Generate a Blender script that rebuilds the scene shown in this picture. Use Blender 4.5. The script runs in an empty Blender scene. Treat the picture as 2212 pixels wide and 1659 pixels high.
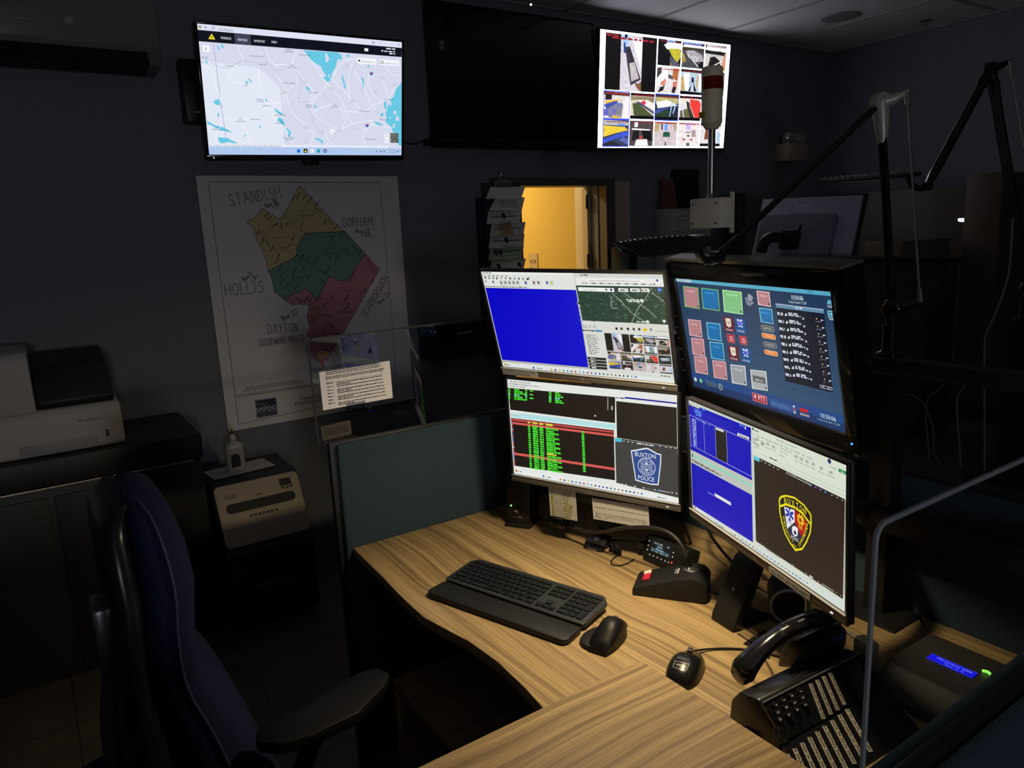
import bpy, bmesh, math, random
import numpy as np
from mathutils import Matrix, Vector, Euler
S = bpy.context.scene
R = math.radians
# ---------------------------------------------------------------- camera
# world axes: Y runs along the left wall (the direction the operator faces), X to the operator's right
CAMZ = 1.66
FPX = 1585.0
RT = Vector((0.5562274994836187, 0.8298120096431708, -0.04497774416490041))
UPV = Vector((-0.14407485686377638, 0.14959456432066998, 0.9781942046165429))
BK = Vector((0.8184457247966314, -0.5376183543906131, 0.20276366696161014))
cd = bpy.data.cameras.new('camera')
cam = bpy.data.objects.new('camera', cd)
S.collection.objects.link(cam)
cam.matrix_world = Matrix(((RT.x, UPV.x, BK.x, 0), (RT.y, UPV.y, BK.y, 0), (RT.z, UPV.z, BK.z, CAMZ), (0, 0, 0, 1)))
cd.sensor_fit = 'HORIZONTAL'
cd.sensor_width = 36.0
cd.lens = 36.0 * FPX / 2212.0
cd.clip_start = 0.02
cd.clip_end = 60
S.camera = cam
# ---------------------------------------------------------------- world, view
w = bpy.data.worlds.new('world')
S.world = w
w.use_nodes = True
w.node_tree.nodes['Background'].inputs[0].default_value = (0.02, 0.02, 0.03, 1)
w.node_tree.nodes['Background'].inputs[1].default_value = 0.0
S.view_settings.view_transform = 'Standard'
S.view_settings.look = 'None'
S.view_settings.gamma = 1
S.view_settings.use_curve_mapping = False
S.view_settings.exposure = 0.0
# lamp powers (the lights themselves are made with their fixtures)
DESK_LAMP_W = 7.5
LAMP_ROLL = -17
FILL_LAMP_W = 13.0
BACK_ROOM_W = 30.0


def P(px, py, x=None, y=None, z=None):
    """point of the room seen at a photo position, on a plane x=, y= or z="""
    r = RT * (px - 1106.0) + UPV * (829.5 - py) - BK * FPX
    if x is not None:
        t = x / r.x
    elif y is not None:
        t = y / r.y
    else:
        t = (z - CAMZ) / r.z
    return Vector((r.x * t, r.y * t, CAMZ + r.z * t))


# ---------------------------------------------------------------- materials
def lin(c):
    return tuple(((v / 255) / 12.92 if v / 255 <= 0.04045 else ((v / 255 + 0.055) / 1.055) ** 2.4) for v in c)


MATS = {}


def nt(name):
    m = bpy.data.materials.new(name)
    m.use_nodes = True
    n = m.node_tree
    b = n.nodes.get('Principled BSDF')
    return m, n, b


def mat(name, col, rough=0.5, metal=0.0, spec=0.5, noise=0.0, nscale=60, bump=0.0, bscale=200, coat=0.0, stretch=None):
    if name in MATS:
        return MATS[name]
    m, n, b = nt(name)
    b.inputs['Base Color'].default_value = (*col, 1)
    b.inputs['Roughness'].default_value = rough
    b.inputs['Metallic'].default_value = metal
    b.inputs['Specular IOR Level'].default_value = spec
    b.inputs['Coat Weight'].default_value = coat
    tc = n.nodes.new('ShaderNodeTexCoord')
    mp = n.nodes.new('ShaderNodeMapping')
    n.links.new(tc.outputs['Object'], mp.inputs[0])
    if stretch:
        mp.inputs['Scale'].default_value = stretch
    if noise > 0:
        t = n.nodes.new('ShaderNodeTexNoise')
        t.inputs['Scale'].default_value = nscale
        t.inputs['Detail'].default_value = 4
        n.links.new(mp.outputs[0], t.inputs[0])
        cr = n.nodes.new('ShaderNodeMapRange')
        cr.inputs[1].default_value = 0.3
        cr.inputs[2].default_value = 0.7
        cr.inputs[3].default_value = 1 - noise
        cr.inputs[4].default_value = 1 + noise
        n.links.new(t.outputs[0], cr.inputs[0])
        mx = n.nodes.new('ShaderNodeVectorMath')
        mx.operation = 'SCALE'
        mx.inputs[0].default_value = col
        n.links.new(cr.outputs[0], mx.inputs['Scale'])
        n.links.new(mx.outputs[0], b.inputs['Base Color'])
    if bump > 0:
        t2 = n.nodes.new('ShaderNodeTexNoise')
        t2.inputs['Scale'].default_value = bscale
        t2.inputs['Detail'].default_value = 3
        n.links.new(mp.outputs[0], t2.inputs[0])
        bp = n.nodes.new('ShaderNodeBump')
        bp.inputs['Strength'].default_value = bump
        bp.inputs['Distance'].default_value = 0.002
        n.links.new(t2.outputs[0], bp.inputs['Height'])
        n.links.new(bp.outputs[0], b.inputs['Normal'])
    MATS[name] = m
    return m


def emis(name, col, st=1.0):
    if name in MATS:
        return MATS[name]
    m, n, b = nt(name)
    b.inputs['Base Color'].default_value = (0, 0, 0, 1)
    b.inputs['Emission Color'].default_value = (*col, 1)
    b.inputs['Emission Strength'].default_value = st
    MATS[name] = m
    return m


def attr_emis(name, st):
    m, n, b = nt(name)
    a = n.nodes.new('ShaderNodeAttribute')
    a.attribute_name = 'Col'
    b.inputs['Base Color'].default_value = (0.01, 0.01, 0.01, 1)
    b.inputs['Roughness'].default_value = 0.35
    n.links.new(a.outputs['Color'], b.inputs['Emission Color'])
    b.inputs['Emission Strength'].default_value = st
    return m


def attr_diff(name, rough=0.7, coat=0.0):
    m, n, b = nt(name)
    a = n.nodes.new('ShaderNodeAttribute')
    a.attribute_name = 'Col'
    b.inputs['Roughness'].default_value = rough
    b.inputs['Coat Weight'].default_value = coat
    b.inputs['Coat Roughness'].default_value = 0.15
    n.links.new(a.outputs['Color'], b.inputs['Base Color'])
    return m


def wood(name, ang, tint=1.0):
    m, n, b = nt(name)
    tc = n.nodes.new('ShaderNodeTexCoord')
    mp = n.nodes.new('ShaderNodeMapping')
    mp.inputs['Rotation'].default_value = (0, 0, -ang)
    mp2 = n.nodes.new('ShaderNodeMapping')
    mp2.inputs['Scale'].default_value = (0.75, 40, 8)
    n.links.new(tc.outputs['Object'], mp.inputs[0])
    # slow bending of the grain
    wn = n.nodes.new('ShaderNodeTexNoise')
    wn.inputs['Scale'].default_value = 3.2
    wn.inputs['Detail'].default_value = 1
    n.links.new(mp.outputs[0], wn.inputs[0])
    ad = n.nodes.new('ShaderNodeVectorMath')
    ad.operation = 'MULTIPLY_ADD'
    ad.inputs[1].default_value = (0.0, 0.045, 0.0)
    n.links.new(wn.outputs['Color'], ad.inputs[0])
    n.links.new(mp.outputs[0], ad.inputs[2])
    n.links.new(ad.outputs[0], mp2.inputs[0])
    t = n.nodes.new('ShaderNodeTexNoise')
    t.inputs['Scale'].default_value = 1.6
    t.inputs['Detail'].default_value = 6
    t.inputs['Roughness'].default_value = 0.6
    n.links.new(mp2.outputs[0], t.inputs[0])
    cr = n.nodes.new('ShaderNodeValToRGB')
    e = cr.color_ramp.elements
    e[0].position = 0.30
    e[0].color = (0.19 * tint, 0.122 * tint, 0.055 * tint, 1)
    e[1].position = 0.72
    e[1].color = (0.52 * tint, 0.375 * tint, 0.185 * tint, 1)
    k = cr.color_ramp.elements.new(0.45)
    k.color = (0.34 * tint, 0.235 * tint, 0.115 * tint, 1)
    k2 = cr.color_ramp.elements.new(0.56)
    k2.color = (0.45 * tint, 0.315 * tint, 0.15 * tint, 1)
    n.links.new(t.outputs[0], cr.inputs[0])
    mp3 = n.nodes.new('ShaderNodeMapping')
    mp3.inputs['Scale'].default_value = (2.2, 250, 40)
    n.links.new(ad.outputs[0], mp3.inputs[0])
    t3 = n.nodes.new('ShaderNodeTexNoise')
    t3.inputs['Scale'].default_value = 1.2
    t3.inputs['Detail'].default_value = 3
    n.links.new(mp3.outputs[0], t3.inputs[0])
    mr = n.nodes.new('ShaderNodeMapRange')
    mr.inputs[1].default_value = 0.35
    mr.inputs[2].default_value = 0.6
    mr.inputs[3].default_value = 0.78
    mr.inputs[4].default_value = 1.08
    n.links.new(t3.outputs[0], mr.inputs[0])
    mul = n.nodes.new('ShaderNodeVectorMath')
    mul.operation = 'SCALE'
    n.links.new(cr.outputs[0], mul.inputs[0])
    n.links.new(mr.outputs[0], mul.inputs['Scale'])
    n.links.new(mul.outputs[0], b.inputs['Base Color'])
    b.inputs['Roughness'].default_value = 0.38
    return m


def glass(name, tint=(1, 1, 1), refl=0.06):
    m = bpy.data.materials.new(name)
    m.use_nodes = True
    n = m.node_tree
    n.nodes.clear()
    o = n.nodes.new('ShaderNodeOutputMaterial')
    t = n.nodes.new('ShaderNodeBsdfTransparent')
    t.inputs[0].default_value = (*tint, 1)
    g = n.nodes.new('ShaderNodeBsdfGlossy')
    g.inputs['Roughness'].default_value = 0.01
    f = n.nodes.new('ShaderNodeFresnel')
    f.inputs[0].default_value = 1.49
    mx = n.nodes.new('ShaderNodeMixShader')
    ge = n.nodes.new('ShaderNodeNewGeometry')
    inv = n.nodes.new('ShaderNodeMath')
    inv.operation = 'SUBTRACT'
    inv.inputs[0].default_value = 1.0
    n.links.new(ge.outputs['Backfacing'], inv.inputs[1])
    mu = n.nodes.new('ShaderNodeMath')
    mu.operation = 'MULTIPLY'
    n.links.new(f.outputs[0], mu.inputs[0])
    n.links.new(inv.outputs[0], mu.inputs[1])
    n.links.new(mu.outputs[0], mx.inputs[0])
    n.links.new(t.outputs[0], mx.inputs[1])
    n.links.new(g.outputs[0], mx.inputs[2])
    n.links.new(mx.outputs[0], o.inputs[0])
    return m


BLK = mat('black_plastic', (0.011, 0.011, 0.0125), 0.42, spec=0.4)
BLKR = mat('black_textured_plastic', (0.012, 0.012, 0.013), 0.5, spec=0.35, bump=0.3, bscale=900)
GLOSS = mat('gloss_black_plastic', (0.008, 0.008, 0.009), 0.12)
PIANO = mat('black_screen_glass', (0.006, 0.006, 0.007), 0.10)
CHIN = mat('brushed_bronze_grey_chin', (0.13, 0.12, 0.11), 0.5, metal=0.2, noise=0.06, nscale=500)
SILV = mat('satin_silver', (0.6, 0.6, 0.6), 0.28, metal=1.0)
ALU = mat('aluminium_tube', (0.62, 0.62, 0.6), 0.25, metal=1.0)
BEIGE = mat('beige_plastic', (0.70, 0.65, 0.50), 0.45)
IVORY = mat('ivory_plastic', (0.62, 0.60, 0.52), 0.45)
FAB = mat('teal_partition_fabric', (0.034, 0.058, 0.078), 0.95, spec=0.1, noise=0.35, nscale=420, bump=0.6, bscale=700)
WALL = mat('slate_blue_wall_paint', (0.20, 0.21, 0.25), 0.8, spec=0.2, noise=0.03, nscale=40, bump=0.15, bscale=300)
WHITEP = mat('white_printer_plastic', (0.46, 0.45, 0.43), 0.5)
CABB = mat('black_cabinet_laminate', (0.018, 0.017, 0.016), 0.5)
NAVY = mat('navy_fabric', (0.011, 0.016, 0.048), 0.9, spec=0.15, noise=0.25, nscale=500, bump=0.4, bscale=800)
EMW = attr_emis('screen_picture', 1.0)
EMT = attr_emis('television_picture', 1.45)
_n = EMT.node_tree
_tc = _n.nodes.new('ShaderNodeTexCoord')
_ns = _n.nodes.new('ShaderNodeTexNoise')
_ns.inputs['Scale'].default_value = 45
_ns.inputs['Detail'].default_value = 6
_ns.inputs['Roughness'].default_value = 0.75
_mr = _n.nodes.new('ShaderNodeMapRange')
for _i, _v in enumerate((0.35, 0.65, 0.72, 1.18)):
    _mr.inputs[_i + 1].default_value = _v
_vm = _n.nodes.new('ShaderNodeVectorMath')
_vm.operation = 'SCALE'
_n.links.new(_tc.outputs['Object'], _ns.inputs[0])
_n.links.new(_ns.outputs[0], _mr.inputs[0])
_n.links.new(_n.nodes['Attribute'].outputs['Color'], _vm.inputs[0])
_n.links.new(_mr.outputs[0], _vm.inputs['Scale'])
_n.links.new(_vm.outputs[0], _n.nodes['Principled BSDF'].inputs['Emission Color'])
PRINT = attr_diff('printed_paper', 0.75)
GPRINT = attr_diff('printed_plastic', 0.4, 0.2)
WOODM = wood('oak_laminate_desk', R(2))
WOODU = wood('oak_laminate_return', R(88), 1.1)


# ---------------------------------------------------------------- mesh helpers
class MB:
    def __init__(s):
        s.bm = bmesh.new()
        s.T = Matrix()

    def _add(s, geom_verts, T):
        M = s.T @ T if T is not None else s.T
        bmesh.ops.transform(s.bm, matrix=M, verts=geom_verts)

    def box(s, c, d, rot=None, bev=0.0, seg=2):
        b = bmesh.new()
        bmesh.ops.create_cube(b, size=1)
        bmesh.ops.scale(b, vec=d, verts=b.verts)
        if bev > 0:
            bmesh.ops.bevel(b, geom=b.edges[:], offset=min(bev, min(d) * 0.49), segments=seg, profile=0.5, affect='EDGES')
        T = Matrix.Translation(c)
        if rot is not None:
            T = T @ (rot if isinstance(rot, Matrix) else Euler(rot).to_matrix().to_4x4())
        s.merge(b, T)
        return s

    def merge(s, b, T=None):
        me = bpy.data.meshes.new('tmp')
        b.to_mesh(me)
        b.free()
        M = s.T @ T if T is not None else s.T
        me.transform(M)
        s.bm.from_mesh(me)
        bpy.data.meshes.remove(me)

    def cyl(s, p0, p1, r0, r1=None, seg=20, cap=True):
        p0 = Vector(p0)
        p1 = Vector(p1)
        r1 = r0 if r1 is None else r1
        d = p1 - p0
        b = bmesh.new()
        bmesh.ops.create_cone(b, cap_ends=cap, segments=seg, radius1=max(r0, 1e-5), radius2=max(r1, 1e-5), depth=d.length)
        q = d.to_track_quat('Z', 'Y').to_matrix().to_4x4()
        s.merge(b, Matrix.Translation((p0 + p1) / 2) @ q)
        return s

    def sph(s, c, r, sc=(1, 1, 1), rot=None, seg=20):
        b = bmesh.new()
        bmesh.ops.create_uvsphere(b, u_segments=seg, v_segments=max(8, seg // 2), radius=r)
        T = Matrix.Translation(c)
        if rot is not None:
            T = T @ Euler(rot).to_matrix().to_4x4()
        s.merge(b, T @ Matrix.Diagonal((*sc, 1)))
        return s

    def tube(s, pts, r, seg=8, smooth=0, cap=True):
        pts = [Vector(p) for p in pts]
        for _ in range(smooth):
            q = [pts[0]]
            for a, b in zip(pts[:-1], pts[1:]):
                q += [a * .75 + b * .25, a * .25 + b * .75]
            q.append(pts[-1])
            pts = q
        rs = r if isinstance(r, (list, tuple)) else None
        n = len(pts)
        up = Vector((0, 0, 1))
        rings = []
        t0 = (pts[1] - pts[0]).normalized()
        a = t0.cross(up)
        if a.length < 1e-3:
            a = t0.cross(Vector((1, 0, 0)))
        a.normalize()
        for i, p in enumerate(pts):
            t = (pts[min(i + 1, n - 1)] - pts[max(i - 1, 0)])
            if t.length < 1e-9:
                t = t0
            t = t.normalized()
            a = (a - t * a.dot(t))
            if a.length < 1e-6:
                a = t.orthogonal()
            a.normalize()
            bb = t.cross(a)
            if rs:
                f = i / (n - 1) * (len(rs) - 1)
                k = min(int(f), len(rs) - 2)
                rr = rs[k] + (rs[k + 1] - rs[k]) * (f - k)
            else:
                rr = r
            rings.append([s.bm.verts.new(s.T @ (p + (a * math.cos(2 * math.pi * j / seg) + bb * math.sin(2 * math.pi * j / seg)) * rr)) for j in range(seg)])
        for r0, r1 in zip(rings[:-1], rings[1:]):
            for j in range(seg):
                s.bm.faces.new((r0[j], r0[(j + 1) % seg], r1[(j + 1) % seg], r1[j]))
        if cap:
            s.bm.faces.new(rings[0][::-1])
            s.bm.faces.new(rings[-1])
        return s

    def prism(s, poly, h0, h1, axis='z', T=None, bev=0.0):
        """poly in 2D extruded h0..h1; axis z: (x,y), y: (x,z), x: (y,z)"""
        b = bmesh.new()

        def mk(p, h):
            if axis == 'z':
                return (p[0], p[1], h)
            if axis == 'y':
                return (p[0], h, p[1])
            return (h, p[0], p[1])
        v0 = [b.verts.new(mk(p, h0)) for p in poly]
        v1 = [b.verts.new(mk(p, h1)) for p in poly]
        n = len(poly)
        b.faces.new(v0[::-1])
        b.faces.new(v1)
        for i in range(n):
            b.faces.new((v0[i], v0[(i + 1) % n], v1[(i + 1) % n], v1[i]))
        bmesh.ops.recalc_face_normals(b, faces=b.faces)
        if bev > 0:
            bmesh.ops.bevel(b, geom=b.edges[:], offset=bev, segments=2, profile=0.5, affect='EDGES')
        s.merge(b, T)
        return s

    def lathe(s, prof, c=(0, 0, 0), T=None, seg=24):
        b = bmesh.new()
        rings = []
        for r_, z_ in prof:
            rings.append([b.verts.new((r_ * math.cos(2 * math.pi * j / seg), r_ * math.sin(2 * math.pi * j / seg), z_)) for j in range(seg)])
        for r0, r1 in zip(rings[:-1], rings[1:]):
            for j in range(seg):
                b.faces.new((r0[j], r0[(j + 1) % seg], r1[(j + 1) % seg], r1[j]))
        b.faces.new(rings[0][::-1])
        b.faces.new(rings[-1])
        bmesh.ops.recalc_face_normals(b, faces=b.faces)
        s.merge(b, Matrix.Translation(c) @ (T if T is not None else Matrix()))
        return s

    def loft(s, secs, cap=True):
        """secs: list of closed rings (same count) of points"""
        rings = [[s.bm.verts.new(s.T @ Vector(p)) for p in sec] for sec in secs]
        n = len(rings[0])
        for r0, r1 in zip(rings[:-1], rings[1:]):
            for j in range(n):
                s.bm.faces.new((r0[j], r0[(j + 1) % n], r1[(j + 1) % n], r1[j]))
        if cap:
            s.bm.faces.new(rings[0][::-1])
            s.bm.faces.new(rings[-1])
        return s


def rrect(w_, h_, r_, seg=4, cx=0, cy=0):
    pts = []
    for (sx, sy, a0) in ((1, 1, 0), (-1, 1, 90), (-1, -1, 180), (1, -1, 270)):
        for k in range(seg + 1):
            a = R(a0 + 90 * k / seg)
            pts.append((cx + sx * (w_ / 2 - r_) + r_ * math.cos(a), cy + sy * (h_ / 2 - r_) + r_ * math.sin(a)))
    return pts


def obj(name, mb, m, parent=None, smooth=35, label=None):
    me = bpy.data.meshes.new(name)
    bmesh.ops.recalc_face_normals(mb.bm, faces=mb.bm.faces)
    mb.bm.to_mesh(me)
    mb.bm.free()
    me.materials.append(m)
    if smooth:
        me.shade_smooth()
        me.set_sharp_from_angle(angle=R(smooth))
    o = bpy.data.objects.new(name, me)
    S.collection.objects.link(o)
    if parent is not None:
        o.parent = parent
    if label:
        o['label'] = label
    return o


def tag(o, label, cat, group=None):
    o['label'] = label
    o['category'] = cat
    if group:
        o['group'] = group
    return o


def thing(name, label, cat, loc=(0, 0, 0), rot=(0, 0, 0), group=None, M=None):
    o = bpy.data.objects.new(name, None)
    o.empty_display_size = 0.05
    S.collection.objects.link(o)
    if M is not None:
        o.matrix_world = M
    else:
        o.location = loc
        o.rotation_euler = rot
    return tag(o, label, cat, group)


def struct(name, mb, m, smooth=0):
    o = obj(name, mb, m, None, smooth)
    o['kind'] = 'structure'
    return o


# ---------------------------------------------------------------- lettering
_tc = {}


def text_mesh(s):
    if s not in _tc:
        cu = bpy.data.curves.new('lettering', 'FONT')
        cu.body = s
        cu.resolution_u = 2
        cu.size = 1.0
        o = bpy.data.objects.new('lettering', cu)
        me = bpy.data.meshes.new_from_object(o)
        vs = [(v.co.x, v.co.y) for v in me.vertices]
        fs = [tuple(p.vertices) for p in me.polygons]
        bpy.data.objects.remove(o)
        bpy.data.curves.remove(cu)
        bpy.data.meshes.remove(me)
        wd = max([v[0] for v in vs] + [0.01])
        _tc[s] = (vs, fs, wd)
    return _tc[s]


STROKES = {
    'A': [[(0, 0), (.4, 1), (.8, 0)], [(.15, .4), (.65, .4)]], 'B': [[(0, 0), (0, 1), (.5, .95), (.55, .7), (.1, .5), (.65, .4), (.6, .1), (0, 0)]],
    'C': [[(.7, .85), (.4, 1), (.1, .8), (0, .4), (.2, .05), (.5, 0), (.7, .15)]], 'D': [[(0, 0), (.05, 1), (.5, .85), (.7, .5), (.5, .15), (0, 0)]],
    'E': [[(.6, 1), (0, 1), (0, 0), (.6, 0)], [(0, .5), (.5, .5)]], 'G': [[(.75, .85), (.4, 1), (.1, .8), (0, .4), (.25, .02), (.6, .08), (.7, .4), (.4, .42)]],
    'H': [[(0, 0), (0, 1)], [(.65, 0), (.65, 1)], [(0, .5), (.65, .55)]], 'I': [[(.1, 0), (.1, 1)]],
    'L': [[(0, 1), (0, 0), (.55, .03)]], 'M': [[(0, 0), (.08, 1), (.4, .4), (.75, 1), (.85, 0)]], 'N': [[(0, 0), (.05, 1), (.6, .05), (.65, 1)]],
    'O': [[(.35, 1), (.08, .8), (0, .4), (.2, .03), (.5, .05), (.7, .4), (.6, .85), (.35, 1)]],
    'R': [[(0, 0), (0, 1), (.5, .95), (.55, .65), (.05, .5), (.6, 0)]], 'S': [[(.65, .9), (.35, 1), (.1, .8), (.2, .58), (.55, .42), (.6, .15), (.3, 0), (0, .12)]],
    'T': [[(0, 1), (.75, 1)], [(.38, 1), (.36, 0)]], 'U': [[(0, 1), (.05, .2), (.3, 0), (.55, .2), (.6, 1)]], 'W': [[(0, 1), (.2, 0), (.42, .7), (.65, 0), (.85, 1)]],
    'Y': [[(0, 1), (.35, .5), (.7, 1)], [(.35, .5), (.3, 0)]], 'o': [[(.25, .55), (.02, .35), (.1, .03), (.4, .03), (.5, .35), (.25, .55)]],
    'x': [[(0, .55), (.45, 0)], [(.45, .55), (0, 0)]], '(': [[(.3, 1.15), (.05, .7), (.05, .3), (.3, -.15)]], ')': [[(0, 1.15), (.25, .7), (.25, .3), (0, -.15)]],
    '1': [[(.1, 0), (.1, 1)]], '2': [[(0, .8), (.25, 1), (.5, .8), (.3, .4), (0, 0), (.6, .02)]], '3': [[(0, .95), (.45, .95), (.2, .58), (.5, .4), (.4, .05), (0, .05)]],
    '4': [[(.4, 0), (.4, 1), (0, .35), (.6, .35)]], '+': [[(0, .4), (.35, .4)], [(.18, .2), (.18, .6)]], ' ': [],
}


class Canvas:
    """flat picture in a panel's own plane: u to the right, v up, viewer on the -Y side. Drawing calls take
    positions in a zoomed crop of the photograph (origin, scale) and are mapped into the panel's plane."""

    def __init__(s, corners, w_, h_, org=(0, 0), sc=1.0, base=0.0, dz=0.00012):
        s.org, s.sc, s.w, s.h, s.base, s.dz = org, sc, w_, h_, base, dz
        q = [(-w_ / 2, h_ / 2), (w_ / 2, h_ / 2), (w_ / 2, -h_ / 2), (-w_ / 2, -h_ / 2)]
        A = []
        for (x, y), (u, v) in zip(corners, q):
            A.append([x, y, 1, 0, 0, 0, -u * x, -u * y, -u])
            A.append([0, 0, 0, x, y, 1, -v * x, -v * y, -v])
        A = np.array(A, float)
        n = np.array([1000., 1000., 1., 1000., 1000., 1., 1000., 1000., 1.])
        A = A / n
        h = np.linalg.svd(A)[2][-1] / n
        s.H = h.reshape(3, 3)
        s.vs, s.fs, s.cs = [], [], []

    def L(s, x, y):
        p = s.H @ np.array([s.org[0] + x / s.sc, s.org[1] + y / s.sc, 1.0])
        return (p[0] / p[2], p[1] / p[2])

    def _f(s, pts, col, l):
        if len(pts) < 3:
            return
        i = len(s.vs)
        s.vs += [(p[0], -s.base - s.dz * l, p[1]) for p in pts]
        s.fs.append(tuple(range(i, i + len(pts))))
        s.cs.append(lin(col))

    def clip(s, p):
        return (max(-s.w / 2, min(s.w / 2, p[0])), max(-s.h / 2, min(s.h / 2, p[1])))

    def bg(s, col, l=0):
        s.lrect(-s.w / 2, -s.h / 2, s.w / 2, s.h / 2, col, l)

    def lrect(s, u0, v0, u1, v1, col, l=1):
        s._f([(u0, v0), (u1, v0), (u1, v1), (u0, v1)], col, l)

    def poly(s, pts, col, l=1):
        s._f([s.clip(s.L(*p)) for p in pts], col, l)

    def rect(s, x0, y0, x1, y1, col, l=1):
        a, b = s.clip(s.L(x0, y0)), s.clip(s.L(x1, y1))
        s.lrect(min(a[0], b[0]), min(a[1], b[1]), max(a[0], b[0]), max(a[1], b[1]), col, l)

    def lline(s, pts, t, col, l=2):
        for a, b in zip(pts[:-1], pts[1:]):
            dx, dy = b[0] - a[0], b[1] - a[1]
            d = math.hypot(dx, dy)
            if d < 1e-7:
                continue
            nx, ny = -dy / d * t / 2, dx / d * t / 2
            ex, ey = dx / d * t * .3, dy / d * t * .3
            s._f([(a[0] + nx - ex, a[1] + ny - ey), (b[0] + nx + ex, b[1] + ny + ey), (b[0] - nx + ex, b[1] - ny + ey), (a[0] - nx - ex, a[1] - ny - ey)], col, l)

    def line(s, pts, t, col, l=2):
        s.lline([s.clip(s.L(*p)) for p in pts], t, col, l)

    def box(s, x0, y0, x1, y1, t, col, l=2):
        a, b = s.L(x0, y0), s.L(x1, y1)
        s.lline([a, (b[0], a[1]), b, (a[0], b[1]), a], t, col, l)

    def disc(s, x, y, r, col, l=2, n=14, ry=None):
        u, v = s.L(x, y)
        s._f([(u + r * math.cos(2 * math.pi * k / n), v + (ry or r) * math.sin(2 * math.pi * k / n)) for k in range(n)], col, l)

    def ltext(s, t, u, v, h, col, l=3, width=None, ang=0.0, anchor='l'):
        vs, fs, wd = text_mesh(t)
        sx = h / 0.7
        if width:
            sx = width / wd
        sy = h / 0.7
        off = {'l': 0, 'c': -wd * sx / 2, 'r': -wd * sx}[anchor]
        ca, sa = math.cos(ang), math.sin(ang)
        i = len(s.vs)
        c = lin(col)
        for x, y in vs:
            X, Y = x * sx + off, y * sy
            s.vs.append((u + X * ca - Y * sa, -s.base - s.dz * l, v + X * sa + Y * ca))
        for f in fs:
            s.fs.append(tuple(i + k for k in f))
            s.cs.append(c)

    def text(s, t, x, y, h, col, l=3, width=None, ang=0.0, anchor='l', x1=None):
        u, v = s.L(x, y)
        if x1 is not None:
            width = abs(s.L(x1, y)[0] - u)
        s.ltext(t, u, v, h, col, l, width, ang, anchor)

    def hand(s, t, x, y, h, col, l=3, th=0.0015, ang=0.0, x1=None, y1=None, gap=.25):
        u, v = s.L(x, y)
        wid = sum(max([p[0] for st in STROKES.get(c, []) for p in st] + [.3]) + gap for c in t) - gap
        sx = h
        if x1 is not None:
            u1, v1 = s.L(x1, y1 if y1 is not None else y)
            ang = math.atan2(v1 - v, u1 - u) if y1 is not None else ang
            sx = math.hypot(u1 - u, v1 - v) / wid
        ca, sa = math.cos(ang), math.sin(ang)
        X = 0
        for c in t:
            wc = max([p[0] for st in STROKES.get(c, []) for p in st] + [.3])
            for st in STROKES.get(c, []):
                s.lline([(u + (X + p[0]) * sx * ca - p[1] * h * sa, v + (X + p[0]) * sx * sa + p[1] * h * ca) for p in st], th, col, l)
            X += wc + gap

    def scrib(s, x, y, x1, h, col, l=3, seed=0, dens=.8):
        """small print too fine to read: a row of word-length dashes"""
        rnd = random.Random(seed * 7 + int(x * 3 + y))
        u, v = s.L(x, y)
        u1 = s.L(x1, y)[0]
        while u < u1:
            wl = rnd.uniform(1.2, 4.5) * h
            e = min(u + wl, u1)
            s.lrect(u, v, e, v + h * rnd.uniform(.75, 1.0), col, l)
            u = e + h * .7 / dens

    def build(s, name, m, parent):
        me = bpy.data.meshes.new(name)
        me.from_pydata(s.vs, [], s.fs)
        a = me.color_attributes.new('Col', 'FLOAT_COLOR', 'CORNER')
        data = []
        for f, c in zip(s.fs, s.cs):
            data += [c[0], c[1], c[2], 1.0] * len(f)
        a.data.foreach_set('color', data)
        me.materials.append(m)
        o = bpy.data.objects.new(name, me)
        S.collection.objects.link(o)
        if parent is not None:
            o.parent = parent
        return o


def panelM(c, yaw, tilt, roll):
    return Matrix.Translation(c) @ Matrix.Rotation(R(yaw), 4, 'Z') @ Matrix.Rotation(R(tilt), 4, 'X') @ Matrix.Rotation(R(roll), 4, 'Y')
# ================================================================= the room
WX, WY, CZ = -3.75, 5.66, 2.942
b = MB()
b.box((-0.6, 1.3, -0.05), (6.3, 8.72, 0.1))
FLOORM = mat('brown_floor_tile', (0.075, 0.062, 0.045), 0.5, noise=0.2, nscale=8)
struct('floor', b, FLOORM)
# tile joints of the floor
b = MB()
for k in range(-8, 8):
    b.box((WX + 0.3 + 0.6 * (k + 8), 1.3, 0.0006), (0.004, 8.6, 0.001))
    b.box((-0.6, -1.86 + 0.6 * (k + 6), 0.0006), (6.2, 0.004, 0.001))
struct('trim_3', b, mat('dark_floor_joint', (0.02, 0.018, 0.015), 0.8))
DY0, DY1, DZ1 = 2.45, 3.19, 1.925
b = MB()
b.box((WX - 0.06, (-3.06 + DY0) / 2, CZ / 2), (0.12, DY0 + 3.06, CZ))
b.box((WX - 0.06, (DY1 + WY + .06) / 2, CZ / 2), (0.12, WY + .06 - DY1, CZ))
b.box((WX - 0.06, (DY0 + DY1) / 2, (DZ1 + CZ) / 2), (0.12, DY1 - DY0, CZ - DZ1))
struct('wall_left', b, WALL)
b = MB()
b.box((-0.6, WY + 0.06, CZ / 2), (6.3, 0.12, CZ))
struct('wall_back', b, WALL)
b = MB()
b.box((2.56, 1.3, CZ / 2), (0.12, 8.72, CZ))
struct('wall_right', b, WALL)
b = MB()
b.box((-0.6, -3.06, CZ / 2), (6.3, 0.12, CZ))
struct('wall_front', b, WALL)
CEILM = mat('speckled_ceiling_tile', (0.78, 0.76, 0.78), 0.9, spec=0.1, noise=0.28, nscale=240, bump=0.5, bscale=200)
b = MB()
b.box((-0.6, 1.3, CZ + 0.03), (6.3, 8.72, 0.06))
struct('ceiling', b, CEILM)
b = MB()
y = WY - 0.73
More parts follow.
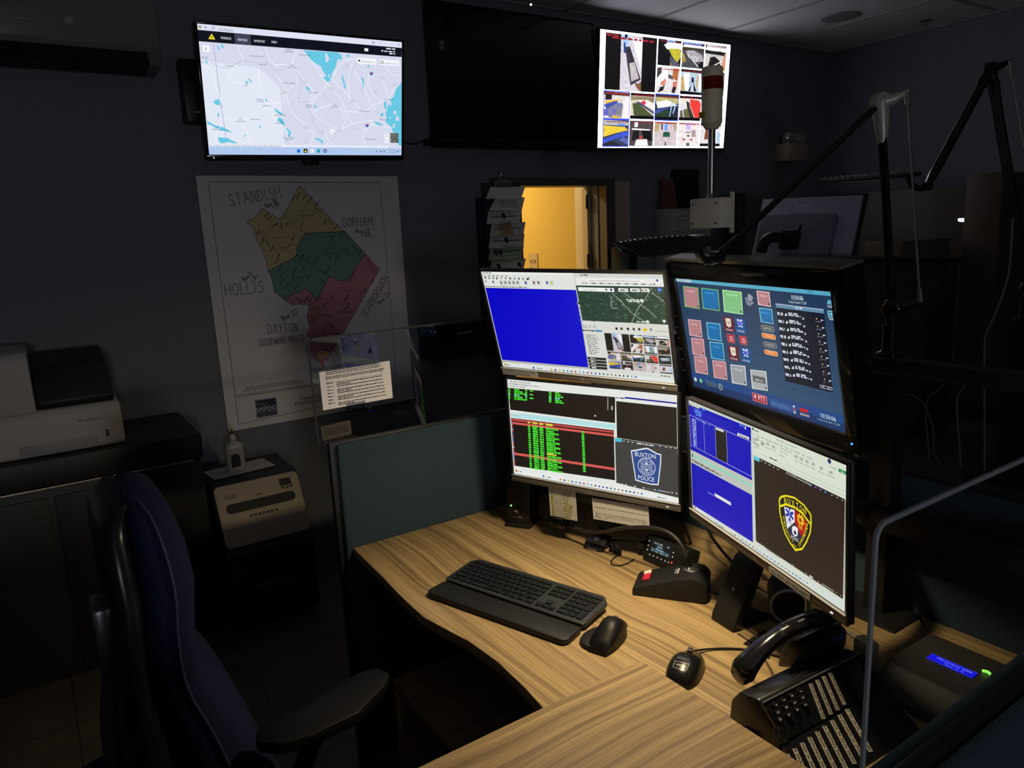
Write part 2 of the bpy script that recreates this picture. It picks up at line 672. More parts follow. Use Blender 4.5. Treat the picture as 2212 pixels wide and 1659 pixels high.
while y > -3:
    b.box((-0.6, y, CZ - 0.003), (6.28, 0.022, 0.006))
    y -= 0.66
x = WX + 1.22
while x < 2.5:
    b.box((x, 1.3, CZ - 0.0028), (0.022, 8.6, 0.0056))
    x += 1.22
b.box((-0.6, WY - 0.011, CZ - 0.003), (6.28, 0.022, 0.006))
b.box((WX + 0.011, 1.3, CZ - 0.003), (0.022, 8.6, 0.006))
struct('trim_1', b, mat('ceiling_grid_bar', (0.40, 0.39, 0.38), 0.6))
# door frame
DFR = mat('dark_door_frame', (0.10, 0.09, 0.085), 0.45)
b = MB()
b.box((WX + 0.0, DY1 + 0.045, DZ1 / 2), (0.16, 0.075, DZ1), bev=.004)
b.box((WX + 0.0, DY0 - 0.04, DZ1 / 2), (0.16, 0.07, DZ1), bev=.004)
b.box((WX + 0.0, (DY0 + DY1) / 2, DZ1 + 0.022), (0.16, DY1 - DY0 + 0.165, 0.05), bev=.004)
d1 = struct('door_1', b, DFR)
b = MB()
b.box((WX - 0.10, DY1 - 0.012, DZ1 / 2), (0.05, 0.03, DZ1 - 0.02))
o = obj('door_jamb', b, mat('cream_jamb_paint', (0.62, 0.52, 0.33), 0.5), d1)
for z in (0.3, 1.45, 1.83):
    b = MB()
    b.box((WX - 0.072, DY1 - 0.03, z), (0.012, 0.014, 0.09), bev=.002)
    obj('hinge', b, BLK, d1)
# back room seen through the doorway
YEL = mat('yellow_wall_paint', (0.70, 0.50, 0.13), 0.8, spec=0.1, noise=0.04, nscale=60, bump=.2, bscale=250)
b = MB()
b.box((-5.1, 3.30, 1.3), (2.46, 0.1, 2.6))
b.box((-6.35, 2.45, 1.3), (0.1, 1.8, 2.6))
b.box((-5.1, 1.6, 1.3), (2.46, 0.1, 2.6))
struct('wall_back_room', b, YEL)
b = MB()
b.box((-5.12, 2.45, -0.03), (2.5, 1.8, 0.06))
struct('floor_back_room', b, FLOORM)
b = MB()
b.box((-5.12, 2.45, 2.63), (2.5, 1.8, 0.06))
struct('ceiling_back_room', b, CEILM)
# half-open inner door: pale edge towards us
b = MB()
b.box((-3.93, 3.205, 0.98), (0.10, 0.04, 1.9), bev=.002)
dl = tag(obj('open_door_leaf', b, mat('cream_door_paint', (0.72, 0.62, 0.42), 0.5)), 'cream open door leaf seen edge on inside the lit yellow doorway', 'door')
b = MB()
pp = P(1152, 566, y=3.245)
b.box((pp.x, 3.246, pp.z - .02), (0.11, 0.004, 0.17))
tag(obj('wall_notice', b, mat('tan_paper', (0.55, 0.42, 0.24), 0.8)), 'small tan notice on the yellow wall inside the doorway', 'notice')
c = Canvas([(1143, 549), (1160, 549), (1161, 582), (1144, 582)], .11, .17)
c.ltext('VOK', -.045, .01, .03, (90, 70, 40))
c.ltext('ID', -.045, -.05, .03, (90, 70, 40))
n_ = c.build('notice_text', PRINT, bpy.data.objects['wall_notice'])
n_.location = (pp.x, 3.2435, pp.z - .02)
ph = P(1269, 512, y=3.245)
b = MB()
b.box((ph.x, 3.238, ph.z), (0.05, 0.02, 0.18), bev=.008)
b.cyl((ph.x, 3.228, ph.z - .02), (ph.x, 3.21, ph.z - .02), .012)
tag(obj('wall_pull_handle', b, mat('yellowed_plate', (0.66, 0.50, 0.2), 0.35)), 'pale wall plate with small round knob inside the yellow doorway', 'wall plate')
L = bpy.data.lights.new('back_room_light', 'AREA')
L.shape = 'DISK'
L.size = 0.5
L.energy = BACK_ROOM_W
L.color = (1.0, 0.78, 0.42)
o = bpy.data.objects.new('back_room_light', L)
S.collection.objects.link(o)
lr = thing('back_room_ceiling_light', 'round ceiling light of the yellow back room behind the doorway', 'ceiling light', (-5.0, 2.4, 2.6))
b = MB()
b.lathe([(0.01, 0.0), (0.27, 0.0), (0.27, -0.03), (0.01, -0.03)])
obj('light_housing', b, mat('white_metal', (.7, .7, .7), .5), lr)
o.parent = lr
o.location = (0, 0, -0.04)
# taupe panel right of the doorway
b = MB()
b.box((WX + 0.012, 3.375, 0.975), (0.024, 0.15, 1.95), bev=.002)
o = struct('trim_2', b, mat('taupe_panel_paint', (0.48, 0.40, 0.33), 0.7))

# ================================================================= wall things
# air conditioner, top left
ac = thing('wall_air_conditioner', 'long pale air conditioner high on the wall at the left', 'air conditioner', (WX, -0.02, 2.38))
b = MB()
b.prism([(0, 0.02), (0.17, 0.035), (0.215, 0.10), (0.225, 0.20), (0.20, 0.31), (0, 0.32)], -0.62, 0.66, 'y', bev=.006)
obj('casing', b, mat('dull_white_casing', (0.20, 0.20, 0.21), 0.25), ac)
b = MB()
b.box((0.12, 0.02, 0.028), (0.12, 1.18, 0.014), rot=(0, R(-6), 0))
b.box((0.20, 0.02, 0.055), (0.03, 1.18, 0.06), rot=(0, R(-32), 0), bev=.004)
obj('air_outlet', b, BLK, ac)
b = MB()
b.box((0.226, 0.19, 0.16), (0.003, 0.05, 0.006))
obj('badge', b, mat('grey_badge', (0.30, 0.30, 0.30), 0.4), ac)
b = MB()
b.cyl((0.2255, 0.34, 0.17), (0.2275, 0.34, 0.17), .017)
obj('badge', b, mat('grey_badge', (0.30, 0.30, 0.30), 0.4), ac)
# small speaker left of the map television
sp = thing('wall_speaker', 'slim dark speaker on the wall just left of the lit map television', 'speaker', (WX, 0.775, 2.34))
b = MB()
b.box((0.045, 0, 0), (0.09, 0.085, 0.27), bev=.008)
obj('cabinet', b, BLK, sp)
b = MB()
b.box((0.092, 0.012, -0.09), (0.003, 0.035, 0.008))
obj('badge', b, mat('grey_badge2', (0.35, 0.35, 0.36), 0.4), sp)

# hanging town map
T_ = [(421, 380), (857, 381), (891, 862), (493, 931)]
tm = thing('town_map_poster', 'large town map in tan, green and pink on the wall below the map television', 'poster', M=Matrix.Translation((WX + 0.012, 1.267, 1.366)) @ Matrix.Rotation(R(90), 4, 'Z'))
b = MB()
b.box((0, 0, 0), (1.022, 0.002, 1.23))
obj('sheet', b, mat('poster_paper', (0.78, 0.77, 0.78), 0.55), tm)
c = Canvas(T_, 1.022, 1.23, (400, 360), 2.765, base=.0012)
INK = (28, 26, 30)
c.line([(132, 93), (1158, 97), (1235, 985), (1255, 1335), (318, 1535), (132, 93)], .0022, INK, 1)
c.line([(297, 1367), (1240, 1230)], .0022, INK, 1)
c.line([(298, 1376), (1240, 1238)], .0022, INK, 1)
TAN, GRN, PNK = (215, 200, 148), (120, 160, 145), (205, 140, 158)
polys = [
    ([(678, 115), (935, 385), (950, 392), (715, 400), (622, 345), (590, 280)], TAN),
    ([(455, 250), (555, 318), (590, 280), (622, 345), (715, 400), (690, 430), (660, 490), (665, 530), (640, 550), (530, 605), (490, 625), (482, 570), (470, 540), (450, 490), (430, 450), (405, 400), (408, 375), (370, 340), (368, 325), (385, 318), (405, 315)], TAN),
    ([(715, 400), (950, 390), (1075, 528), (1040, 570), (1000, 620), (990, 650), (950, 690), (900, 680), (855, 655), (660, 530), (665, 515), (660, 490), (690, 430)], GRN),
    ([(490, 625), (530, 605), (640, 550), (660, 530), (855, 655), (820, 730), (780, 800), (740, 750), (710, 727), (690, 750), (630, 765), (590, 800), (530, 750), (515, 690), (510, 660)], GRN),
    ([(1075, 528), (1155, 620), (820, 1200), (800, 1170), (765, 1140), (735, 1125), (718, 1090), (745, 1050), (738, 1020), (720, 1010), (742, 960), (722, 900), (735, 840), (745, 830), (780, 800), (820, 730), (855, 655), (900, 680), (950, 690), (990, 650), (1000, 620), (1040, 570)], PNK),
    ([(590, 800), (630, 765), (690, 750), (710, 727), (740, 750), (780, 800), (740, 835), (700, 825), (670, 822), (640, 828), (615, 815)], PNK)]
for k, (pl, col) in enumerate(polys):
    c.poly(pl, col, 2)
    c.line(pl + [pl[0]], .0022, (50, 45, 40), 4)
c.poly([(735, 840), (790, 830), (815, 885), (735, 948), (722, 900)], (185, 130, 110), 3)
for ln in ([(622, 345), (700, 265), (720, 225)], [(590, 280), (622, 345)], [(700, 265), (800, 275)], [(640, 330), (760, 290)], [(430, 400), (480, 400), (560, 540)], [(540, 330), (600, 420), (650, 440)], [(480, 400), (540, 350), (600, 300)], [(520, 440), (560, 470), (620, 520)],
           [(720, 590), (800, 520), (880, 480), (1030, 520)], [(840, 460), (920, 530)], [(750, 600), (850, 655)], [(570, 620), (640, 680), (700, 700)], [(650, 560), (720, 590)], [(600, 700), (640, 680), (720, 690)],
           [(820, 885), (870, 790), (930, 700), (1020, 640)], [(820, 885), (900, 910), (975, 930)], [(735, 948), (820, 885)], [(780, 800), (860, 800), (950, 830)], [(930, 700), (1000, 740), (1050, 700)], [(820, 885), (870, 960), (900, 1010)], [(760, 960), (840, 1000)], [(1020, 590), (1120, 640)], [(760, 1110), (830, 1100), (890, 1090)], [(800, 1060), (840, 1140)]):
    c.line(ln, .0016, (90, 80, 75), 5)
rnd = random.Random(4)
import itertools
pts_ = [(480, 290, 45), (500, 310, 45), (530, 350, 30), (570, 355, 80), (600, 350, 80), (430, 395, 60), (460, 440, 70), (490, 460, -60), (515, 490, 60), (550, 540, 60), (540, 570, 40), (615, 475, 50), (640, 430, 60), (580, 490, 45), (640, 190, 60), (670, 175, 60), (705, 185, 60), (740, 200, 55), (780, 225, 50), (690, 350, 65), (830, 335, 60), (860, 330, -50), (890, 370, 40), (790, 260, -30),
        (870, 430, 60), (930, 400, 60), (960, 510, -50), (1010, 490, -50), (1040, 510, 60), (700, 530, 55), (690, 550, 55), (730, 545, 55), (845, 620, 65), (780, 560, 60), (900, 550, 60), (860, 545, 80),
        (565, 600, 70), (570, 650, 60), (570, 690, 60), (600, 715, 60), (640, 640, 70), (650, 620, 60), (660, 720, 50), (730, 660, 70), (700, 610, -60),
        (670, 800, -50), (720, 790, 60), (690, 810, 50), (740, 800, 60), (820, 690, -50), (800, 790, 10), (1000, 640, 60), (980, 680, 60), (1090, 570, -45), (1110, 610, -45), (1110, 690, 60), (1050, 750, 60), (1070, 740, 60), (960, 780, 60), (950, 800, 40), (870, 790, 60), (940, 860, 40), (965, 870, 10), (965, 830, 80), (830, 830, 60), (850, 890, -30), (830, 970, 30), (880, 950, -60), (860, 950, -60), (910, 990, 50), (900, 1010, 60), (870, 1090, 50), (840, 1140, 60), (830, 1090, 60), (770, 1030, 80), (760, 920, -60)]
for (x, y, a) in pts_:
    l_ = rnd.uniform(14, 26)
    c.line([(x - l_ * math.cos(R(a)), y + l_ * math.sin(R(a))), (x + l_ * math.cos(R(a)), y - l_ * math.sin(R(a)))], .0038, (55, 50, 48), 6)
for t_, x, y in (('Run Box 3-2', 682, 300), ('Run Box 2-1', 522, 436), ('Run Box 1-2', 832, 530), ('Run Box 1-1', 642, 672), ('Run Box 2-3', 950, 752), ('Run Box 2-2', 752, 858), ('Run Box 2-1', 795, 1030)):
    c.text(t_, x, y, .012, (60, 50, 45), 7, x1=x + 78)
HK = (22, 22, 30)
c.hand('STANDISH', 265, 240, .055, HK, 8, .0026, x1=568, y1=188)
c.hand('Box 32', 480, 248, .020, HK, 8, .0028, x1=548, y1=218)
c.hand('+31', 520, 252, .018, HK, 8, .0028, x1=560, y1=238)
c.hand('GORHAM', 935, 362, .045, HK, 8, .0026, x1=1115, y1=356)
c.hand('Box 12', 1015, 400, .022, HK, 8, .0028, x1=1098, y1=400)
c.hand('+32', 1052, 424, .018, HK, 8, .0028, x1=1105, y1=420)
c.hand('Box 11', 350, 688, .020, HK, 8, .0028, x1=400, y1=646)
c.hand('+31', 395, 690, .018, HK, 8, .0028, x1=436, y1=662)
c.hand('HOLLIS', 240, 775, .058, HK, 8, .0026, x1=468, y1=752)
c.hand('Box 22', 580, 922, .026, HK, 8, .0030, x1=668, y1=878)
c.hand('DAYTON', 490, 1000, .048, HK, 8, .0026, x1=668, y1=988)
c.hand('(GOODWINS MILLS)', 440, 1075, .034, HK, 8, .0026, x1=708, y1=1040)
c.hand('SCARBOROUGH', 1075, 905, .040, HK, 8, .0026, x1=1212, y1=672)
c.hand('Box 23', 1158, 828, .022, HK, 8, .0028, x1=1215, y1=765)
c.hand('SACO', 928, 1140, .050, HK, 8, .0026, x1=1000, y1=1032)
c.hand('(Box 22)', 1010, 1070, .020, HK, 8, .0022, x1=1058, y1=1005)
c.text('This map is intended for planning purposes only.', 355, 1328, .012, INK, 8, x1=680, ang=.012)
c.text('SMPDC does not guarantee the accuracy of data used.', 340, 1345, .012, INK, 8, x1=705, ang=.012)
c.rect(413, 1395, 548, 1478, (92, 92, 105), 6)
c.rect(418, 1402, 543, 1425, (50, 52, 70), 7)
for k in range(7):
    c.rect(424 + k * 9, 1404 + (k % 3) * 4, 429 + k * 9, 1424, (160, 160, 170), 8)
c.text('SMPDC', 420, 1467, .026, (215, 215, 220), 8, x1=543)
c.text('Town of Buxton', 682, 1397, .022, INK, 8, x1=902, ang=.01)
c.text('Fire Stations', 652, 1428, .022, INK, 8, x1=802, ang=.01)
c.poly([(1096, 1072), (1114, 1122), (1100, 1108), (1086, 1126)], INK, 8)
c.text('N', 1092, 1068, .012, INK, 8)
c.build('map_print', PRINT, tm)

# wall file pocket
fp = thing('wall_file_pocket', 'black file pocket on the wall to the right of the town map', 'file pocket', (WX, 2.045, 1.06))
b = MB()
b.prism([(0, -0.09), (0.05, -0.09), (0.10, 0.06), (0.095, 0.06), (0.045, -0.085), (0.003, -0.085), (0.003, 0.09), (0, 0.09)], -0.20, 0.20, 'y')
b.prism([(0, -0.09), (0.05, -0.09), (0.10, 0.06), (0, 0.09)], -0.203, -0.198, 'y')
b.prism([(0, -0.09), (0.05, -0.09), (0.10, 0.06), (0, 0.09)], 0.198, 0.203, 'y')
obj('pocket_body', b, BLK, fp)
b = MB()
b.box((0.1, 0.045, 0.045), (0.003, 0.1, 0.012), rot=(0, R(-18), 0))
obj('label_holder', b, mat('grey_label', (0.35, 0.35, 0.36), 0.4), fp)
# navy board behind the hanging papers
b = MB()
b.box((WX + 0.02, 2.40, 1.40), (0.04, 0.27, 0.92), bev=.004)
tag(obj('display_board', b, mat('navy_board', (0.02, 0.025, 0.055), 0.7)), 'tall navy board on the wall behind the hanging paper sheets', 'board')
# clip board with cascading sheets
cb = thing('clipboard', 'dark clipboard with a silver clip hanging on the wall beside the doorway', 'clipboard', (WX + 0.083, 2.40, 1.90))
b = MB()
b.box((0.004, 0, -0.18), (0.006, 0.26, 0.44), bev=.004)
obj('board', b, mat('dark_brown_board', (0.03, 0.025, 0.022), 0.5), cb)
b = MB()
b.box((0.014, 0, 0.03), (0.015, 0.12, 0.035), bev=.005)
b.cyl((0.02, -0.035, 0.045), (0.02, 0.035, 0.045), .009)
b.tube([(0.02, -0.02, 0.05), (0.035, -0.022, 0.09), (0.035, 0, 0.105), (0.035, 0.022, 0.09), (0.02, 0.02, 0.05)], .003, smooth=1)
obj('clip', b, SILV, cb)
sheets = [([(205, 152), (465, 150), (435, 238), (172, 240)], 'blank white sheet at the top of the cascade of papers by the doorway', 0),
          ([(240, 240), (462, 228), (440, 325), (195, 330)], 'sheet with lines of print, second in the cascade by the doorway', 1),
          ([(190, 335), (440, 325), (425, 418), (178, 430)], 'sheet with a small crest on a black rule, third in the cascade by the doorway', 2),
          ([(215, 428), (468, 412), (452, 505), (200, 520)], 'sheet with a tan note stuck over a black rule, middle of the cascade', 3),
          ([(205, 520), (460, 500), (452, 592), (192, 612)], 'sheet with a crest centred on a black rule, below the tan note', 2),
          ([(205, 610), (455, 588), (440, 682), (190, 702)], 'pale green sheet with two crests low in the cascade', 4),
          ([(215, 702), (470, 685), (450, 775), (200, 775)], 'lowest white sheet of the cascade with small crests at both sides', 5)]
for k, (q, lab, kind) in enumerate(sheets):
    px = [(1000 + x / 3.456, 360 + y / 3.456) for x, y in q]
    xt, xb = WX + 0.100 + k * 0.003, WX + 0.130 + k * 0.003
    a_, b_, c_, d_ = P(*px[0], x=xt), P(*px[1], x=xt), P(*px[2], x=xb), P(*px[3], x=xb)
    cen = (a_ + b_ + c_ + d_) / 4
    m_ = MB()
    f0 = [m_.bm.verts.new(v - cen) for v in (a_, b_, c_, d_)]
    f1 = [m_.bm.verts.new(v - cen + Vector((-.0015, 0, 0))) for v in (a_, b_, c_, d_)]
    m_.bm.faces.new(f0)
    m_.bm.faces.new(f1[::-1])
    for i in range(4):
        m_.bm.faces.new((f0[i], f0[(i + 1) % 4], f1[(i + 1) % 4], f1[i]))
    st = thing('paper_sheet', lab, 'paper', cen, group='papers cascading beside the doorway')
    obj('sheet', m_, mat('green_paper', (0.42, 0.58, 0.45), 0.7) if kind == 4 else mat('white_paper', (0.75, 0.74, 0.72), 0.7), st, 0)
    wv = (b_ - a_ + c_ - d_) / 2
    hv = (a_ - d_ + b_ - c_) / 2
    ww, hh = wv.length, hv.length
    X_ = wv.normalized()
    Z_ = (hv - X_ * hv.dot(X_)).normalized()
    Y_ = Z_.cross(X_)
    cv = Canvas(px, ww, hh, (1000, 360), 3.456, base=.0012)
    bb = (60, 58, 62)
    cx_ = sum(p[0] for p in q) / 4
    cy_ = sum(p[1] for p in q) / 4
    if kind == 1:
        for r_ in range(4):
            cv.scrib(270, 265 + r_ * 11, 400, .004, (110, 105, 105), 2, r_)
    elif kind == 0:
        cv.scrib(400, 158, 440, .003, (150, 150, 150), 2, 3)
    elif kind in (2, 3):
        cv.line([(cx_ - 100, cy_ + 2), (cx_ + 95, cy_ - 8)], .005, bb, 2)
        if kind == 2:
            cv.disc(cx_ - 2, cy_ - 8, .014, bb, 3, ry=.02)
            cv.scrib(cx_ - 45, cy_ + 36, cx_ + 45, .005, bb, 2, k)
            cv.scrib(cx_ - 30, cy_ + 46, cx_ + 30, .004, bb, 2, k)
        else:
            cv.rect(cx_ - 60, cy_ - 38, cx_ + 25, cy_ + 38, (190, 165, 120), 3)
            cv.scrib(cx_ - 50, cy_, cx_ + 15, .005, (110, 90, 60), 4, 9)
    elif kind == 4:
        cv.disc(cx_ - 75, cy_ - 2, .014, bb, 3, ry=.018)
        cv.disc(cx_ - 42, cy_ - 4, .014, bb, 3, ry=.018)
        cv.line([(cx_ - 30, cy_ - 8), (cx_ + 110, cy_ - 20)], .005, bb, 2)
        cv.scrib(cx_ - 50, cy_ + 24, cx_ + 60, .003, bb, 2, 4)
    else:
        cv.disc(cx_ - 80, cy_ + 8, .013, bb, 3, ry=.017)
        cv.disc(cx_ + 78, cy_ - 2, .013, bb, 3, ry=.017)
        cv.scrib(cx_ - 40, cy_ - 20, cx_ + 50, .004, bb, 2, 6)
    pr = cv.build('sheet_print', PRINT, st)
    pr.matrix_local = Matrix(((X_.x, Y_.x, Z_.x, 0), (X_.y, Y_.y, Z_.y, 0), (X_.z, Y_.z, Z_.z, 0), (0, 0, 0, 1)))

# light grey locker with notice and things on top
lk = thing('metal_locker', 'pale grey shallow metal locker on the wall right of the doorway', 'locker', (-3.702, 3.975, 0))
b = MB()
b.box((0, 0, 0.8825), (0.084, 0.57, 1.765), bev=.004)
obj('body', b, mat('grey_locker_paint', (0.30, 0.30, 0.30), 0.5), lk)
b = MB()
b.box((0.045, 0.01, 0.87), (0.008, 0.53, 1.70), bev=.003)
obj('door', b, mat('grey_locker_door', (0.33, 0.33, 0.32), 0.5), lk)
cv = Canvas([(1444, 458), (1500, 452), (1500, 494), (1445, 501)], .19, .13)
cv.bg((190, 185, 180), 0)
cv.ltext('Monday', -.07, .02, .015, (90, 90, 95), 2, .06)
cv.ltext('Friday', .0, .02, .015, (90, 90, 95), 2, .06)
cv.ltext('In the box', -.05, -.005, .013, (90, 90, 95), 2, .09)
for r_ in range(3):
    cv.lrect(-.08, -.025 - r_ * .012, .08, -.023 - r_ * .012, (190, 130, 90), 2)
pn = P(1472, 476, x=-3.655)
q_ = thing('locker_notice', 'printed white notice on the front of the grey metal locker', 'notice', M=Matrix.Translation((-3.6515, pn.y, pn.z)) @ Matrix.Rotation(R(90), 4, 'Z'))
b = MB()
b.box((0, 0.0002, 0), (.19, .0012, .13))
obj('sheet', b, mat('white_paper', (0.75, 0.74, 0.72), 0.7), q_)
k_ = cv.build('notice_print', PRINT, q_)
k_.location = (0, -.0006, 0)
b = MB()
T1 = Matrix.Translation((-3.705, 3.765, 1.766))
b.prism([(-.05, 0), (.08, 0), (.055, .15), (.03, .205), (-.045, .20), (-.035, .10), (-.06, .05)], -.03, .03, 'x', T=T1, bev=.006)
tag(obj('red_cloth_bag', b, mat('dark_red_cloth', (0.16, 0.055, 0.05), 0.85, noise=.3, nscale=60)), 'dark red soft bag standing on top of the grey locker', 'bag')
b = MB()
b.box((-3.71, 3.952, 1.766 + .132), (.07, .21, .264), bev=.004)
tag(obj('black_box_file', b, BLK), 'black upright box file on the locker beside the red bag', 'box file')
# tall dark tower
tc0 = P(1357, 534, x=-3.0)
tcb = P(1320, 530, y=tc0.y)
tcr = P(1376, 528, x=-3.0)
tw = thing('tower_cabinet', 'narrow black tower cabinet standing in front of the doorway wall', 'cabinet', ((tcb.x - 3.0) / 2, (tc0.y + tcr.y) / 2, 0))
tdx, tdy = abs(tcb.x + 3.0), abs(tcr.y - tc0.y)
b = MB()
b.box((0, 0, tc0.z / 2), (tdx, tdy, tc0.z), bev=.004)
obj('body', b, mat('dark_tower_laminate', (0.03, 0.03, 0.035), 0.5), tw)
b = MB()
b.box((tdx / 2 + .003, 0, tc0.z / 2), (0.006, tdy - .01, tc0.z - .03), bev=.002)
obj('front_panel', b, BLK, tw)

# emergency light
el = thing('emergency_light', 'beige twin-head emergency light high on the wall near the far corner', 'emergency light', (WX, 5.10, 2.16))
b = MB()
b.box((0.06, 0, 0), (0.12, 0.24, 0.13), bev=.006)
obj('battery_box', b, mat('aged_beige', (0.42, 0.34, 0.24), 0.6), el)
for sy, az_ in ((-.06, -35), (.06, 60)):
    b = MB()
    T1 = Matrix.Translation((0.06, sy, 0.105)) @ Matrix.Rotation(R(az_), 4, 'Z') @ Matrix.Rotation(R(100), 4, 'Y')
    b.lathe([(0.03, -0.05), (0.045, -0.03), (0.05, 0.05), (0.046, 0.055)], T=T1)
    hd = obj('lamp_head', b, mat('grey_lamp_head', (0.25, 0.24, 0.23), 0.4), el)
    b = MB()
    b.lathe([(0.001, 0.056), (0.04, 0.056), (0.03, 0.062), (0.001, 0.064)], T=T1)
    obj('lens', b, mat('clear_lens', (0.6, 0.6, 0.6), 0.1, metal=.8), hd)
    b = MB()
    b.cyl((0.06, sy, 0.06), (0.06, sy, 0.10), .012)
    obj('neck', b, mat('grey_lamp_head', (0, 0, 0)), el)
# recessed can light in the ceiling, sprinkler and small camera
cl = thing('recessed_downlight', 'unlit recessed round downlight in the tiled ceiling', 'ceiling light', (-3.08, 4.717, CZ))
b = MB()
b.lathe([(0.085, -0.001), (0.115, -0.001), (0.115, -0.008), (0.085, -0.012)])
obj('trim_ring', b, mat('ring_paint', (0.3, 0.3, 0.3), 0.4), cl)
b = MB()
b.lathe([(0.001, -0.002), (0.084, -0.002), (0.084, -0.010), (0.06, -0.005), (0.001, -0.004)])
obj('reflector', b, SILV, cl)
sk = thing('fire_sprinkler', 'small metal fire sprinkler under the ceiling near the far wall', 'sprinkler', (-2.88, 5.40, CZ))
b = MB()
b.lathe([(0.001, 0), (0.04, 0), (0.035, -.008), (0.012, -.012), (0.012, -.03), (0.001, -.03)])
obj('escutcheon', b, mat('dull_chrome', (.35, .35, .35), .3, metal=.9), sk)
b = MB()
b.tube([(0.01, 0, -.03), (.014, 0, -.045), (.002, 0, -.058)], .003)
b.tube([(-0.01, 0, -.03), (-.014, 0, -.045), (-.002, 0, -.058)], .003)
b.lathe([(0.001, -.058), (.02, -.058), (.02, -.061), (.001, -.061)])
obj('deflector', b, mat('dull_chrome', (0, 0, 0)), sk)
pc = P(1144, 10, x=-3.25)
kc = thing('ceiling_camera', 'small black ceiling camera with two white points of light above the dark television', 'camera', (pc.x, pc.y, CZ))
b = MB()
b.cyl((0, 0, 0), (0, 0, -.05), .02)
b.lathe([(.001, -.04), (.055, -.04), (.055, -.06), (.04, -.09), (.001, -.105)])
obj('dome', b, GLOSS, kc)
for dz in (0, -.028):
    b = MB()
    b.sph((.05, -.028, CZ * 0 + (pc.z - CZ) + .012 + dz), .006)
    obj('indicator_light', b, emis('white_led', (1, 1, 1), 1.0), kc)

# added fill lamp, unseen, on the right wall: low general light for the room
wl = thing('fill_lamp', 'added fill lamp, out of view on the far right wall behind the viewer', 'fill lamp', (2.5, -.4, 1.5))
b = MB()
b.box((-.02, 0, 0), (.04, .42, .30), bev=.01)
obj('back_plate', b, mat('white_metal', (.7, .7, .7), .5), wl)
b = MB()
b.box((-.05, 0, 0), (.02, .38, .26), bev=.006)
obj('diffuser', b, emis('cool_diffuser', (.8, .88, 1.0), 4.0), wl)
L = bpy.data.lights.new('fill_lamp_light', 'AREA')
L.shape = 'RECTANGLE'
L.size = .36
L.size_y = .24
L.energy = FILL_LAMP_W
L.color = (.93, .93, 1.0)
o = bpy.data.objects.new('fill_lamp_light', L)
S.collection.objects.link(o)
o.parent = wl
o.location = (-.07, 0, 0)
o.rotation_euler = (0, R(90), 0)
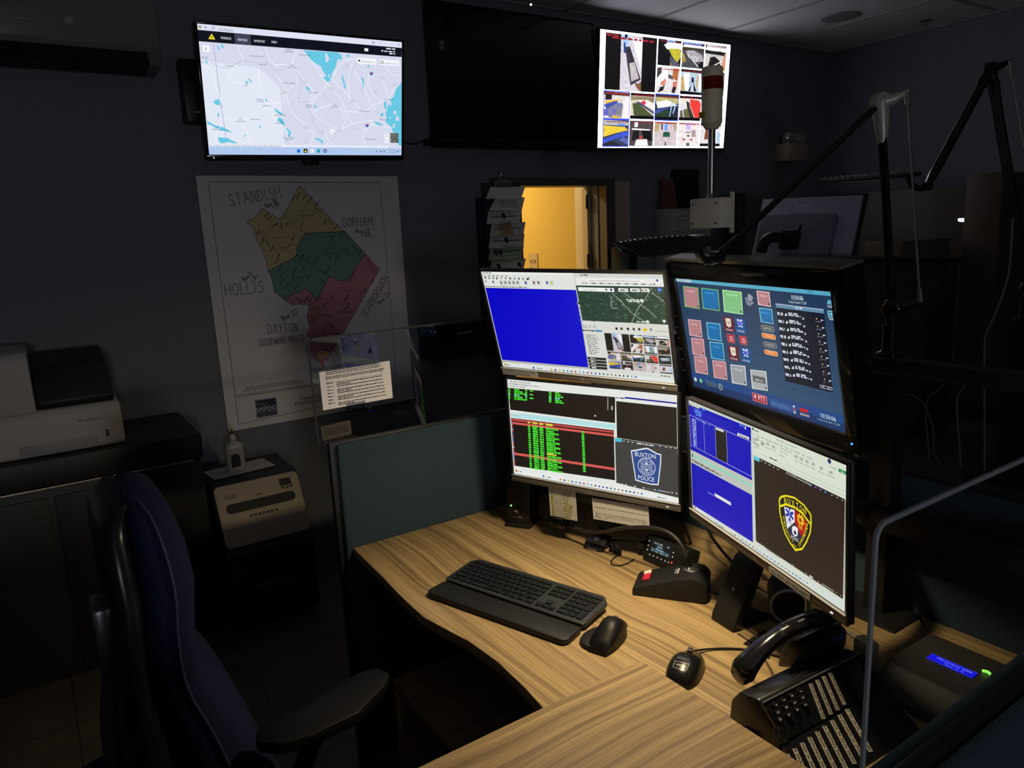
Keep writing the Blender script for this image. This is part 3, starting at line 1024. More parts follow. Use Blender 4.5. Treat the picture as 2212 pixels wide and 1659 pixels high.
# ================================================================= pictures of the cameras, in unit cells (x right, y down)
BL, WH = (12, 12, 14), (235, 235, 240)
FEEDS = {
    'window': [((18, 18, 20), [(0, 0), (1, 0), (1, 1), (0, 1)]), ((196, 190, 200), [(.29, 0), (.71, 0), (.71, 1), (.29, 1)]), ((150, 185, 225), [(.32, 0), (.46, 0), (.44, .15), (.40, .3), (.34, .3)]),
               ((230, 235, 245), [(.50, .05), (.70, .05), (.70, .6), (.60, .35)]), ((60, 55, 65), [(.37, .22), (.46, .20), (.70, .78), (.50, .90), (.42, .5)]), ((190, 180, 185), [(.46, .50), (.56, .47), (.66, .76), (.51, .83)]),
               ((40, 38, 45), [(.40, .26), (.48, .24), (.56, .46), (.47, .49)]), ((120, 85, 60), [(.58, .84), (.66, .86), (.71, .80), (.71, 1), (.66, .98), (.60, .90)]), ((30, 60, 130), [(.34, .15), (.37, .13), (.39, .32), (.35, .33)])],
    'lawn': [((20, 20, 24), [(0, 0), (1, 0), (1, 1), (0, 1)]), ((120, 170, 225), [(.35, 0), (.7, 0), (.8, .1), (.4, .12)]), ((225, 225, 225), [(.25, .22), (.4, .1), (1, .1), (1, .35), (.6, .32), (.4, .38)]), ((178, 170, 50), [(.45, .35), (.9, .3), (1, .45), (1, .6), (.85, .85), (.6, .6)]),
             ((80, 80, 95), [(.52, .6), (.75, .75), (.95, .9), (.95, 1), (.55, 1)]), ((120, 110, 60), [(.55, .85), (.65, .9), (.62, 1), (.52, 1)]), ((30, 30, 60), [(.42, .35), (.55, .5), (.55, .6), (.42, .45)])],
    'lot': [((70, 68, 75), [(0, 0), (1, 0), (1, 1), (0, 1)]), ((100, 150, 215), [(0, 0), (.8, 0), (.9, .12), (.1, .12)]), ((225, 225, 230), [(.1, .10), (1, .12), (1, .22), (0, .2)]), ((60, 55, 40), [(0, .2), (1, .2), (1, .34), (.5, .26), (0, .34)]), ((160, 155, 160), [(.15, .35), (.5, .3), (.9, .45), (1, .7), (.6, .75), (.3, .6)]),
            ((235, 235, 240), [(.2, .45), (.23, .44), (.8, .95), (.77, .97)]), ((235, 235, 240), [(.5, .5), (.53, .5), (.45, .62), (.42, .62)]), ((235, 235, 240), [(.6, .52), (.63, .52), (.55, .68), (.52, .68)]), ((235, 235, 240), [(.7, .56), (.73, .56), (.65, .74), (.62, .74)]), ((20, 20, 25), [(.8, .8), (1, .65), (1, 1), (.7, 1)]), ((150, 130, 60), [(0, .4), (.1, .5), (.2, .75), (0, .85)])],
    'lot2': [((60, 60, 65), [(0, 0), (1, 0), (1, 1), (0, 1)]), ((235, 235, 240), [(.1, .02), (1, .05), (1, .25), (0, .22)]), ((25, 25, 25), [(0, .2), (.3, .28), (.7, .22), (1, .3), (1, .38), (0, .34)]), ((190, 185, 180), [(0, .36), (1, .4), (1, .75), (.5, .95), (0, .95)]), ((30, 28, 30), [(.25, .5), (.45, .45), (.7, .6), (.8, 1), (.15, 1)]), ((235, 235, 235), [(0, .9), (.4, .82), (.8, .6), (.82, .63), (.4, .87), (0, .96)]), ((200, 130, 100), [(.93, .3), (1, .3), (1, 1), (.78, 1)])],
    'desk': [((205, 200, 200), [(0, 0), (1, 0), (1, 1), (0, 1)]), ((60, 60, 62), [(0, .05), (.2, 0), (.2, .22), (0, .45)]), ((225, 225, 228), [(.2, .0), (.48, .1), (.48, .5), (0, .75), (0, .45), (.2, .22)]), ((90, 85, 90), [(.5, .25), (.72, .32), (.7, .46), (.48, .4)]), ((205, 120, 110), [(.15, .62), (.38, .42), (.42, .52), (.28, .74)]), ((30, 28, 30), [(.18, .76), (.28, .76), (.38, .6), (.3, .9), (.06, 1)]), ((170, 100, 60), [(.68, 0), (.95, 0), (.9, .5), (.68, .4)]), ((190, 105, 95), [(.7, .55), (.9, .5), (.88, .75), (.72, .72)]), ((50, 35, 35), [(.72, .72), (.88, .75), (.8, 1), (.66, .95)])],
    'hall': [((165, 185, 200), [(0, 0), (1, 0), (1, 1), (0, 1)]), ((15, 15, 18), [(0, 0), (1, 0), (1, .12), (0, .1)]), ((185, 150, 90), [(.02, .3), (.12, .3), (.22, .85), (.04, .85)]), ((225, 235, 245), [(.1, .15), (.4, .12), (.38, .85), (.22, .85)]), ((25, 25, 35), [(.5, .3), (.58, .3), (.62, .6), (.75, .86), (.62, .86), (.55, .5), (.46, .86), (.36, .86), (.48, .6)]), ((180, 190, 210), [(.48, .5), (.58, .5), (.62, .86), (.46, .86)]), ((190, 150, 90), [(.74, .2), (.8, .2), (.78, .6), (.7, .8)]), ((230, 240, 250), [(.82, .15), (1, .15), (1, .85), (.84, .85)]), ((15, 15, 18), [(0, .86), (1, .9), (1, 1), (0, 1)])],
    'cafe': [((90, 80, 75), [(0, 0), (1, 0), (1, 1), (0, 1)]), ((150, 140, 135), [(0, .1), (.9, .1), (.7, .5), (0, .5)]), ((30, 25, 25), [(0, .5), (1, .35), (1, .75), (.4, .9)]), ((170, 120, 70), [(.5, .4), (.8, .35), (.7, .6)])],
    'yard': [((205, 200, 195), [(0, 0), (1, 0), (1, 1), (0, 1)]), ((95, 50, 45), [(0, 0), (1, .02), (1, .14), (0, .12)]), ((35, 30, 30), [(.05, .1), (.3, .12), (.3, .3), (.05, .32)]), ((215, 170, 60), [(.05, .36), (.5, .28), (.7, .30), (.4, .38), (.05, .5)]), ((60, 75, 160), [(.0, .5), (.5, .32), (.55, .42), (.1, .66)]), ((120, 120, 135), [(.15, .62), (.5, .42), (.75, .45), (.7, .95), (.2, .98)]), ((95, 95, 175), [(0, .68), (.3, .60), (.5, .68), (.4, .92), (0, .9)]), ((90, 110, 160), [(.5, .4), (.72, .42), (.7, .6), (.5, .58)]), ((215, 175, 40), [(.38, .86), (.65, .86), (.6, 1), (.3, 1)]), ((225, 215, 225), [(.82, .2), (1, .2), (1, 1), (.75, 1)])],
    'path': [((200, 190, 170), [(0, 0), (1, 0), (1, 1), (0, 1)]), ((15, 15, 18), [(0, 0), (1, 0), (1, .12), (0, .1)]), ((130, 120, 90), [(0, .12), (1, .14), (1, .34), (.5, .24), (0, .28)]), ((225, 215, 210), [(.3, .3), (.7, .24), (1, .4), (1, .6), (.5, .4)]), ((190, 50, 80), [(.42, .34), (.58, .26), (.64, .40), (.52, .46)]), ((75, 75, 110), [(.2, .34), (.35, .32), (1, .70), (1, .80)]), ((70, 80, 50), [(.08, .4), (.3, .38), (1, .88), (.5, .88), (.16, .86)]), ((15, 15, 18), [(0, .87), (1, .87), (1, 1), (0, 1)])],
    'rail': [((40, 44, 50), [(0, 0), (1, 0), (1, 1), (0, 1)]), ((170, 165, 110), [(0, .1), (1, .12), (1, .34), (0, .3)]), ((225, 225, 230), [(.02, .3), (.5, .2), (1, .4), (.6, .46), (.1, .55)]), ((60, 75, 150), [(0, .62), (.55, .48), (.6, .54), (0, .78)]), ((40, 60, 45), [(0, .8), (.5, .55), (.7, .7), (.6, .9), (0, .9)]), ((150, 185, 235), [(.7, .3), (.76, .3), (.66, .86), (.62, .86)]), ((150, 185, 235), [(.86, .35), (.92, .36), (.8, .75), (.76, .74)]), ((15, 15, 18), [(0, .88), (1, .88), (1, 1), (0, 1)])],
    'red': [((215, 205, 200), [(0, 0), (1, 0), (1, 1), (0, 1)]), ((15, 15, 18), [(0, 0), (1, 0), (1, .1), (0, .1)]), ((215, 60, 55), [(.48, .12), (.9, .16), (1, .3), (1, .9), (.75, .88), (.5, .4)]), ((55, 50, 48), [(.3, .2), (.45, .25), (.5, .45), (.72, .88), (.45, .88)]), ((95, 92, 60), [(.05, .6), (.4, .5), (.5, .88), (.05, .88)]), ((180, 190, 220), [(.08, .3), (.14, .3), (.26, .88), (.2, .88)]), ((15, 15, 18), [(0, .87), (1, .87), (1, 1), (0, 1)])],
    'van': [((30, 32, 36), [(0, 0), (1, 0), (1, 1), (0, 1)]), ((120, 150, 160), [(.1, .3), (.9, .2), (.9, .6), (.2, .7)]), ((200, 200, 205), [(.2, .35), (.7, .3), (.7, .5), (.3, .55)])],
    'field': [((55, 60, 85), [(0, 0), (1, 0), (1, 1), (0, 1)]), ((170, 170, 175), [(0, 0), (1, .05), (1, .2), (0, .2)]), ((90, 130, 200), [(.6, .12), (.85, .14), (.85, .24), (.6, .22)]), ((215, 185, 60), [(0, .22), (.85, .26), (1, .38), (.5, .5), (0, .66)]), ((60, 80, 190), [(0, .75), (.8, .45), (1, .42), (1, .6), (.5, .72), (0, .9)]), ((85, 95, 165), [(.6, .75), (.8, .66), (1, .72), (1, .95)]), ((40, 42, 50), [(0, .95), (.3, .8), (.7, .95), (.7, 1), (0, 1)])],
    'shop': [((75, 65, 68), [(0, 0), (1, 0), (1, 1), (0, 1)]), ((225, 225, 230), [(.1, .3), (.85, .33), (.85, .38), (.1, .36)]), ((30, 28, 30), [(.15, .4), (.4, .38), (.38, .7), (.1, .8)]), ((20, 20, 22), [(.5, .38), (.9, .4), (.95, .8), (.6, .7)]), ((225, 220, 225), [(.3, .75), (.75, .72), (.8, .98), (.22, .98)]), ((170, 60, 60), [(.42, .6), (.55, .6), (.52, .75), (.42, .72)]), ((235, 235, 235), [(.2, .05), (.35, .05), (.33, .25), (.2, .25)])],
    'mat': [((190, 178, 180), [(0, 0), (1, 0), (1, 1), (0, 1)]), ((150, 90, 80), [(0, .02), (1, .04), (1, .10), (0, .08)]), ((175, 150, 110), [(0, .1), (.25, .1), (.15, .4), (0, .45)]), ((175, 150, 130), [(.8, .1), (1, .1), (1, .4), (.86, .35)]), ((110, 150, 220), [(.43, .08), (.58, .08), (.58, .36), (.43, .36)]), ((60, 55, 60), [(.3, .1), (.36, .1), (.36, .34), (.3, .34)]), ((38, 80, 62), [(.4, .42), (.68, .42), (.7, .62), (.38, .62)]), ((30, 30, 30), [(.49, .82), (.53, .82), (.54, .97), (.48, .97)])],
    'tiles': [((215, 205, 205), [(0, 0), (1, 0), (1, 1), (0, 1)]), ((150, 90, 85), [(.05, .04), (.8, .05), (.8, .10), (.05, .09)]), ((185, 165, 215), [(.36, .02), (.58, .02), (.56, .32), (.38, .32)]), ((160, 140, 140), [(.6, .35), (.8, .3), (.85, .6), (.65, .62)]), ((90, 85, 90), [(.36, .4), (.56, .4), (.56, .44), (.36, .44)]), ((80, 78, 82), [(.44, .52), (.54, .52), (.54, .6), (.42, .6)]), ((165, 85, 80), [(.24, .68), (.36, .68), (.34, .76), (.22, .76)]), ((165, 85, 80), [(.58, .68), (.68, .68), (.7, .76), (.58, .76)]), ((90, 88, 92), [(.42, .86), (.56, .86), (.57, 1), (.41, 1)])],
    'last': [((205, 200, 205), [(0, 0), (1, 0), (1, 1), (0, 1)]), ((15, 15, 18), [(0, 0), (1, 0), (1, .12), (0, .12)]), ((120, 70, 50), [(.25, .3), (.45, .3), (.42, .7), (.2, .7)]), ((160, 190, 210), [(.8, .4), (1, .4), (1, .85), (.85, .85)]), ((15, 15, 18), [(0, .88), (1, .88), (1, 1), (0, 1)])],
}


def feed(cv, name, u0, v1, u1, v0, l, cap=True):
    """draw one camera picture in the local cell u0..u1, v0(bottom)..v1(top)"""
    for k, (col, pl) in enumerate(FEEDS[name]):
        cv._f([(u0 + (u1 - u0) * x, v1 - (v1 - v0) * y) for x, y in pl], col, l + min(k, 4) * .6)
    if cap:
        r_ = random.Random(len(name))
        hh = (v1 - v0) * .035
        x = u0 + (u1 - u0) * .12
        while x < u0 + (u1 - u0) * .85:
            wl = (u1 - u0) * r_.uniform(.05, .14)
            cv.lrect(x, v1 - (v1 - v0) * .09, min(x + wl, u1), v1 - (v1 - v0) * .09 + hh, (150, 35, 45), l + 5)
            x += wl + (u1 - u0) * .025


GRID = [('window', 0, 0, 2, 2), ('lawn', 2, 0, 1, 1), ('lot', 3, 0, 1, 1), ('lot2', 4, 0, 1, 1), ('desk', 2, 1, 1, 1), ('hall', 3, 1, 1, 1), ('cafe', 4, 1, 1, 1),
        ('yard', 0, 2, 1, 1), ('path', 1, 2, 1, 1), ('rail', 2, 2, 1, 1), ('red', 3, 2, 1, 1), ('van', 4, 2, 1, 1),
        ('field', 0, 3, 1, 1), ('shop', 1, 3, 1, 1), ('mat', 2, 3, 1, 1), ('tiles', 3, 3, 1, 1), ('last', 4, 3, 1, 1)]


def feedgrid(cv, u0, v0, u1, v1, l, g=.004, hi=True):
    cw, ch = (u1 - u0) / 5, (v1 - v0) / 4
    for nm, cx_, cy_, sx, sy in GRID:
        a, b_ = u0 + cx_ * cw + g / 2, u0 + (cx_ + sx) * cw - g / 2
        t, bo = v1 - cy_ * ch - g / 2, v1 - (cy_ + sy) * ch + g / 2
        if hi and nm in ('yard', 'rail', 'field'):
            cv.lrect(a - g * .6, bo - g * .6, b_ + g * .6, t + g * .6, (60, 80, 230), l)
        feed(cv, nm, a, t, b_, bo, l + 1, hi)


def display_case(root, w_, h_, side, top, bot, depth, m, z0=0.0, bulge=None, back=0.0):
    """thin case with a rim in front of the panel and a body behind"""
    b = MB()
    W, H = w_ + 2 * side, h_ + top + bot
    cz = (top - bot) / 2
    b.box((0, depth / 2 + .0015, cz), (W, depth, H), bev=.004)
    b.box((0, -.0015, h_ / 2 + top / 2), (W, .007, top), bev=.0015)
    b.box((-w_ / 2 - side / 2, -.0015, cz), (side, .007, H), bev=.0015)
    b.box((w_ / 2 + side / 2, -.0015, cz), (side, .007, H), bev=.0015)
    if bulge:
        bw, bh, bd = bulge
        b.box((0, depth + bd / 2, -.02), (bw, bd, bh), bev=.012)
    o = obj('case', b, m, root)
    b = MB()
    b.box((0, -.0018, -h_ / 2 - bot / 2), (W, .008, bot), bev=.0015)
    return o, b


# ================================================================= television with the road map
TVW, TVH = .94, .529
T1c = [(425.3, 51), (867.9, 91), (866.8, 335.8), (452, 333.6)]
tv = thing('map_television', 'lit television on the left wall showing a pale road map with blue lakes', 'television', M=panelM((-3.5314, 1.2610, 2.3246), 89.207, 12.133, -0.717))
cs, b = display_case(tv, TVW, TVH, .011, .011, .024, .045, GLOSS, bulge=(.5, .3, .035))
obj('bottom_bezel', b, GLOSS, tv)
b = MB()
b.sph((-TVW / 2 + .018, -.006, -TVH / 2 - .014), .0028)
obj('power_light', b, emis('white_led', (1, 1, 1), 1.0), tv)
b = MB()
b.box((0, .10, -.03), (.22, .05, .2))
b.box((0, .155, .02), (.06, .09, .06))
b.box((0, .01, -TVH / 2 - .032), (.07, .02, .03), bev=.006)
obj('wall_mount', b, BLK, tv)
c = Canvas(T1c, TVW, TVH, (400, 30), 4.424)
c.bg((214, 218, 236), 0)
LAKE, ROAD, BORD, LBL = (105, 200, 228), (243, 246, 252), (172, 176, 205), (60, 75, 120)
c.poly([(145, 440), (700, 520), (900, 700), (950, 1250), (230, 1250)], (226, 231, 245), .3)
c.rect(100, 90, 2100, 160, (222, 226, 244), 1)
c.poly([(113, 93), (2070, 270), (2071, 325), (116, 152)], (222, 226, 244), 1.5)
c.poly([(116, 152), (2071, 325), (2068, 412), (126, 262)], (14, 18, 30), 2)
c.poly([(468, 186), (622, 200), (628, 297), (474, 285)], (62, 66, 88), 3)
c.poly([(252, 188), (286, 246), (220, 240)], (240, 226, 30), 3)
c.poly([(248, 212), (262, 226), (244, 232)], (60, 50, 20), 4)
for t_, x, y, x1 in (('EVIDENCE', 340, 240, 438), ('RESPOND', 500, 256, 592), ('INVENTORY', 655, 268, 762), ('HELP', 822, 278, 875)):
    c.text(t_, x, y, .0095, (235, 238, 248), 4, x1=x1)
c.rect(128, 112, 152, 140, (25, 25, 20), 3)
c.poly([(140, 114), (150, 136), (130, 134)], (235, 225, 60), 4)
c.line([(182, 128), (212, 130)], .0015, (40, 45, 60), 3)
c.line([(194, 120), (182, 128), (194, 138)], .0015, (40, 45, 60), 3)
for k in range(9):
    a0, a1 = R(40 * k), R(40 * k + 34)
    c.line([(267 + 14 * math.cos(a0), 134 + 14 * math.sin(a0)), (267 + 14 * math.cos(a1), 134 + 14 * math.sin(a1))], .0014, (40, 45, 60), 3)
c.text('Axon Respond', 318, 158, .010, (90, 95, 115), 3, x1=452)
for x, y in ((1797, 274), (1855, 279), (1915, 284), (1977, 290)):
    c.line([(x - 8, y), (x + 8, y + 1)], .0013, (50, 55, 70), 3)
c.box(1787, 262, 1807, 286, .0012, (50, 55, 70), 3)
c.line([(2030, 285), (2046, 303)], .0013, (30, 35, 50), 3)
c.line([(2046, 285), (2030, 303)], .0013, (30, 35, 50), 3)
c.rect(1712, 326, 1748, 358, (235, 238, 245), 4)
for k, (x, y, x1) in enumerate(((1920, 336, 2008), (1875, 358, 2008), (1950, 384, 2008))):
    c.scrib(x, y, x1, .006, (225, 228, 240), 4, k)
# water
for pl in (
    [(1125, 345), (1170, 350), (1330, 360), (1450, 368), (1490, 390), (1500, 445), (1478, 430), (1450, 440), (1440, 500), (1400, 570), (1395, 640), (1370, 658), (1335, 640), (1308, 610), (1350, 595), (1310, 540), (1295, 500), (1240, 470), (1200, 440), (1165, 390)],
    [(300, 300), (320, 310), (335, 350), (318, 345)], [(338, 288), (362, 300), (368, 332), (350, 325)], [(190, 432), (208, 450), (220, 478), (200, 470)], [(592, 610), (612, 620), (642, 652), (628, 658)], [(568, 640), (598, 645), (600, 665), (580, 662)],
    [(273, 830), (318, 815), (338, 838), (336, 872), (300, 872), (280, 860)], [(1148, 698), (1172, 696), (1196, 738), (1165, 730)], [(306, 945), (324, 950), (326, 985), (314, 990)], [(700, 1062), (722, 1075), (724, 1090), (704, 1082)],
    [(205, 1020), (235, 1035), (300, 1070), (345, 1075), (385, 1095), (460, 1138), (400, 1125), (350, 1115), (290, 1085), (215, 1050)], [(315, 1180), (400, 1185), (500, 1235), (480, 1240), (415, 1225), (340, 1238), (318, 1210)],
    [(848, 895), (880, 920), (935, 965), (915, 968), (868, 940)], [(872, 1010), (905, 985), (930, 1010), (955, 1070), (930, 1060), (890, 1030)], [(955, 1092), (975, 1095), (1012, 1130), (998, 1178), (978, 1170), (990, 1130)],
    [(1230, 870), (1250, 875), (1252, 900), (1235, 895)], [(1498, 570), (1506, 600), (1520, 640), (1536, 720), (1520, 710), (1508, 660), (1494, 605)], [(1682, 598), (1704, 620), (1710, 700), (1696, 700), (1690, 650)], [(1742, 488), (1760, 492), (1762, 512), (1742, 510)],
    [(1538, 398), (1548, 385), (1570, 392), (1552, 420)], [(1478, 445), (1490, 450), (1492, 470)], [(762, 808), (775, 815), (790, 840), (768, 835)], [(560, 1165), (580, 1150), (578, 1172), (565, 1175)],
    [(1238, 1185), (1270, 1190), (1318, 1215), (1306, 1248), (1290, 1215), (1250, 1205)],
    [(2062, 655), (2040, 690), (2015, 720), (1990, 790), (1965, 820), (1930, 900), (1912, 960), (1925, 990), (1915, 1040), (1945, 1060), (1975, 1100), (1990, 1150), (1990, 1180), (2045, 1262), (2066, 1262), (2067, 655)],
    [(1900, 838), (1922, 836), (1924, 900), (1908, 918), (1898, 880)], [(1860, 958), (1890, 945), (1895, 980), (1870, 985)], [(1790, 1015), (1830, 1035), (1870, 1050), (1892, 1070), (1850, 1068), (1810, 1045)]):
    c.poly(pl, LAKE, 2)
for pl in ([(1333, 375), (1350, 380), (1376, 425), (1360, 462), (1340, 455), (1338, 410)], [(1365, 578), (1376, 575), (1382, 600), (1370, 615)], [(1985, 935), (2012, 920), (2020, 955), (1998, 965)], [(2015, 975), (2040, 985), (2045, 1020), (2010, 1025)], [(1980, 1060), (2008, 1050), (2000, 1085), (1985, 1080)], [(1945, 850), (1965, 840), (1975, 865), (1955, 880)], [(1948, 990), (1965, 985), (1960, 1010)]):
    c.poly(pl, (214, 218, 236), 3)
for pl in ([(268, 285), (340, 840), (388, 1175)],):
    c.line(pl, .0022, (155, 160, 200), 3)
for pl in ([(250, 470), (350, 515), (410, 515), (555, 440), (580, 455), (700, 465), (785, 470)], [(745, 320), (785, 470), (850, 545), (910, 540), (985, 500), (1060, 540), (1105, 620), (1110, 690), (1085, 760), (1080, 840), (1120, 850), (1170, 840), (1200, 940), (1215, 1020), (1280, 1120), (1320, 1130)]):
    c.line(pl, .0016, BORD, 3)
for pl in ([(500, 310), (520, 370), (555, 440)], [(752, 325), (800, 440), (860, 490), (950, 480), (1060, 540), (1140, 640), (1240, 760), (1180, 860), (1210, 940), (1330, 1040), (1480, 1105), (1600, 1050), (1700, 1030), (1800, 1020)], [(1070, 350), (1030, 420), (1020, 480)],
           [(170, 490), (250, 530), (275, 600), (300, 740), (340, 780), (335, 880)], [(410, 540), (420, 610), (470, 660), (560, 660), (640, 700), (700, 780), (780, 860), (850, 980), (960, 1110), (975, 1180), (1040, 1240)], [(700, 500), (700, 600), (725, 700), (740, 800), (780, 860), (930, 845), (960, 740), (1060, 660), (1070, 600)],
           [(860, 580), (950, 680), (970, 800), (1010, 940), (1100, 1020), (1230, 1150), (1200, 1240)], [(360, 1015), (480, 1010), (680, 1000), (700, 950), (780, 890)], [(550, 1040), (600, 1160), (635, 1240)], [(360, 1050), (300, 1120), (290, 1230)],
           [(1125, 360), (1230, 480), (1290, 580), (1360, 665), (1450, 770), (1500, 830), (1530, 940), (1600, 1060)], [(1360, 665), (1280, 760), (1200, 860)], [(1370, 655), (1500, 450), (1620, 430), (1700, 500)], [(1230, 930), (1320, 890), (1440, 860), (1500, 920)],
           [(1400, 630), (1500, 720), (1590, 830), (1660, 900), (1660, 930)], [(1600, 460), (1560, 640), (1560, 780), (1590, 840)], [(1540, 930), (1700, 940), (1790, 880), (1900, 830), (1970, 770), (2000, 700)], [(1610, 540), (1700, 680), (1770, 860), (1840, 940)], [(1760, 560), (1740, 680), (1800, 780), (1880, 840)], [(1920, 560), (1890, 640), (1930, 780)], [(1910, 500), (1960, 570), (2060, 600)],
           [(1700, 1150), (1760, 1070), (1830, 1020)], [(1690, 1160), (1720, 1250)], [(1990, 1090), (1900, 1080), (1780, 1060), (1700, 1110)], [(1480, 1110), (1540, 1010), (1500, 920)], [(1340, 1130), (1350, 1180), (1400, 1250)]):
    c.line(pl, .0026, ROAD, 3.5)
for pl in ([(1560, 1100), (1600, 1085), (1660, 1110)], [(1290, 740), (1400, 850)], [(1180, 1170), (1130, 1240)], [(1570, 640), (1590, 540), (1640, 460)]):
    c.line(pl, .0014, BORD, 3.4)
for t_, x, y, x1 in (('DURGINTOWN', 618, 408, 745), ('NORTH', 958, 348, 1020), ('BALDWIN', 948, 366, 1030), ('LONG BEACH', 1083, 396, 1195), ('PORTER', 382, 502, 458), ('CORNISH', 700, 490, 778), ('EAST', 996, 498, 1044), ('BALDWIN', 982, 516, 1060), ('RUIN CORNER', 936, 666, 1056), ('TWO TRAILS', 1168, 756, 1272),
                     ('PENNYS', 680, 822, 750), ('CORNER', 680, 842, 752), ('LIMERICK', 736, 884, 820), ('LAKE', 888, 956, 932), ('ARROWHEAD', 852, 974, 965), ('LITTLE', 876, 1030, 930), ('OSSIPEE', 866, 1050, 946), ('BONNY', 1150, 878, 1208), ('EAGLE', 1152, 896, 1206), ('WEST', 1408, 870, 1452), ('GORHAM', 1396, 890, 1464), ('WESTBROOK', 1655, 936, 1762),
                     ('WEST', 504, 1010, 552), ('NEWFIELD', 484, 1032, 576), ('NEWFIELD', 620, 1012, 712), ('EAST', 282, 1094, 328), ('WAKEFIELD', 256, 1112, 360), ('WATERBORO', 932, 1190, 1042), ('CENTER', 952, 1208, 1022), ('SCARBOROUGH', 1708, 1204, 1826), ('FALMOUTH', 1902, 822, 1982), ('PORTLAND', 1850, 1016, 1938), ('LEDOM', 148, 422, 214), ('AM', 152, 468, 180)):
    c.text(t_, x, y, .0058, LBL, 5, x1=x1)
for x, y in ((584, 677), (343, 874), (952, 748), (1139, 654), (1396, 716), (1545, 493), (1593, 837), (1693, 718), (1832, 938), (1816, 755), (1149, 1083), (1298, 1134), (1468, 1105), (1891, 610), (1998, 677)):
    c.box(x - 15, y - 13, x + 15, y + 13, .0012, (110, 120, 150), 5)
    c.rect(x - 14, y - 12, x + 14, y + 12, (240, 243, 250), 4.6)
    c.rect(x - 7, y - 4, x + 7, y + 4, (140, 145, 165), 5)
for x, y in ((1778, 572), (1737, 1070)):
    c.poly([(x - 17, y - 15), (x + 17, y - 15), (x + 15, y + 8), (x, y + 18), (x - 15, y + 8)], (60, 110, 200), 5)
    c.poly([(x - 17, y - 15), (x + 17, y - 15), (x + 17, y - 7), (x - 17, y - 7)], (200, 60, 90), 6)
c.disc(1405, 1127, .0125, (248, 250, 255), 5, 20)
c.text('2', 1399, 1137, .010, (30, 35, 50), 6)
c.disc(1425, 1148, .0028, (70, 150, 180), 6)
c.rect(165, 298, 234, 368, (248, 250, 255), 4)
c.line([(192, 322), (203, 334), (192, 346)], .0022, (30, 35, 50), 5)
c.rect(1640, 416, 1826, 486, (246, 248, 255), 4)
c.rect(1858, 432, 2045, 500, (246, 248, 255), 4)
c.rect(1652, 438, 1672, 455, (30, 32, 45), 5)
for dx, dy in ((0, 0), (18, 0), (0, 18), (18, 18)):
    c.rect(1866 + dx, 448 + dy, 1876 + dx, 458 + dy, (30, 32, 45), 5)
c.text('RECORDING (0)', 1688, 462, .0068, (70, 76, 96), 5, x1=1812)
c.text('ZOOM TO FIT (2)', 1902, 478, .0068, (70, 76, 96), 5, x1=2032)
c.rect(1905, 1146, 1942, 1236, (240, 243, 252), 4)
c.text('+', 1915, 1178, .010, (60, 66, 90), 5)
c.text('-', 1917, 1222, .012, (60, 66, 90), 5)
c.rect(1958, 1140, 2038, 1234, (96, 100, 96), 4)
rr_ = random.Random(9)
for k in range(60):
    x, y = rr_.uniform(1960, 2028), rr_.uniform(1143, 1224)
    c.rect(x, y, x + rr_.uniform(3, 10), y + rr_.uniform(3, 9), rr_.choice([(60, 66, 62), (150, 152, 148), (120, 124, 118)]), 5)
c.poly([(228, 1244), (2066, 1264), (2066, 1284), (228, 1266)], (232, 236, 247), 4)
c.text('Esri, TomTom, Garmin, SafeGraph, METI/NASA, USGS, EPA, NPS, USDA, USFWS', 232, 1262, .0062, (120, 124, 145), 5, x1=915)
c.text('Powered by Esri', 1945, 1278, .006, (110, 115, 140), 5, x1=2055)
c.poly([(228, 1266), (2066, 1284), (2065, 1353), (230, 1343)], (176, 200, 236), 4)
for x, col in ((1083, (20, 120, 220)), (1272, (40, 160, 190)), (1335, (60, 75, 110))):
    c.rect(x - 16, 1294, x + 16, 1326, col, 5)
c.rect(1129, 1290, 1167, 1328, (28, 28, 24), 5)
c.poly([(1148, 1296), (1160, 1322), (1136, 1320)], (235, 228, 70), 6)
c.rect(1192, 1292, 1228, 1328, (245, 247, 252), 5)
c.text('P', 1200, 1322, .009, (70, 75, 95), 6)
c.disc(1335, 1311, .0045, (170, 190, 225), 6)
c.text('10:52 AM', 1945, 1312, .0058, (100, 112, 150), 5, x1=2010)
c.text('12/17/2024', 1932, 1334, .0058, (100, 112, 150), 5, x1=2010)
for x in (1828, 1868, 1900, 2030):
    c.rect(x - 7, 1308, x + 7, 1322, (105, 118, 160), 5)
c.build('screen', EMW, tv)

# cable hanging between the televisions
b = MB()
b.tube([P(872, 306, x=-3.70), P(890, 312, x=-3.71), P(912, 306, x=-3.72), P(930, 298, x=-3.72), P(938, 285, x=-3.70)], .004, smooth=2)
b.box(P(922, 308, x=-3.715), (.03, .03, .035), bev=.003)
tag(obj('television_cable', b, BLK), 'thin black cable with a plug looping between the two left televisions', 'cable')

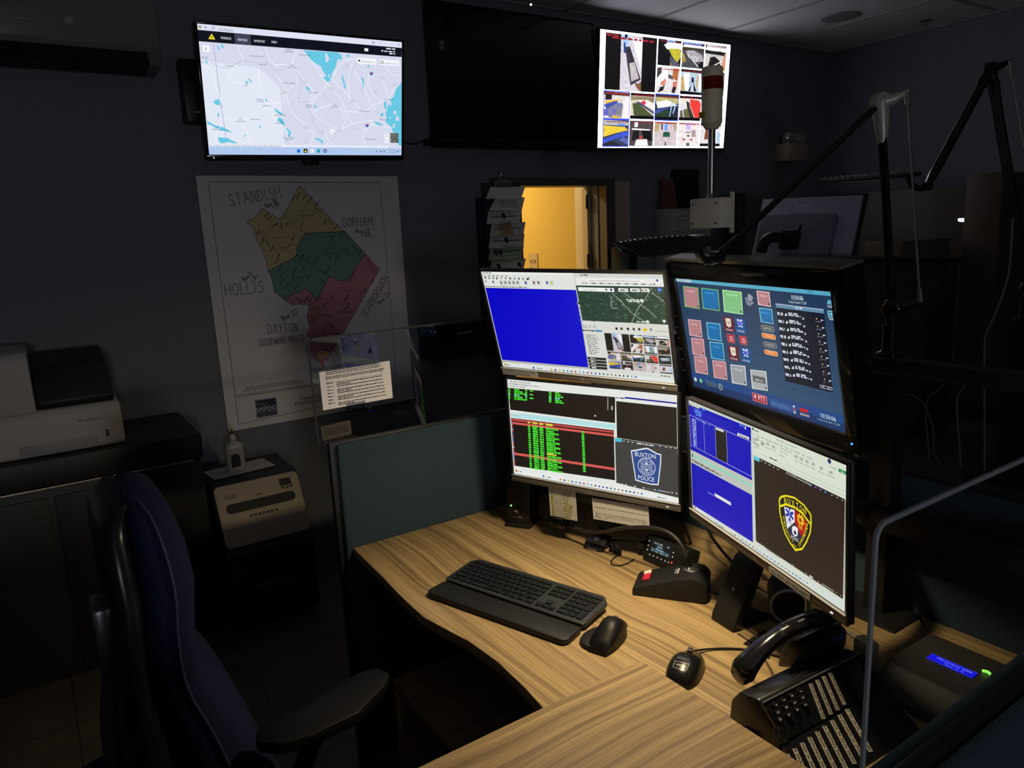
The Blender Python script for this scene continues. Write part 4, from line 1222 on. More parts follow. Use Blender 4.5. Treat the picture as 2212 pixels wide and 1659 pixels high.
# ================================================================= dark television
t2 = thing('dark_television', 'large switched off black television mounted between the two lit ones', 'television', (-3.665, 2.553, 2.50))
b = MB()
b.box((-.028, 0, 0.0), (.05, 1.135, .745), bev=.006)
obj('case', b, GLOSS, t2)
b = MB()
b.box((0.0, 0, .025), (.006, 1.11, .66))
obj('screen', b, PIANO, t2)
b = MB()
b.box((.0, 0, -.345), (.012, 1.135, .05), bev=.003)
bz = obj('bottom_bezel', b, mat('gloss_mirror_black', (0.012, 0.012, 0.012), 0.04), t2)
cv = Canvas([(1122, 296), (1140, 296), (1140, 310), (1122, 310)], .07, .03)
cv.disc(1126, 303, .010, (105, 105, 110), 1, 18)
cv.disc(1126, 303, .0075, (22, 22, 24), 2, 18)
cv.ltext('LG', .0, -.008, .017, (105, 105, 110), 1)
q_ = cv.build('logo', GPRINT, bz)
q_.matrix_local = Matrix.Translation((.0062, P(1130, 303, x=-3.66).y - 2.553, -.345)) @ Matrix.Rotation(R(90), 4, 'Z')
b = MB()
b.box((-.067, 0, 0), (.036, .4, .3))
obj('wall_mount', b, BLK, t2)

# ================================================================= camera wall television
T3c = [(1296.5, 63), (1577, 97), (1562.5, 320), (1289.5, 319)]
t3 = thing('camera_television', 'lit television beside the dark one showing a grid of security camera pictures', 'television', M=panelM((-3.6771, 3.7463, 2.5067), 91.584, 5.457, -1.355))
cs, b = display_case(t3, 1.21, .68, .012, .012, .02, .03, GLOSS)
obj('bottom_bezel', b, GLOSS, t3)
b = MB()
b.box((0, .052, 0), (.4, .045, .3))
obj('wall_mount', b, BLK, t3)
c = Canvas(T3c, 1.21, .68, (1290, 50), 5.72)
c.bg((232, 234, 248), 0)
feedgrid(c, -.605 + .035 * 1.21, -.34 + .006, .605 - .028 * 1.21, .34 - .008, 1, g=.010)
c.cs[0] = tuple(v * 4.0 for v in c.cs[0])
c.text('Dispatch Window', 110, 150, .018, (190, 60, 70), 9, x1=262)
c.disc(358, 160, .012, (30, 30, 32), 9)
c.build('screen', EMT, t3)

# ================================================================= desk monitors
def hp_monitor(name, label, M, corners, w_, h_, sc_org):
    r_ = thing(name, label, 'monitor', M=M)
    cs, b = display_case(r_, w_, h_, .006, .006, .022, .012, BLK, bulge=(.26, .2, .03))
    ch = obj('chin', b, CHIN, r_)
    b = MB()
    b.box((0, -.0065, -h_ / 2 - .0012), (w_ + .01, .003, .0022))
    obj('silver_strip', b, mat('pale_silver_strip', (.75, .74, .70), .3, metal=.6), r_)
    cv = Canvas(corners, w_, h_, *sc_org)
    # round maker's mark on the chin
    lg = Canvas([(0, 0), (1, 0), (1, 1), (0, 1)], .03, .02)
    lg.disc(.5, .5, .0062, (86, 80, 74), 1, 20)
    lg.disc(.5, .5, .0052, (128, 122, 112), 2, 20)
    lg.ltext('hp', -.0038, -.002, .0055, (80, 74, 68), 3)
    q = lg.build('logo', GPRINT, ch)
    q.location = (0, -.0060, -h_ / 2 - .012)
    b = MB()
    b.box((w_ / 2 - .03, -.0068, -h_ / 2 - .013), (.006, .002, .0018))
    obj('power_light', b, emis('white_led', (1, 1, 1), 1.0), r_)
    return r_, cv


Ac = [(1039.2, 586.2), (1432.4, 591.5), (1458.7, 828.4), (1086.4, 790.7)]
Bc = [(1096.2, 818.6), (1463.2, 852.9), (1467.4, 1087.8), (1110.2, 1022)]
Cc = [(1460.1, 599.8), (1799, 628.7), (1831.5, 936.2), (1498.7, 832.5)]
Dc = [(1487.7, 862.6), (1832.3, 1004.3), (1829.3, 1325.3), (1496.2, 1096.2)]
SW, SH = .527, .296
UI, UIT = (222, 226, 220), (90, 94, 92)
MA = panelM((-1.5131, 1.1988, 1.4125), 22.293, 18.122, 1.261)
mA, c = hp_monitor('desk_monitor', 'upper left desk monitor with a blue window and a dark green aerial map', MA, Ac, SW, SH, ((1020, 560), 2.861))
c.bg((196, 199, 194), 0)
c.poly([(55, 75), (622, 83), (640, 190), (80, 175)], UI, 1)
c.poly([(83, 177), (640, 190), (717, 668), (185, 620)], (0, 0, 196), 2)
c.poly([(55, 75), (622, 83), (626, 98), (60, 93)], (232, 234, 230), 2)
c.scrib(66, 88, 120, .0028, UIT, 3, 1)
for k in range(6):
    c.scrib(70 + k * 27, 104 + k * .5, 88 + k * 27, .0028, UIT, 3, k)
rr_ = random.Random(3)
for k, (x, y) in enumerate([(82, 115), (105, 117), (130, 117), (152, 118), (180, 115), (207, 118), (235, 119), (262, 120), (288, 120), (314, 121), (343, 121), (130, 140), (84, 138)]):
    c.rect(x - 6, y - 6, x + 6, y + 6, rr_.choice([(40, 70, 120), (60, 60, 62), (150, 155, 160), (30, 40, 50), (120, 124, 120)]), 4)
c.line([(336, 121), (342, 127), (352, 114)], .0022, (25, 25, 30), 5)
for x in (180, 205, 230, 256, 281, 330, 381, 409, 462, 490):
    c.box(x - 10, 132, x + 12, 160, .0007, (150, 153, 150), 4)
for x, col in ((180, (110, 115, 115)), (205, (110, 115, 115)), (230, (110, 115, 115)), (256, (110, 115, 115)), (281, (110, 115, 115)), (330, (40, 45, 150)), (381, (150, 50, 45)), (409, (80, 80, 80)), (462, (50, 60, 160)), (490, (190, 180, 40))):
    c.rect(x - 7, 137, x + 7, 153, col, 4)
c.scrib(70, 170, 340, .0026, (70, 75, 72), 4, 8)
# browser with aerial map
c.poly([(622, 83), (1180, 90), (1188, 120), (628, 112)], (208, 212, 208), 1)
c.poly([(632, 112), (1188, 120), (1192, 170), (640, 160)], (228, 230, 226), 2)
c.scrib(668, 101, 712, .0034, UIT, 3, 2)
c.text('x', 776, 103, .004, UIT, 3)
c.text('+', 796, 102, .005, UIT, 3)
c.rect(706, 120, 1060, 138, (240, 242, 238), 3)
c.text('google.com/maps/@43.6706,-70.5480,2380m/data=!3m1!1e3', 722, 133, .0036, UIT, 4, x1=1030)
c.disc(1143, 130, .003, (40, 60, 150), 4)
for k in range(9):
    c.scrib(684 + k * 52, 150 + k, 716 + k * 52, .0032, UIT, 4, k)
    c.rect(672 + k * 52, 144 + k, 680 + k * 52, 150 + k, (150, 150, 145), 4)
c.poly([(640, 162), (1196, 170), (1216, 405), (680, 378)], (34, 62, 52), 3)
GG = [(28, 52, 44), (42, 76, 62), (50, 88, 72), (24, 44, 40), (60, 98, 78), (38, 66, 60)]
rr_ = random.Random(12)
for k in range(330):
    x, y = rr_.uniform(650, 1195), rr_.uniform(172, 385)
    if x > 1190 - (0) or x < 642 + (y - 165) * .17:
        continue
    s_ = rr_.uniform(3, 11)
    a_ = rr_.uniform(0, 6.28)
    c.poly([(x + s_ * math.cos(a_ + q) * rr_.uniform(.5, 1.2), y + s_ * .7 * math.sin(a_ + q)) for q in (0, 1.1, 2.3, 3.2, 4.4, 5.3)], rr_.choice(GG), 3.5 + .2 * (k % 4))
RD = (165, 178, 160)
for pl in ([(865, 208), (920, 262), (985, 330), (1010, 345)], [(985, 390), (1020, 310), (1060, 260), (1110, 175)], [(940, 210), (1000, 250), (1070, 300), (1140, 360)], [(860, 230), (856, 285), (870, 305), (900, 300)], [(1000, 345), (1060, 380), (1100, 398)], [(1110, 205), (1150, 235), (1180, 260)], [(648, 260), (665, 330), (672, 372)]):
    c.line(pl, .0014, RD, 5)
for k in range(90):
    t_ = rr_.random()
    pl = rr_.choice([((865, 208), (985, 330)), ((985, 390), (1110, 175)), ((940, 210), (1140, 360)), ((858, 220), (880, 300)), ((650, 255), (675, 370)), ((1120, 190), (1190, 280))])
    x, y = pl[0][0] + (pl[1][0] - pl[0][0]) * t_ + rr_.uniform(-13, 13), pl[0][1] + (pl[1][1] - pl[0][1]) * t_ + rr_.uniform(-10, 10)
    c.rect(x, y, x + rr_.uniform(2, 6), y + rr_.uniform(2, 5), rr_.choice([(190, 200, 190), (150, 165, 150), (210, 215, 208)]), 5.5)
c.rect(652, 172, 878, 202, (238, 240, 236), 6)
c.text('Search Google Maps', 684, 190, .0042, (110, 112, 112), 7, x1=768)
c.disc(828, 187, .003, (100, 104, 104), 7)
c.disc(858, 188, .0035, (40, 60, 120), 7)
for x in (937, 1010, 1068):
    c.rect(x - 36 if x != 1068 else 1042, 178, x + 28, 202, (232, 235, 230), 6)
    c.scrib(x - 22, 194, x + 20, .0035, UIT, 7, x)
c.disc(1158, 188, .0058, (30, 100, 200), 7)
c.text('A', 1153, 193, .005, (240, 240, 240), 8)
c.scrib(952, 252, 1042, .0035, (235, 238, 232), 7, 4)
c.scrib(962, 262, 1036, .0035, (235, 238, 232), 7, 5)
c.disc(1048, 255, .0045, (225, 228, 222), 7)
c.disc(1084, 386, .0045, (225, 228, 222), 7)
c.scrib(1016, 388, 1072, .0035, (235, 238, 232), 7, 6)
c.disc(1187, 382, .0042, (225, 228, 222), 7)
# camera software
c.poly([(680, 378), (1216, 405), (1246, 742), (725, 690)], (214, 217, 210), 3)
c.text('Live Views', 688, 443, .0052, (25, 25, 28), 6, x1=742)
c.rect(680, 434, 755, 446, (30, 30, 34), 5)
c.text('Live Views', 690, 444, .0048, (220, 225, 220), 6, x1=740)
c.rect(757, 436, 802, 449, (40, 120, 190), 5)
c.rect(684, 405, 708, 425, (150, 155, 150), 5)
c.rect(688, 408, 703, 419, (215, 218, 212), 6)
for x in (725, 755):
    c.disc(x, 416, .0042, (110, 114, 110), 5)
    c.disc(x, 416, .0030, (214, 217, 210), 6)
for x, col in ((891, (25, 25, 28)), (922, (50, 60, 45)), (962, (25, 25, 28)), (998, (60, 60, 62)), (1032, (40, 40, 44)), (1104, (120, 122, 120))):
    c.rect(x - 8, 420 + (x - 891) * .03, x + 8, 436 + (x - 891) * .03, col, 5)
c.disc(1068, 435, .0055, (225, 195, 30), 5)
c.text('exacqVision', 1132, 446, .0052, (120, 124, 122), 5, x1=1212)
for k in range(11):
    c.scrib(712 + k * 1.5, 470 + k * 11.5, 760 + (k * 37 % 26), .0026, (110, 112, 108), 5, k)
    c.disc(704 + k * 2.4, 467 + k * 11.5, .0018, (120, 122, 118), 5)
for k in range(4):
    y = 602 + k * 19
    c.poly([(710 + k * 4, y), (826 + k * 2.4, y + 8), (828 + k * 2.4, y + 24), (713 + k * 4, y + 16)], (38, 38, 42), 5)
    c.scrib(730 + k * 3, y + 12, 758 + k * 3, .0036, (220, 222, 218), 6, k)
p0, p1 = c.L(812, 452), c.L(1243, 712)
c.lrect(p0[0], p1[1], p1[0], p0[1], (200, 203, 198), 4)
feedgrid(c, p0[0], p1[1], p1[0], p0[1], 5, g=.0022, hi=False)
p2 = c.L(1213, 460)
# taskbar
c.poly([(190, 632), (717, 676), (725, 690), (1246, 742), (1256, 768), (192, 662)], (222, 226, 222), 4)
c.poly([(185, 620), (717, 668), (719, 678), (188, 633)], (176, 178, 174), 5)
c.disc(205, 648, .004, (190, 140, 50), 6)
c.scrib(214, 653, 238, .0025, UIT, 6, 1)
c.rect(372, 662, 386, 676, (30, 110, 200), 6)
c.scrib(400, 674, 434, .003, UIT, 6, 2)
TB = [(190, 150, 60), (60, 62, 66), (210, 180, 70), (70, 110, 160), (60, 130, 170), (60, 90, 150), (170, 40, 45), (150, 155, 160), (60, 140, 190), (150, 40, 50), (110, 50, 150), (40, 90, 170), (40, 80, 160), (40, 110, 80), (50, 140, 120), (190, 120, 70), (110, 112, 112), (60, 60, 62), (40, 60, 90), (40, 60, 120), (150, 150, 150), (40, 110, 190)]
for k, col in enumerate(TB):
    x = 489 + k * 24.8
    y = 681 + (x - 489) * .088
    c.rect(x - 6, y - 6, x + 6, y + 6, col, 6)
c.scrib(1165, 722, 1225, .0028, UIT, 6, 3)
c.build('screen', EMW, mA)
# printed strips on the chin
def chin_label(parent, name, lines, u0, v0, w_, h_, th, ang=0):
    cv = Canvas([(0, 0), (1, 0), (1, 1), (0, 1)], w_, h_)
    cv.bg((150, 150, 148), 0)
    n_ = len(lines)
    for i, (t_, f) in enumerate(lines):
        cv.ltext(t_, -w_ / 2 + .003, h_ / 2 - (i + .78) * h_ / n_, th, (18, 18, 20), 1, width=(w_ - .006) * f)
    b_ = MB()
    b_.box((0, .0003, 0), (w_, .0005, h_))
    q = obj(name, b_, mat('label_tape', (.35, .35, .34), .6), parent)
    q.location = (u0 + w_ / 2, -.0075, v0)
    p = cv.build('label_print', PRINT, q)
    return q


def label_on(parentM, name, label, lines, u0, v0, w_, h_, th):
    r_ = thing(name, label, 'label', M=parentM @ Matrix.Translation((u0 + w_ / 2, -.0072, v0)))
    b_ = MB()
    b_.box((0, 0, 0), (w_, .0016, h_))
    obj('tape', b_, mat('label_tape', (.35, .35, .34), .6), r_)
    cv = Canvas([(0, 0), (1, 0), (1, 1), (0, 1)], w_, h_, base=.001)
    cv.bg((158, 158, 155), 0)
    n_ = len(lines)
    for i, (t_, f) in enumerate(lines):
        cv.ltext(t_, -w_ / 2 + .003, h_ / 2 - (i + .80) * h_ / n_, th, (18, 18, 20), 1, width=(w_ - .006) * f)
    cv.build('label_print', PRINT, r_)


label_on(MA, 'printed_label', 'two-line grey label strip under the left end of the upper left monitor', [(': RETRANSMIT BUXTMDTS & MRI# :', 1.0), ('BUXTON PD ORI/ME0161800 :', .82)], -.262, -SH / 2 - .0125, .118, .019, .0062)

MBm = panelM((-1.5323, 1.2528, 1.0900), 21.498, 2.595, 0.148)
mB, c = hp_monitor('desk_monitor', 'lower left desk monitor with rows of green text and a blue police patch', MBm, Bc, SW, SH, ((1020, 560), 2.861))
c.bg((226, 229, 224), 0)
BR = (26, 20, 18)
GRT, YEL_ = (70, 225, 50), (220, 225, 60)
c.poly([(222, 795), (882, 852), (882, 1012), (236, 930)], BR, 1)
c.poly([(238, 945), (884, 1022), (884, 1048), (240, 975)], (176, 222, 226), 1)
c.rect(240, 950, 290, 966, (228, 230, 226), 2)
c.text('Filter: Boxed', 244, 963, .0042, UIT, 3, x1=288)
c.poly([(240, 980), (874, 1056), (884, 1366), (260, 1275)], BR, 1.5)
RED = (214, 88, 84)
c.poly([(240, 983), (874, 1062), (874, 1074), (240, 996)], (190, 70, 66), 3)
c.poly([(243, 1003), (874, 1082), (875, 1096), (245, 1017)], RED, 3)
c.poly([(256, 1192), (880, 1289), (880, 1304), (257, 1207)], RED, 3)
c.poly([(874, 1060), (884, 1061), (887, 1368), (882, 1366)], (215, 218, 214), 2)
c.scrib(232, 786, 330, .003, (120, 124, 120), 2, 1)
c.scrib(230, 772, 420, .0028, (120, 124, 120), 2, 2)
c.scrib(234, 758, 360, .0028, (120, 124, 120), 2, 5)
rr_ = random.Random(21)
for row in range(6):
    y = 806 + row * 11.5
    for (x0, x1) in ((226, 236), (260, 292 + 20 * ((row * 7) % 3)), (328, 340), (356, 378), (474, 490), (512, 536 + (row * 13 % 35))):
        if x0 == 356 and row % 2:
            continue
        yy = y + (x0 - 226) * .085
        c.scrib(x0, yy, x1, .0046, (120, 235, 200) if row == 3 else GRT, 3, row * 9 + x0, dens=2)
for row in range(7):
    c.rect(834, 858 + row * 11, 840, 864 + row * 11, (225, 228, 224), 3)
for y in (912, 925):
    c.rect(858, y - 5, 867, y + 5, (225, 228, 224), 3)
c.disc(759, 967, .0024, (235, 235, 235), 3)
for row in range(20):
    y = 1012 + row * 14.2
    for x0, x1 in ((344, 358), (372, 404), (414, 438), (454, 500 + (row * 29 % 56)), (674, 690)):
        yy = y + (x0 - 344) * .125 + (10 if row > 0 else 0)
        if x0 == 674:
            yy -= 6
            if row > 18:
                continue
        if row == 0 and x0 == 674:
            continue
        lx = 3.5
        c.scrib(x0 + row * .6, yy, x1 + row * .6, .0058, YEL_ if row in (0,) or (x0 == 454 and row in (12,)) else GRT, lx, row * 5 + x0, dens=2.2)
    c.rect(242 + row * .8, 1006 + row * 13.6, 252 + row * .8, 1014 + row * 13.6, rr_.choice([(220, 110, 100), (90, 120, 200), (220, 222, 218), (210, 90, 88)]), 3.6)
c.poly([(886, 844), (1268, 884), (1268, 896), (886, 858)], (225, 228, 224), 2)
c.poly([(942, 850), (1264, 885), (1264, 894), (942, 860)], (0, 10, 150), 3)
c.scrib(888, 858, 940, .0035, (60, 62, 100), 3, 2)
c.poly([(888, 876), (1264, 916), (1268, 1162), (894, 1102)], (30, 26, 24), 3)
c.poly([(882, 1102), (1270, 1164), (1282, 1476), (890, 1382)], (62, 62, 62), 4)
c.rect(884, 1104, 924, 1130, (70, 190, 215), 5)
for x, y in ((937, 1122), (963, 1127), (990, 1131), (1160, 1155), (1197, 1160), (1227, 1164), (1257, 1168)):
    c.line([(x - 5, y), (x + 5, y)], .0016, (225, 226, 224), 5)
c.scrib(1018, 1140, 1124, .0034, (225, 226, 224), 5, 4)
# police patch
shield = [(980, 1180), (1010, 1176), (1060, 1166), (1078, 1164), (1096, 1170), (1140, 1196), (1169, 1205), (1168, 1260), (1160, 1330), (1152, 1396), (1110, 1394), (1060, 1382), (1008, 1366), (1002, 1320), (990, 1250)]
def shrink(pl, cx_, cy_, f):
    return [(cx_ + (x - cx_) * f, cy_ + (y - cy_) * f) for x, y in pl]
c.poly(shield, (232, 234, 238), 5)
c.poly(shrink(shield, 1077, 1282, .93), (44, 74, 140), 6)
c.text('BUXTON', 1004, 1214, .0125, (236, 238, 242), 7, x1=1134)
c.text('POLICE', 1024, 1358, .0120, (236, 238, 242), 7, x1=1126)
c.disc(1078, 1282, .0255, (232, 234, 238), 7, 30)
c.disc(1078, 1282, .0240, (44, 74, 140), 8, 30)
c.disc(1078, 1282, .0165, (232, 234, 238), 9, 28)
c.disc(1078, 1282, .0155, (44, 74, 140), 10, 28)
u, v = c.L(1078, 1282)
for k, ch_ in enumerate('SETTLED YEAR'):
    a_ = R(150 - k * 11)
    if ch_ != ' ':
        c.ltext(ch_, u + .0188 * math.cos(a_), v + .0188 * math.sin(a_), .0042, (232, 234, 238), 11, ang=a_ - R(90), anchor='c')
for k, ch_ in enumerate('INCORPORATED'):
    a_ = R(205 + k * 12)
    c.ltext(ch_, u + .0222 * math.cos(a_), v + .0222 * math.sin(a_), .0040, (232, 234, 238), 11, ang=a_ + R(90), anchor='c')
c.ltext('BUXTON', u - .013, v - .003, .0065, (232, 234, 238), 11, width=.026)
c.lrect(u - .012, v + .006, u + .012, v + .0075, (232, 234, 238), 11)
c.lrect(u - .012, v - .0075, u + .012, v - .006, (232, 234, 238), 11)
c.disc(1078, 1262, .004, (200, 205, 220), 11)
c.disc(1078, 1302, .004, (200, 205, 220), 11)
for x, y in ((903, 1385), (927, 1389), (950, 1393), (1006, 1403), (1060, 1412), (1130, 1424), (1237, 1443), (1264, 1448)):
    c.rect(x - 5, y - 4, x + 5, y + 4, (225, 226, 224), 5)
c.rect(1075, 1412, 1118, 1426, (95, 95, 95), 5)
c.line([(1145, 1428), (1222, 1441)], .0014, (225, 226, 224), 5)
c.disc(1157, 1430, .0028, (60, 170, 200), 6)
# taskbar
c.poly([(258, 1292), (1280, 1482), (1281, 1510), (258, 1320)], (230, 233, 230), 6)
c.disc(273, 1305, .004, (190, 120, 50), 7)
c.scrib(283, 1310, 308, .0025, UIT, 7, 1)
c.rect(434, 1333, 446, 1346, (30, 110, 200), 7)
c.scrib(458, 1346, 490, .003, UIT, 7, 2)
for k, col in enumerate(TB):
    x = 546 + k * 23.9
    y = 1360 + (x - 546) * .178
    c.rect(x - 6, y - 6, x + 6, y + 6, col, 7)
c.scrib(1145, 1472, 1200, .0028, UIT, 7, 3)
c.build('screen', EMW, mB)

# ---- touch console C
MC = panelM((-1.0831, 1.3726, 1.3791), -12.596, 11.262, 0.505)
mC = thing('radio_console_monitor', 'thick glossy black touch monitor with tiles of a radio console, upper right of the four', 'monitor', M=MC)
b = MB()
b.box((0, .0275, 0), (SW + .062, .05, SH + .088), bev=.006)
b.box((0, .06, 0), (.40, .03, .24), bev=.012)
obj('case', b, PIANO, mC)
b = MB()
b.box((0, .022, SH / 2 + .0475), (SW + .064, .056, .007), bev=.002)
obj('top_lip', b, mat('lamplit_dusty_lip', (0.10, 0.092, 0.07), 0.45, noise=.3, nscale=300), mC, label='dusty top lip, paled for lamp light')  # paler than the black case: lamp light and dust put into the colour
b = MB()
for sx, ww, hh in ((0, SW + .062, .040), (1, SW + .062, .043)):
    b.box((0, -.003, (SH / 2 + hh / 2) * (1 if sx == 0 else -1)), (ww, .008, hh), bev=.0015)
b.box((-SW / 2 - .0155, -.003, 0), (.031, .008, SH + .08), bev=.0015)
b.box((SW / 2 + .0155, -.003, 0), (.031, .008, SH + .08), bev=.0015)
fb = obj('front_bezel', b, PIANO, mC)
b = MB()
for k in range(6):
    b.box((-SW / 2 - .022, -.0075, .045 - k * .03), (.010, .001, .0012))
obj('side_button', b, mat('grey_badge3', (.12, .12, .12), .4), mC)
b = MB()
b.sph((SW / 2 + .016, -.008, -SH / 2 - .016), .0024)
obj('power_light', b, emis('blue_led', (.05, .25, 1.0), 2.0), mC)
c = Canvas(Cc, SW, SH, (1430, 560), 4.147)
NAVYS = (34, 60, 92)
c.bg(NAVYS, 0)
for k in range(8):
    f = k / 8
    c.poly([(130 + 18 * k, 200 + 100 * k), (1530 + 14 * k, 325 + 138 * k), (1532 + 14 * k, 470 + 138 * k), (150 + 18 * k, 305 + 100 * k)], (32 + 2 * k, 56 + 3 * k, 88 + 3 * k), .5)
c.poly([(125, 165), (1530, 285), (1534, 332), (132, 200)], (84, 166, 194), 1)
c.poly([(125, 165), (260, 177), (262, 212), (132, 200)], (160, 196, 204), 2)
c.text('MTX', 150, 192, .0075, (60, 80, 90), 3, x1=196)
c.text('LWTN', 1305, 303, .006, (30, 80, 100), 3, x1=1352)
for x in (1425, 1462, 1490, 1515):
    c.rect(x - 4, 296, x + 4, 308, (50, 110, 130), 3)
PNKT, BLUT, GRNT, GRYT = (178, 126, 132), (16, 108, 168), (126, 190, 130), (150, 154, 158)
def tile(x0, y0, x1, y1, col, rim, lab, sub=None):
    c.poly([(x0, y0), (x1, y0 + (x1 - x0) * .12), (x1 + 14, y1 + 8), (x0 + 16, y1 - (x1 - x0) * .10)], tuple(min(255, v + 45) for v in col) if rim is None else rim, 2)
    m_ = 7
    c.poly([(x0 + m_ + 2, y0 + m_ + 2), (x1 - m_, y0 + (x1 - x0) * .12 + m_), (x1 + 14 - m_, y1 + 8 - m_ - 2), (x0 + 16 + m_, y1 - (x1 - x0) * .10 - m_)], col, 3)
    if lab:
        c.text(lab, (x0 + x1) / 2 + 2, y0 + 58, .0048, tuple(min(255, v + 70) for v in col), 4, width=.0004 * (x1 - x0) * .62 * .527 / .57, anchor='c')
    c.rect(x0 + 24, y1 - 34, x0 + 34, y1 - 20, tuple(min(255, v + 50) for v in col), 4)
    c.disc(x1 - 2, y1 - 18, .0028, (50, 60, 70), 4)
tile(188, 238, 325, 440, PNKT, (110, 180, 100), 'BUXTON FD/RESCUE')
tile(350, 255, 505, 458, BLUT, (110, 180, 100), 'BUXTON PD')
tile(540, 272, 712, 488, GRNT, None, 'BUXTON FIRE')
tile(845, 280, 962, 420, PNKT, (225, 190, 194), 'CUMBERLAND')
tile(868, 432, 985, 574, BLUT, (120, 190, 210), 'SACO BAY')
tile(232, 535, 348, 694, PNKT, None, 'FIRE PRI')
tile(396, 562, 522, 728, BLUT, (120, 190, 210), 'BUXTON TAC 2')
tile(260, 700, 374, 862, PNKT, None, 'CTY MUTUAL AID')
tile(424, 735, 548, 900, BLUT, (120, 190, 210), 'TAC EMS')
tile(286, 862, 400, 1026, PNKT, None, 'STATEWIDE')
tile(450, 902, 572, 1072, PNKT, None, 'FIREGROUND')
tile(612, 940, 746, 1122, GRYT, (210, 214, 216), 'PAGING ONE')
tile(790, 986, 934, 1172, (168, 170, 172), (205, 208, 210), '')
c.poly([(812, 1036), (924, 1060), (930, 1118), (818, 1090)], (92, 96, 100), 5)
c.scrib(840, 1082, 900, .004, (190, 194, 196), 6, 2)
DKR, RD2, BLU2 = (98, 26, 48), (176, 22, 46), (20, 78, 140)
def sq(x0, y0, x1, y1, col, l=2):
    c.poly([(x0, y0), (x1, y0 + (x1 - x0) * .14), (x1 + 8, y1 + 4), (x0 + 14, y1 - (x1 - x0) * .10)], col, l)
def star(x, y, r_, l):
    u, v = c.L(x, y)
    for a_ in (90, 30, -30):
        ca, sa = math.cos(R(a_)), math.sin(R(a_))
        c.lline([(u - r_ * ca, v - r_ * sa), (u + r_ * ca, v + r_ * sa)], r_ * .5, (30, 60, 190), l)
    c.lrect(u - r_ * .06, v - r_ * .8, u + r_ * .06, v + r_ * .8, (200, 210, 235), l + 1)
for (x, y, f, t1, t2) in ((548, 512, 0, 'BUXTON FIRE', None), (590, 770, 0, 'BUXTON FIRE', 'ALT')):
    sq(x, y, x + 92, y + 142, DKR)
    sq(x + 18, y + 14, x + 66, y + 90, (222, 212, 196), 3)
    c.disc(x + 50, y + 56, .004, (180, 160, 140), 4)
    c.poly([(x + 40, y + 88), (x + 62, y + 90), (x + 52, y + 100)], (222, 212, 196), 4)
    c.text(t1, x + 26, y + 122, .0044, (235, 225, 225), 5, x1=x + 86)
for (x, y) in ((652, 524), (702, 788)):
    sq(x, y, x + 92, y + 142, BLU2)
    sq(x + 18, y + 12, x + 64, y + 84, (232, 234, 240), 3)
    star(x + 46, y + 52, .0085, 4)
    c.text('BUXTON EMS', x + 24, y + 122, .0044, (225, 230, 240), 5, x1=x + 86)
for x, y, t1 in ((578, 668, 'FIRE'), (688, 684, 'EMS')):
    sq(x, y, x + 68, y + 82, (214, 90, 110), 2)
    sq(x + 5, y + 5, x + 63, y + 77, RD2, 3)
    c.text(t1, x + 42, y + 42, .0058, (240, 225, 225), 4, anchor='c', width=.013)
    c.text('ALERT', x + 46, y + 66, .0052, (240, 225, 225), 4, anchor='c', width=.016)
def pill(x0, y0, x1, y1, col, txt, tc, k=0):
    a_, b_ = c.L(x0, y0), c.L(x1, y1)
    r_ = abs(a_[1] - b_[1]) / 2
    cx_, cy_ = (a_[0] + b_[0]) / 2, (a_[1] + b_[1]) / 2
    pts = rrect(abs(b_[0] - a_[0]), 2 * r_, r_ * .99, 4, cx_, cy_)
    c._f(pts, (225, 200, 170) if k else (130, 134, 138), 2)
    c._f(rrect(abs(b_[0] - a_[0]) - .0028, 2 * r_ - .0028, r_ * .9, 4, cx_, cy_), col, 3)
    c.ltext(txt, cx_, cy_ - .002, .0048, tc, 4, width=.026, anchor='c')
pill(880, 582, 1012, 660, (92, 96, 100), 'ALERT ALL', (200, 202, 204))
pill(890, 656, 1022, 724, (232, 118, 20), 'CONSOLE ON', (255, 220, 190), 1)
pill(902, 732, 1034, 808, (92, 96, 100), 'DOOR MUTE', (200, 202, 204))
pill(912, 804, 1042, 874, (232, 118, 20), 'INTERCOM', (255, 220, 190), 1)
# people icon
for dx, dy, r_ in ((776, 338, .004), (790, 332, .0045), (804, 344, .004), (780, 322, .0035)):
    c.disc(dx, dy, r_, (150, 156, 164), 3)
c.poly([(764, 372), (770, 350), (800, 350), (810, 376)], (150, 156, 164), 3)
c.rect(748, 342, 760, 368, (190, 194, 200), 3)
c.text('MUTE GRP', 752, 392, .0044, (210, 214, 220), 4, x1=820)
c.text('SELECT', 764, 410, .0044, (210, 214, 220), 4, x1=808)
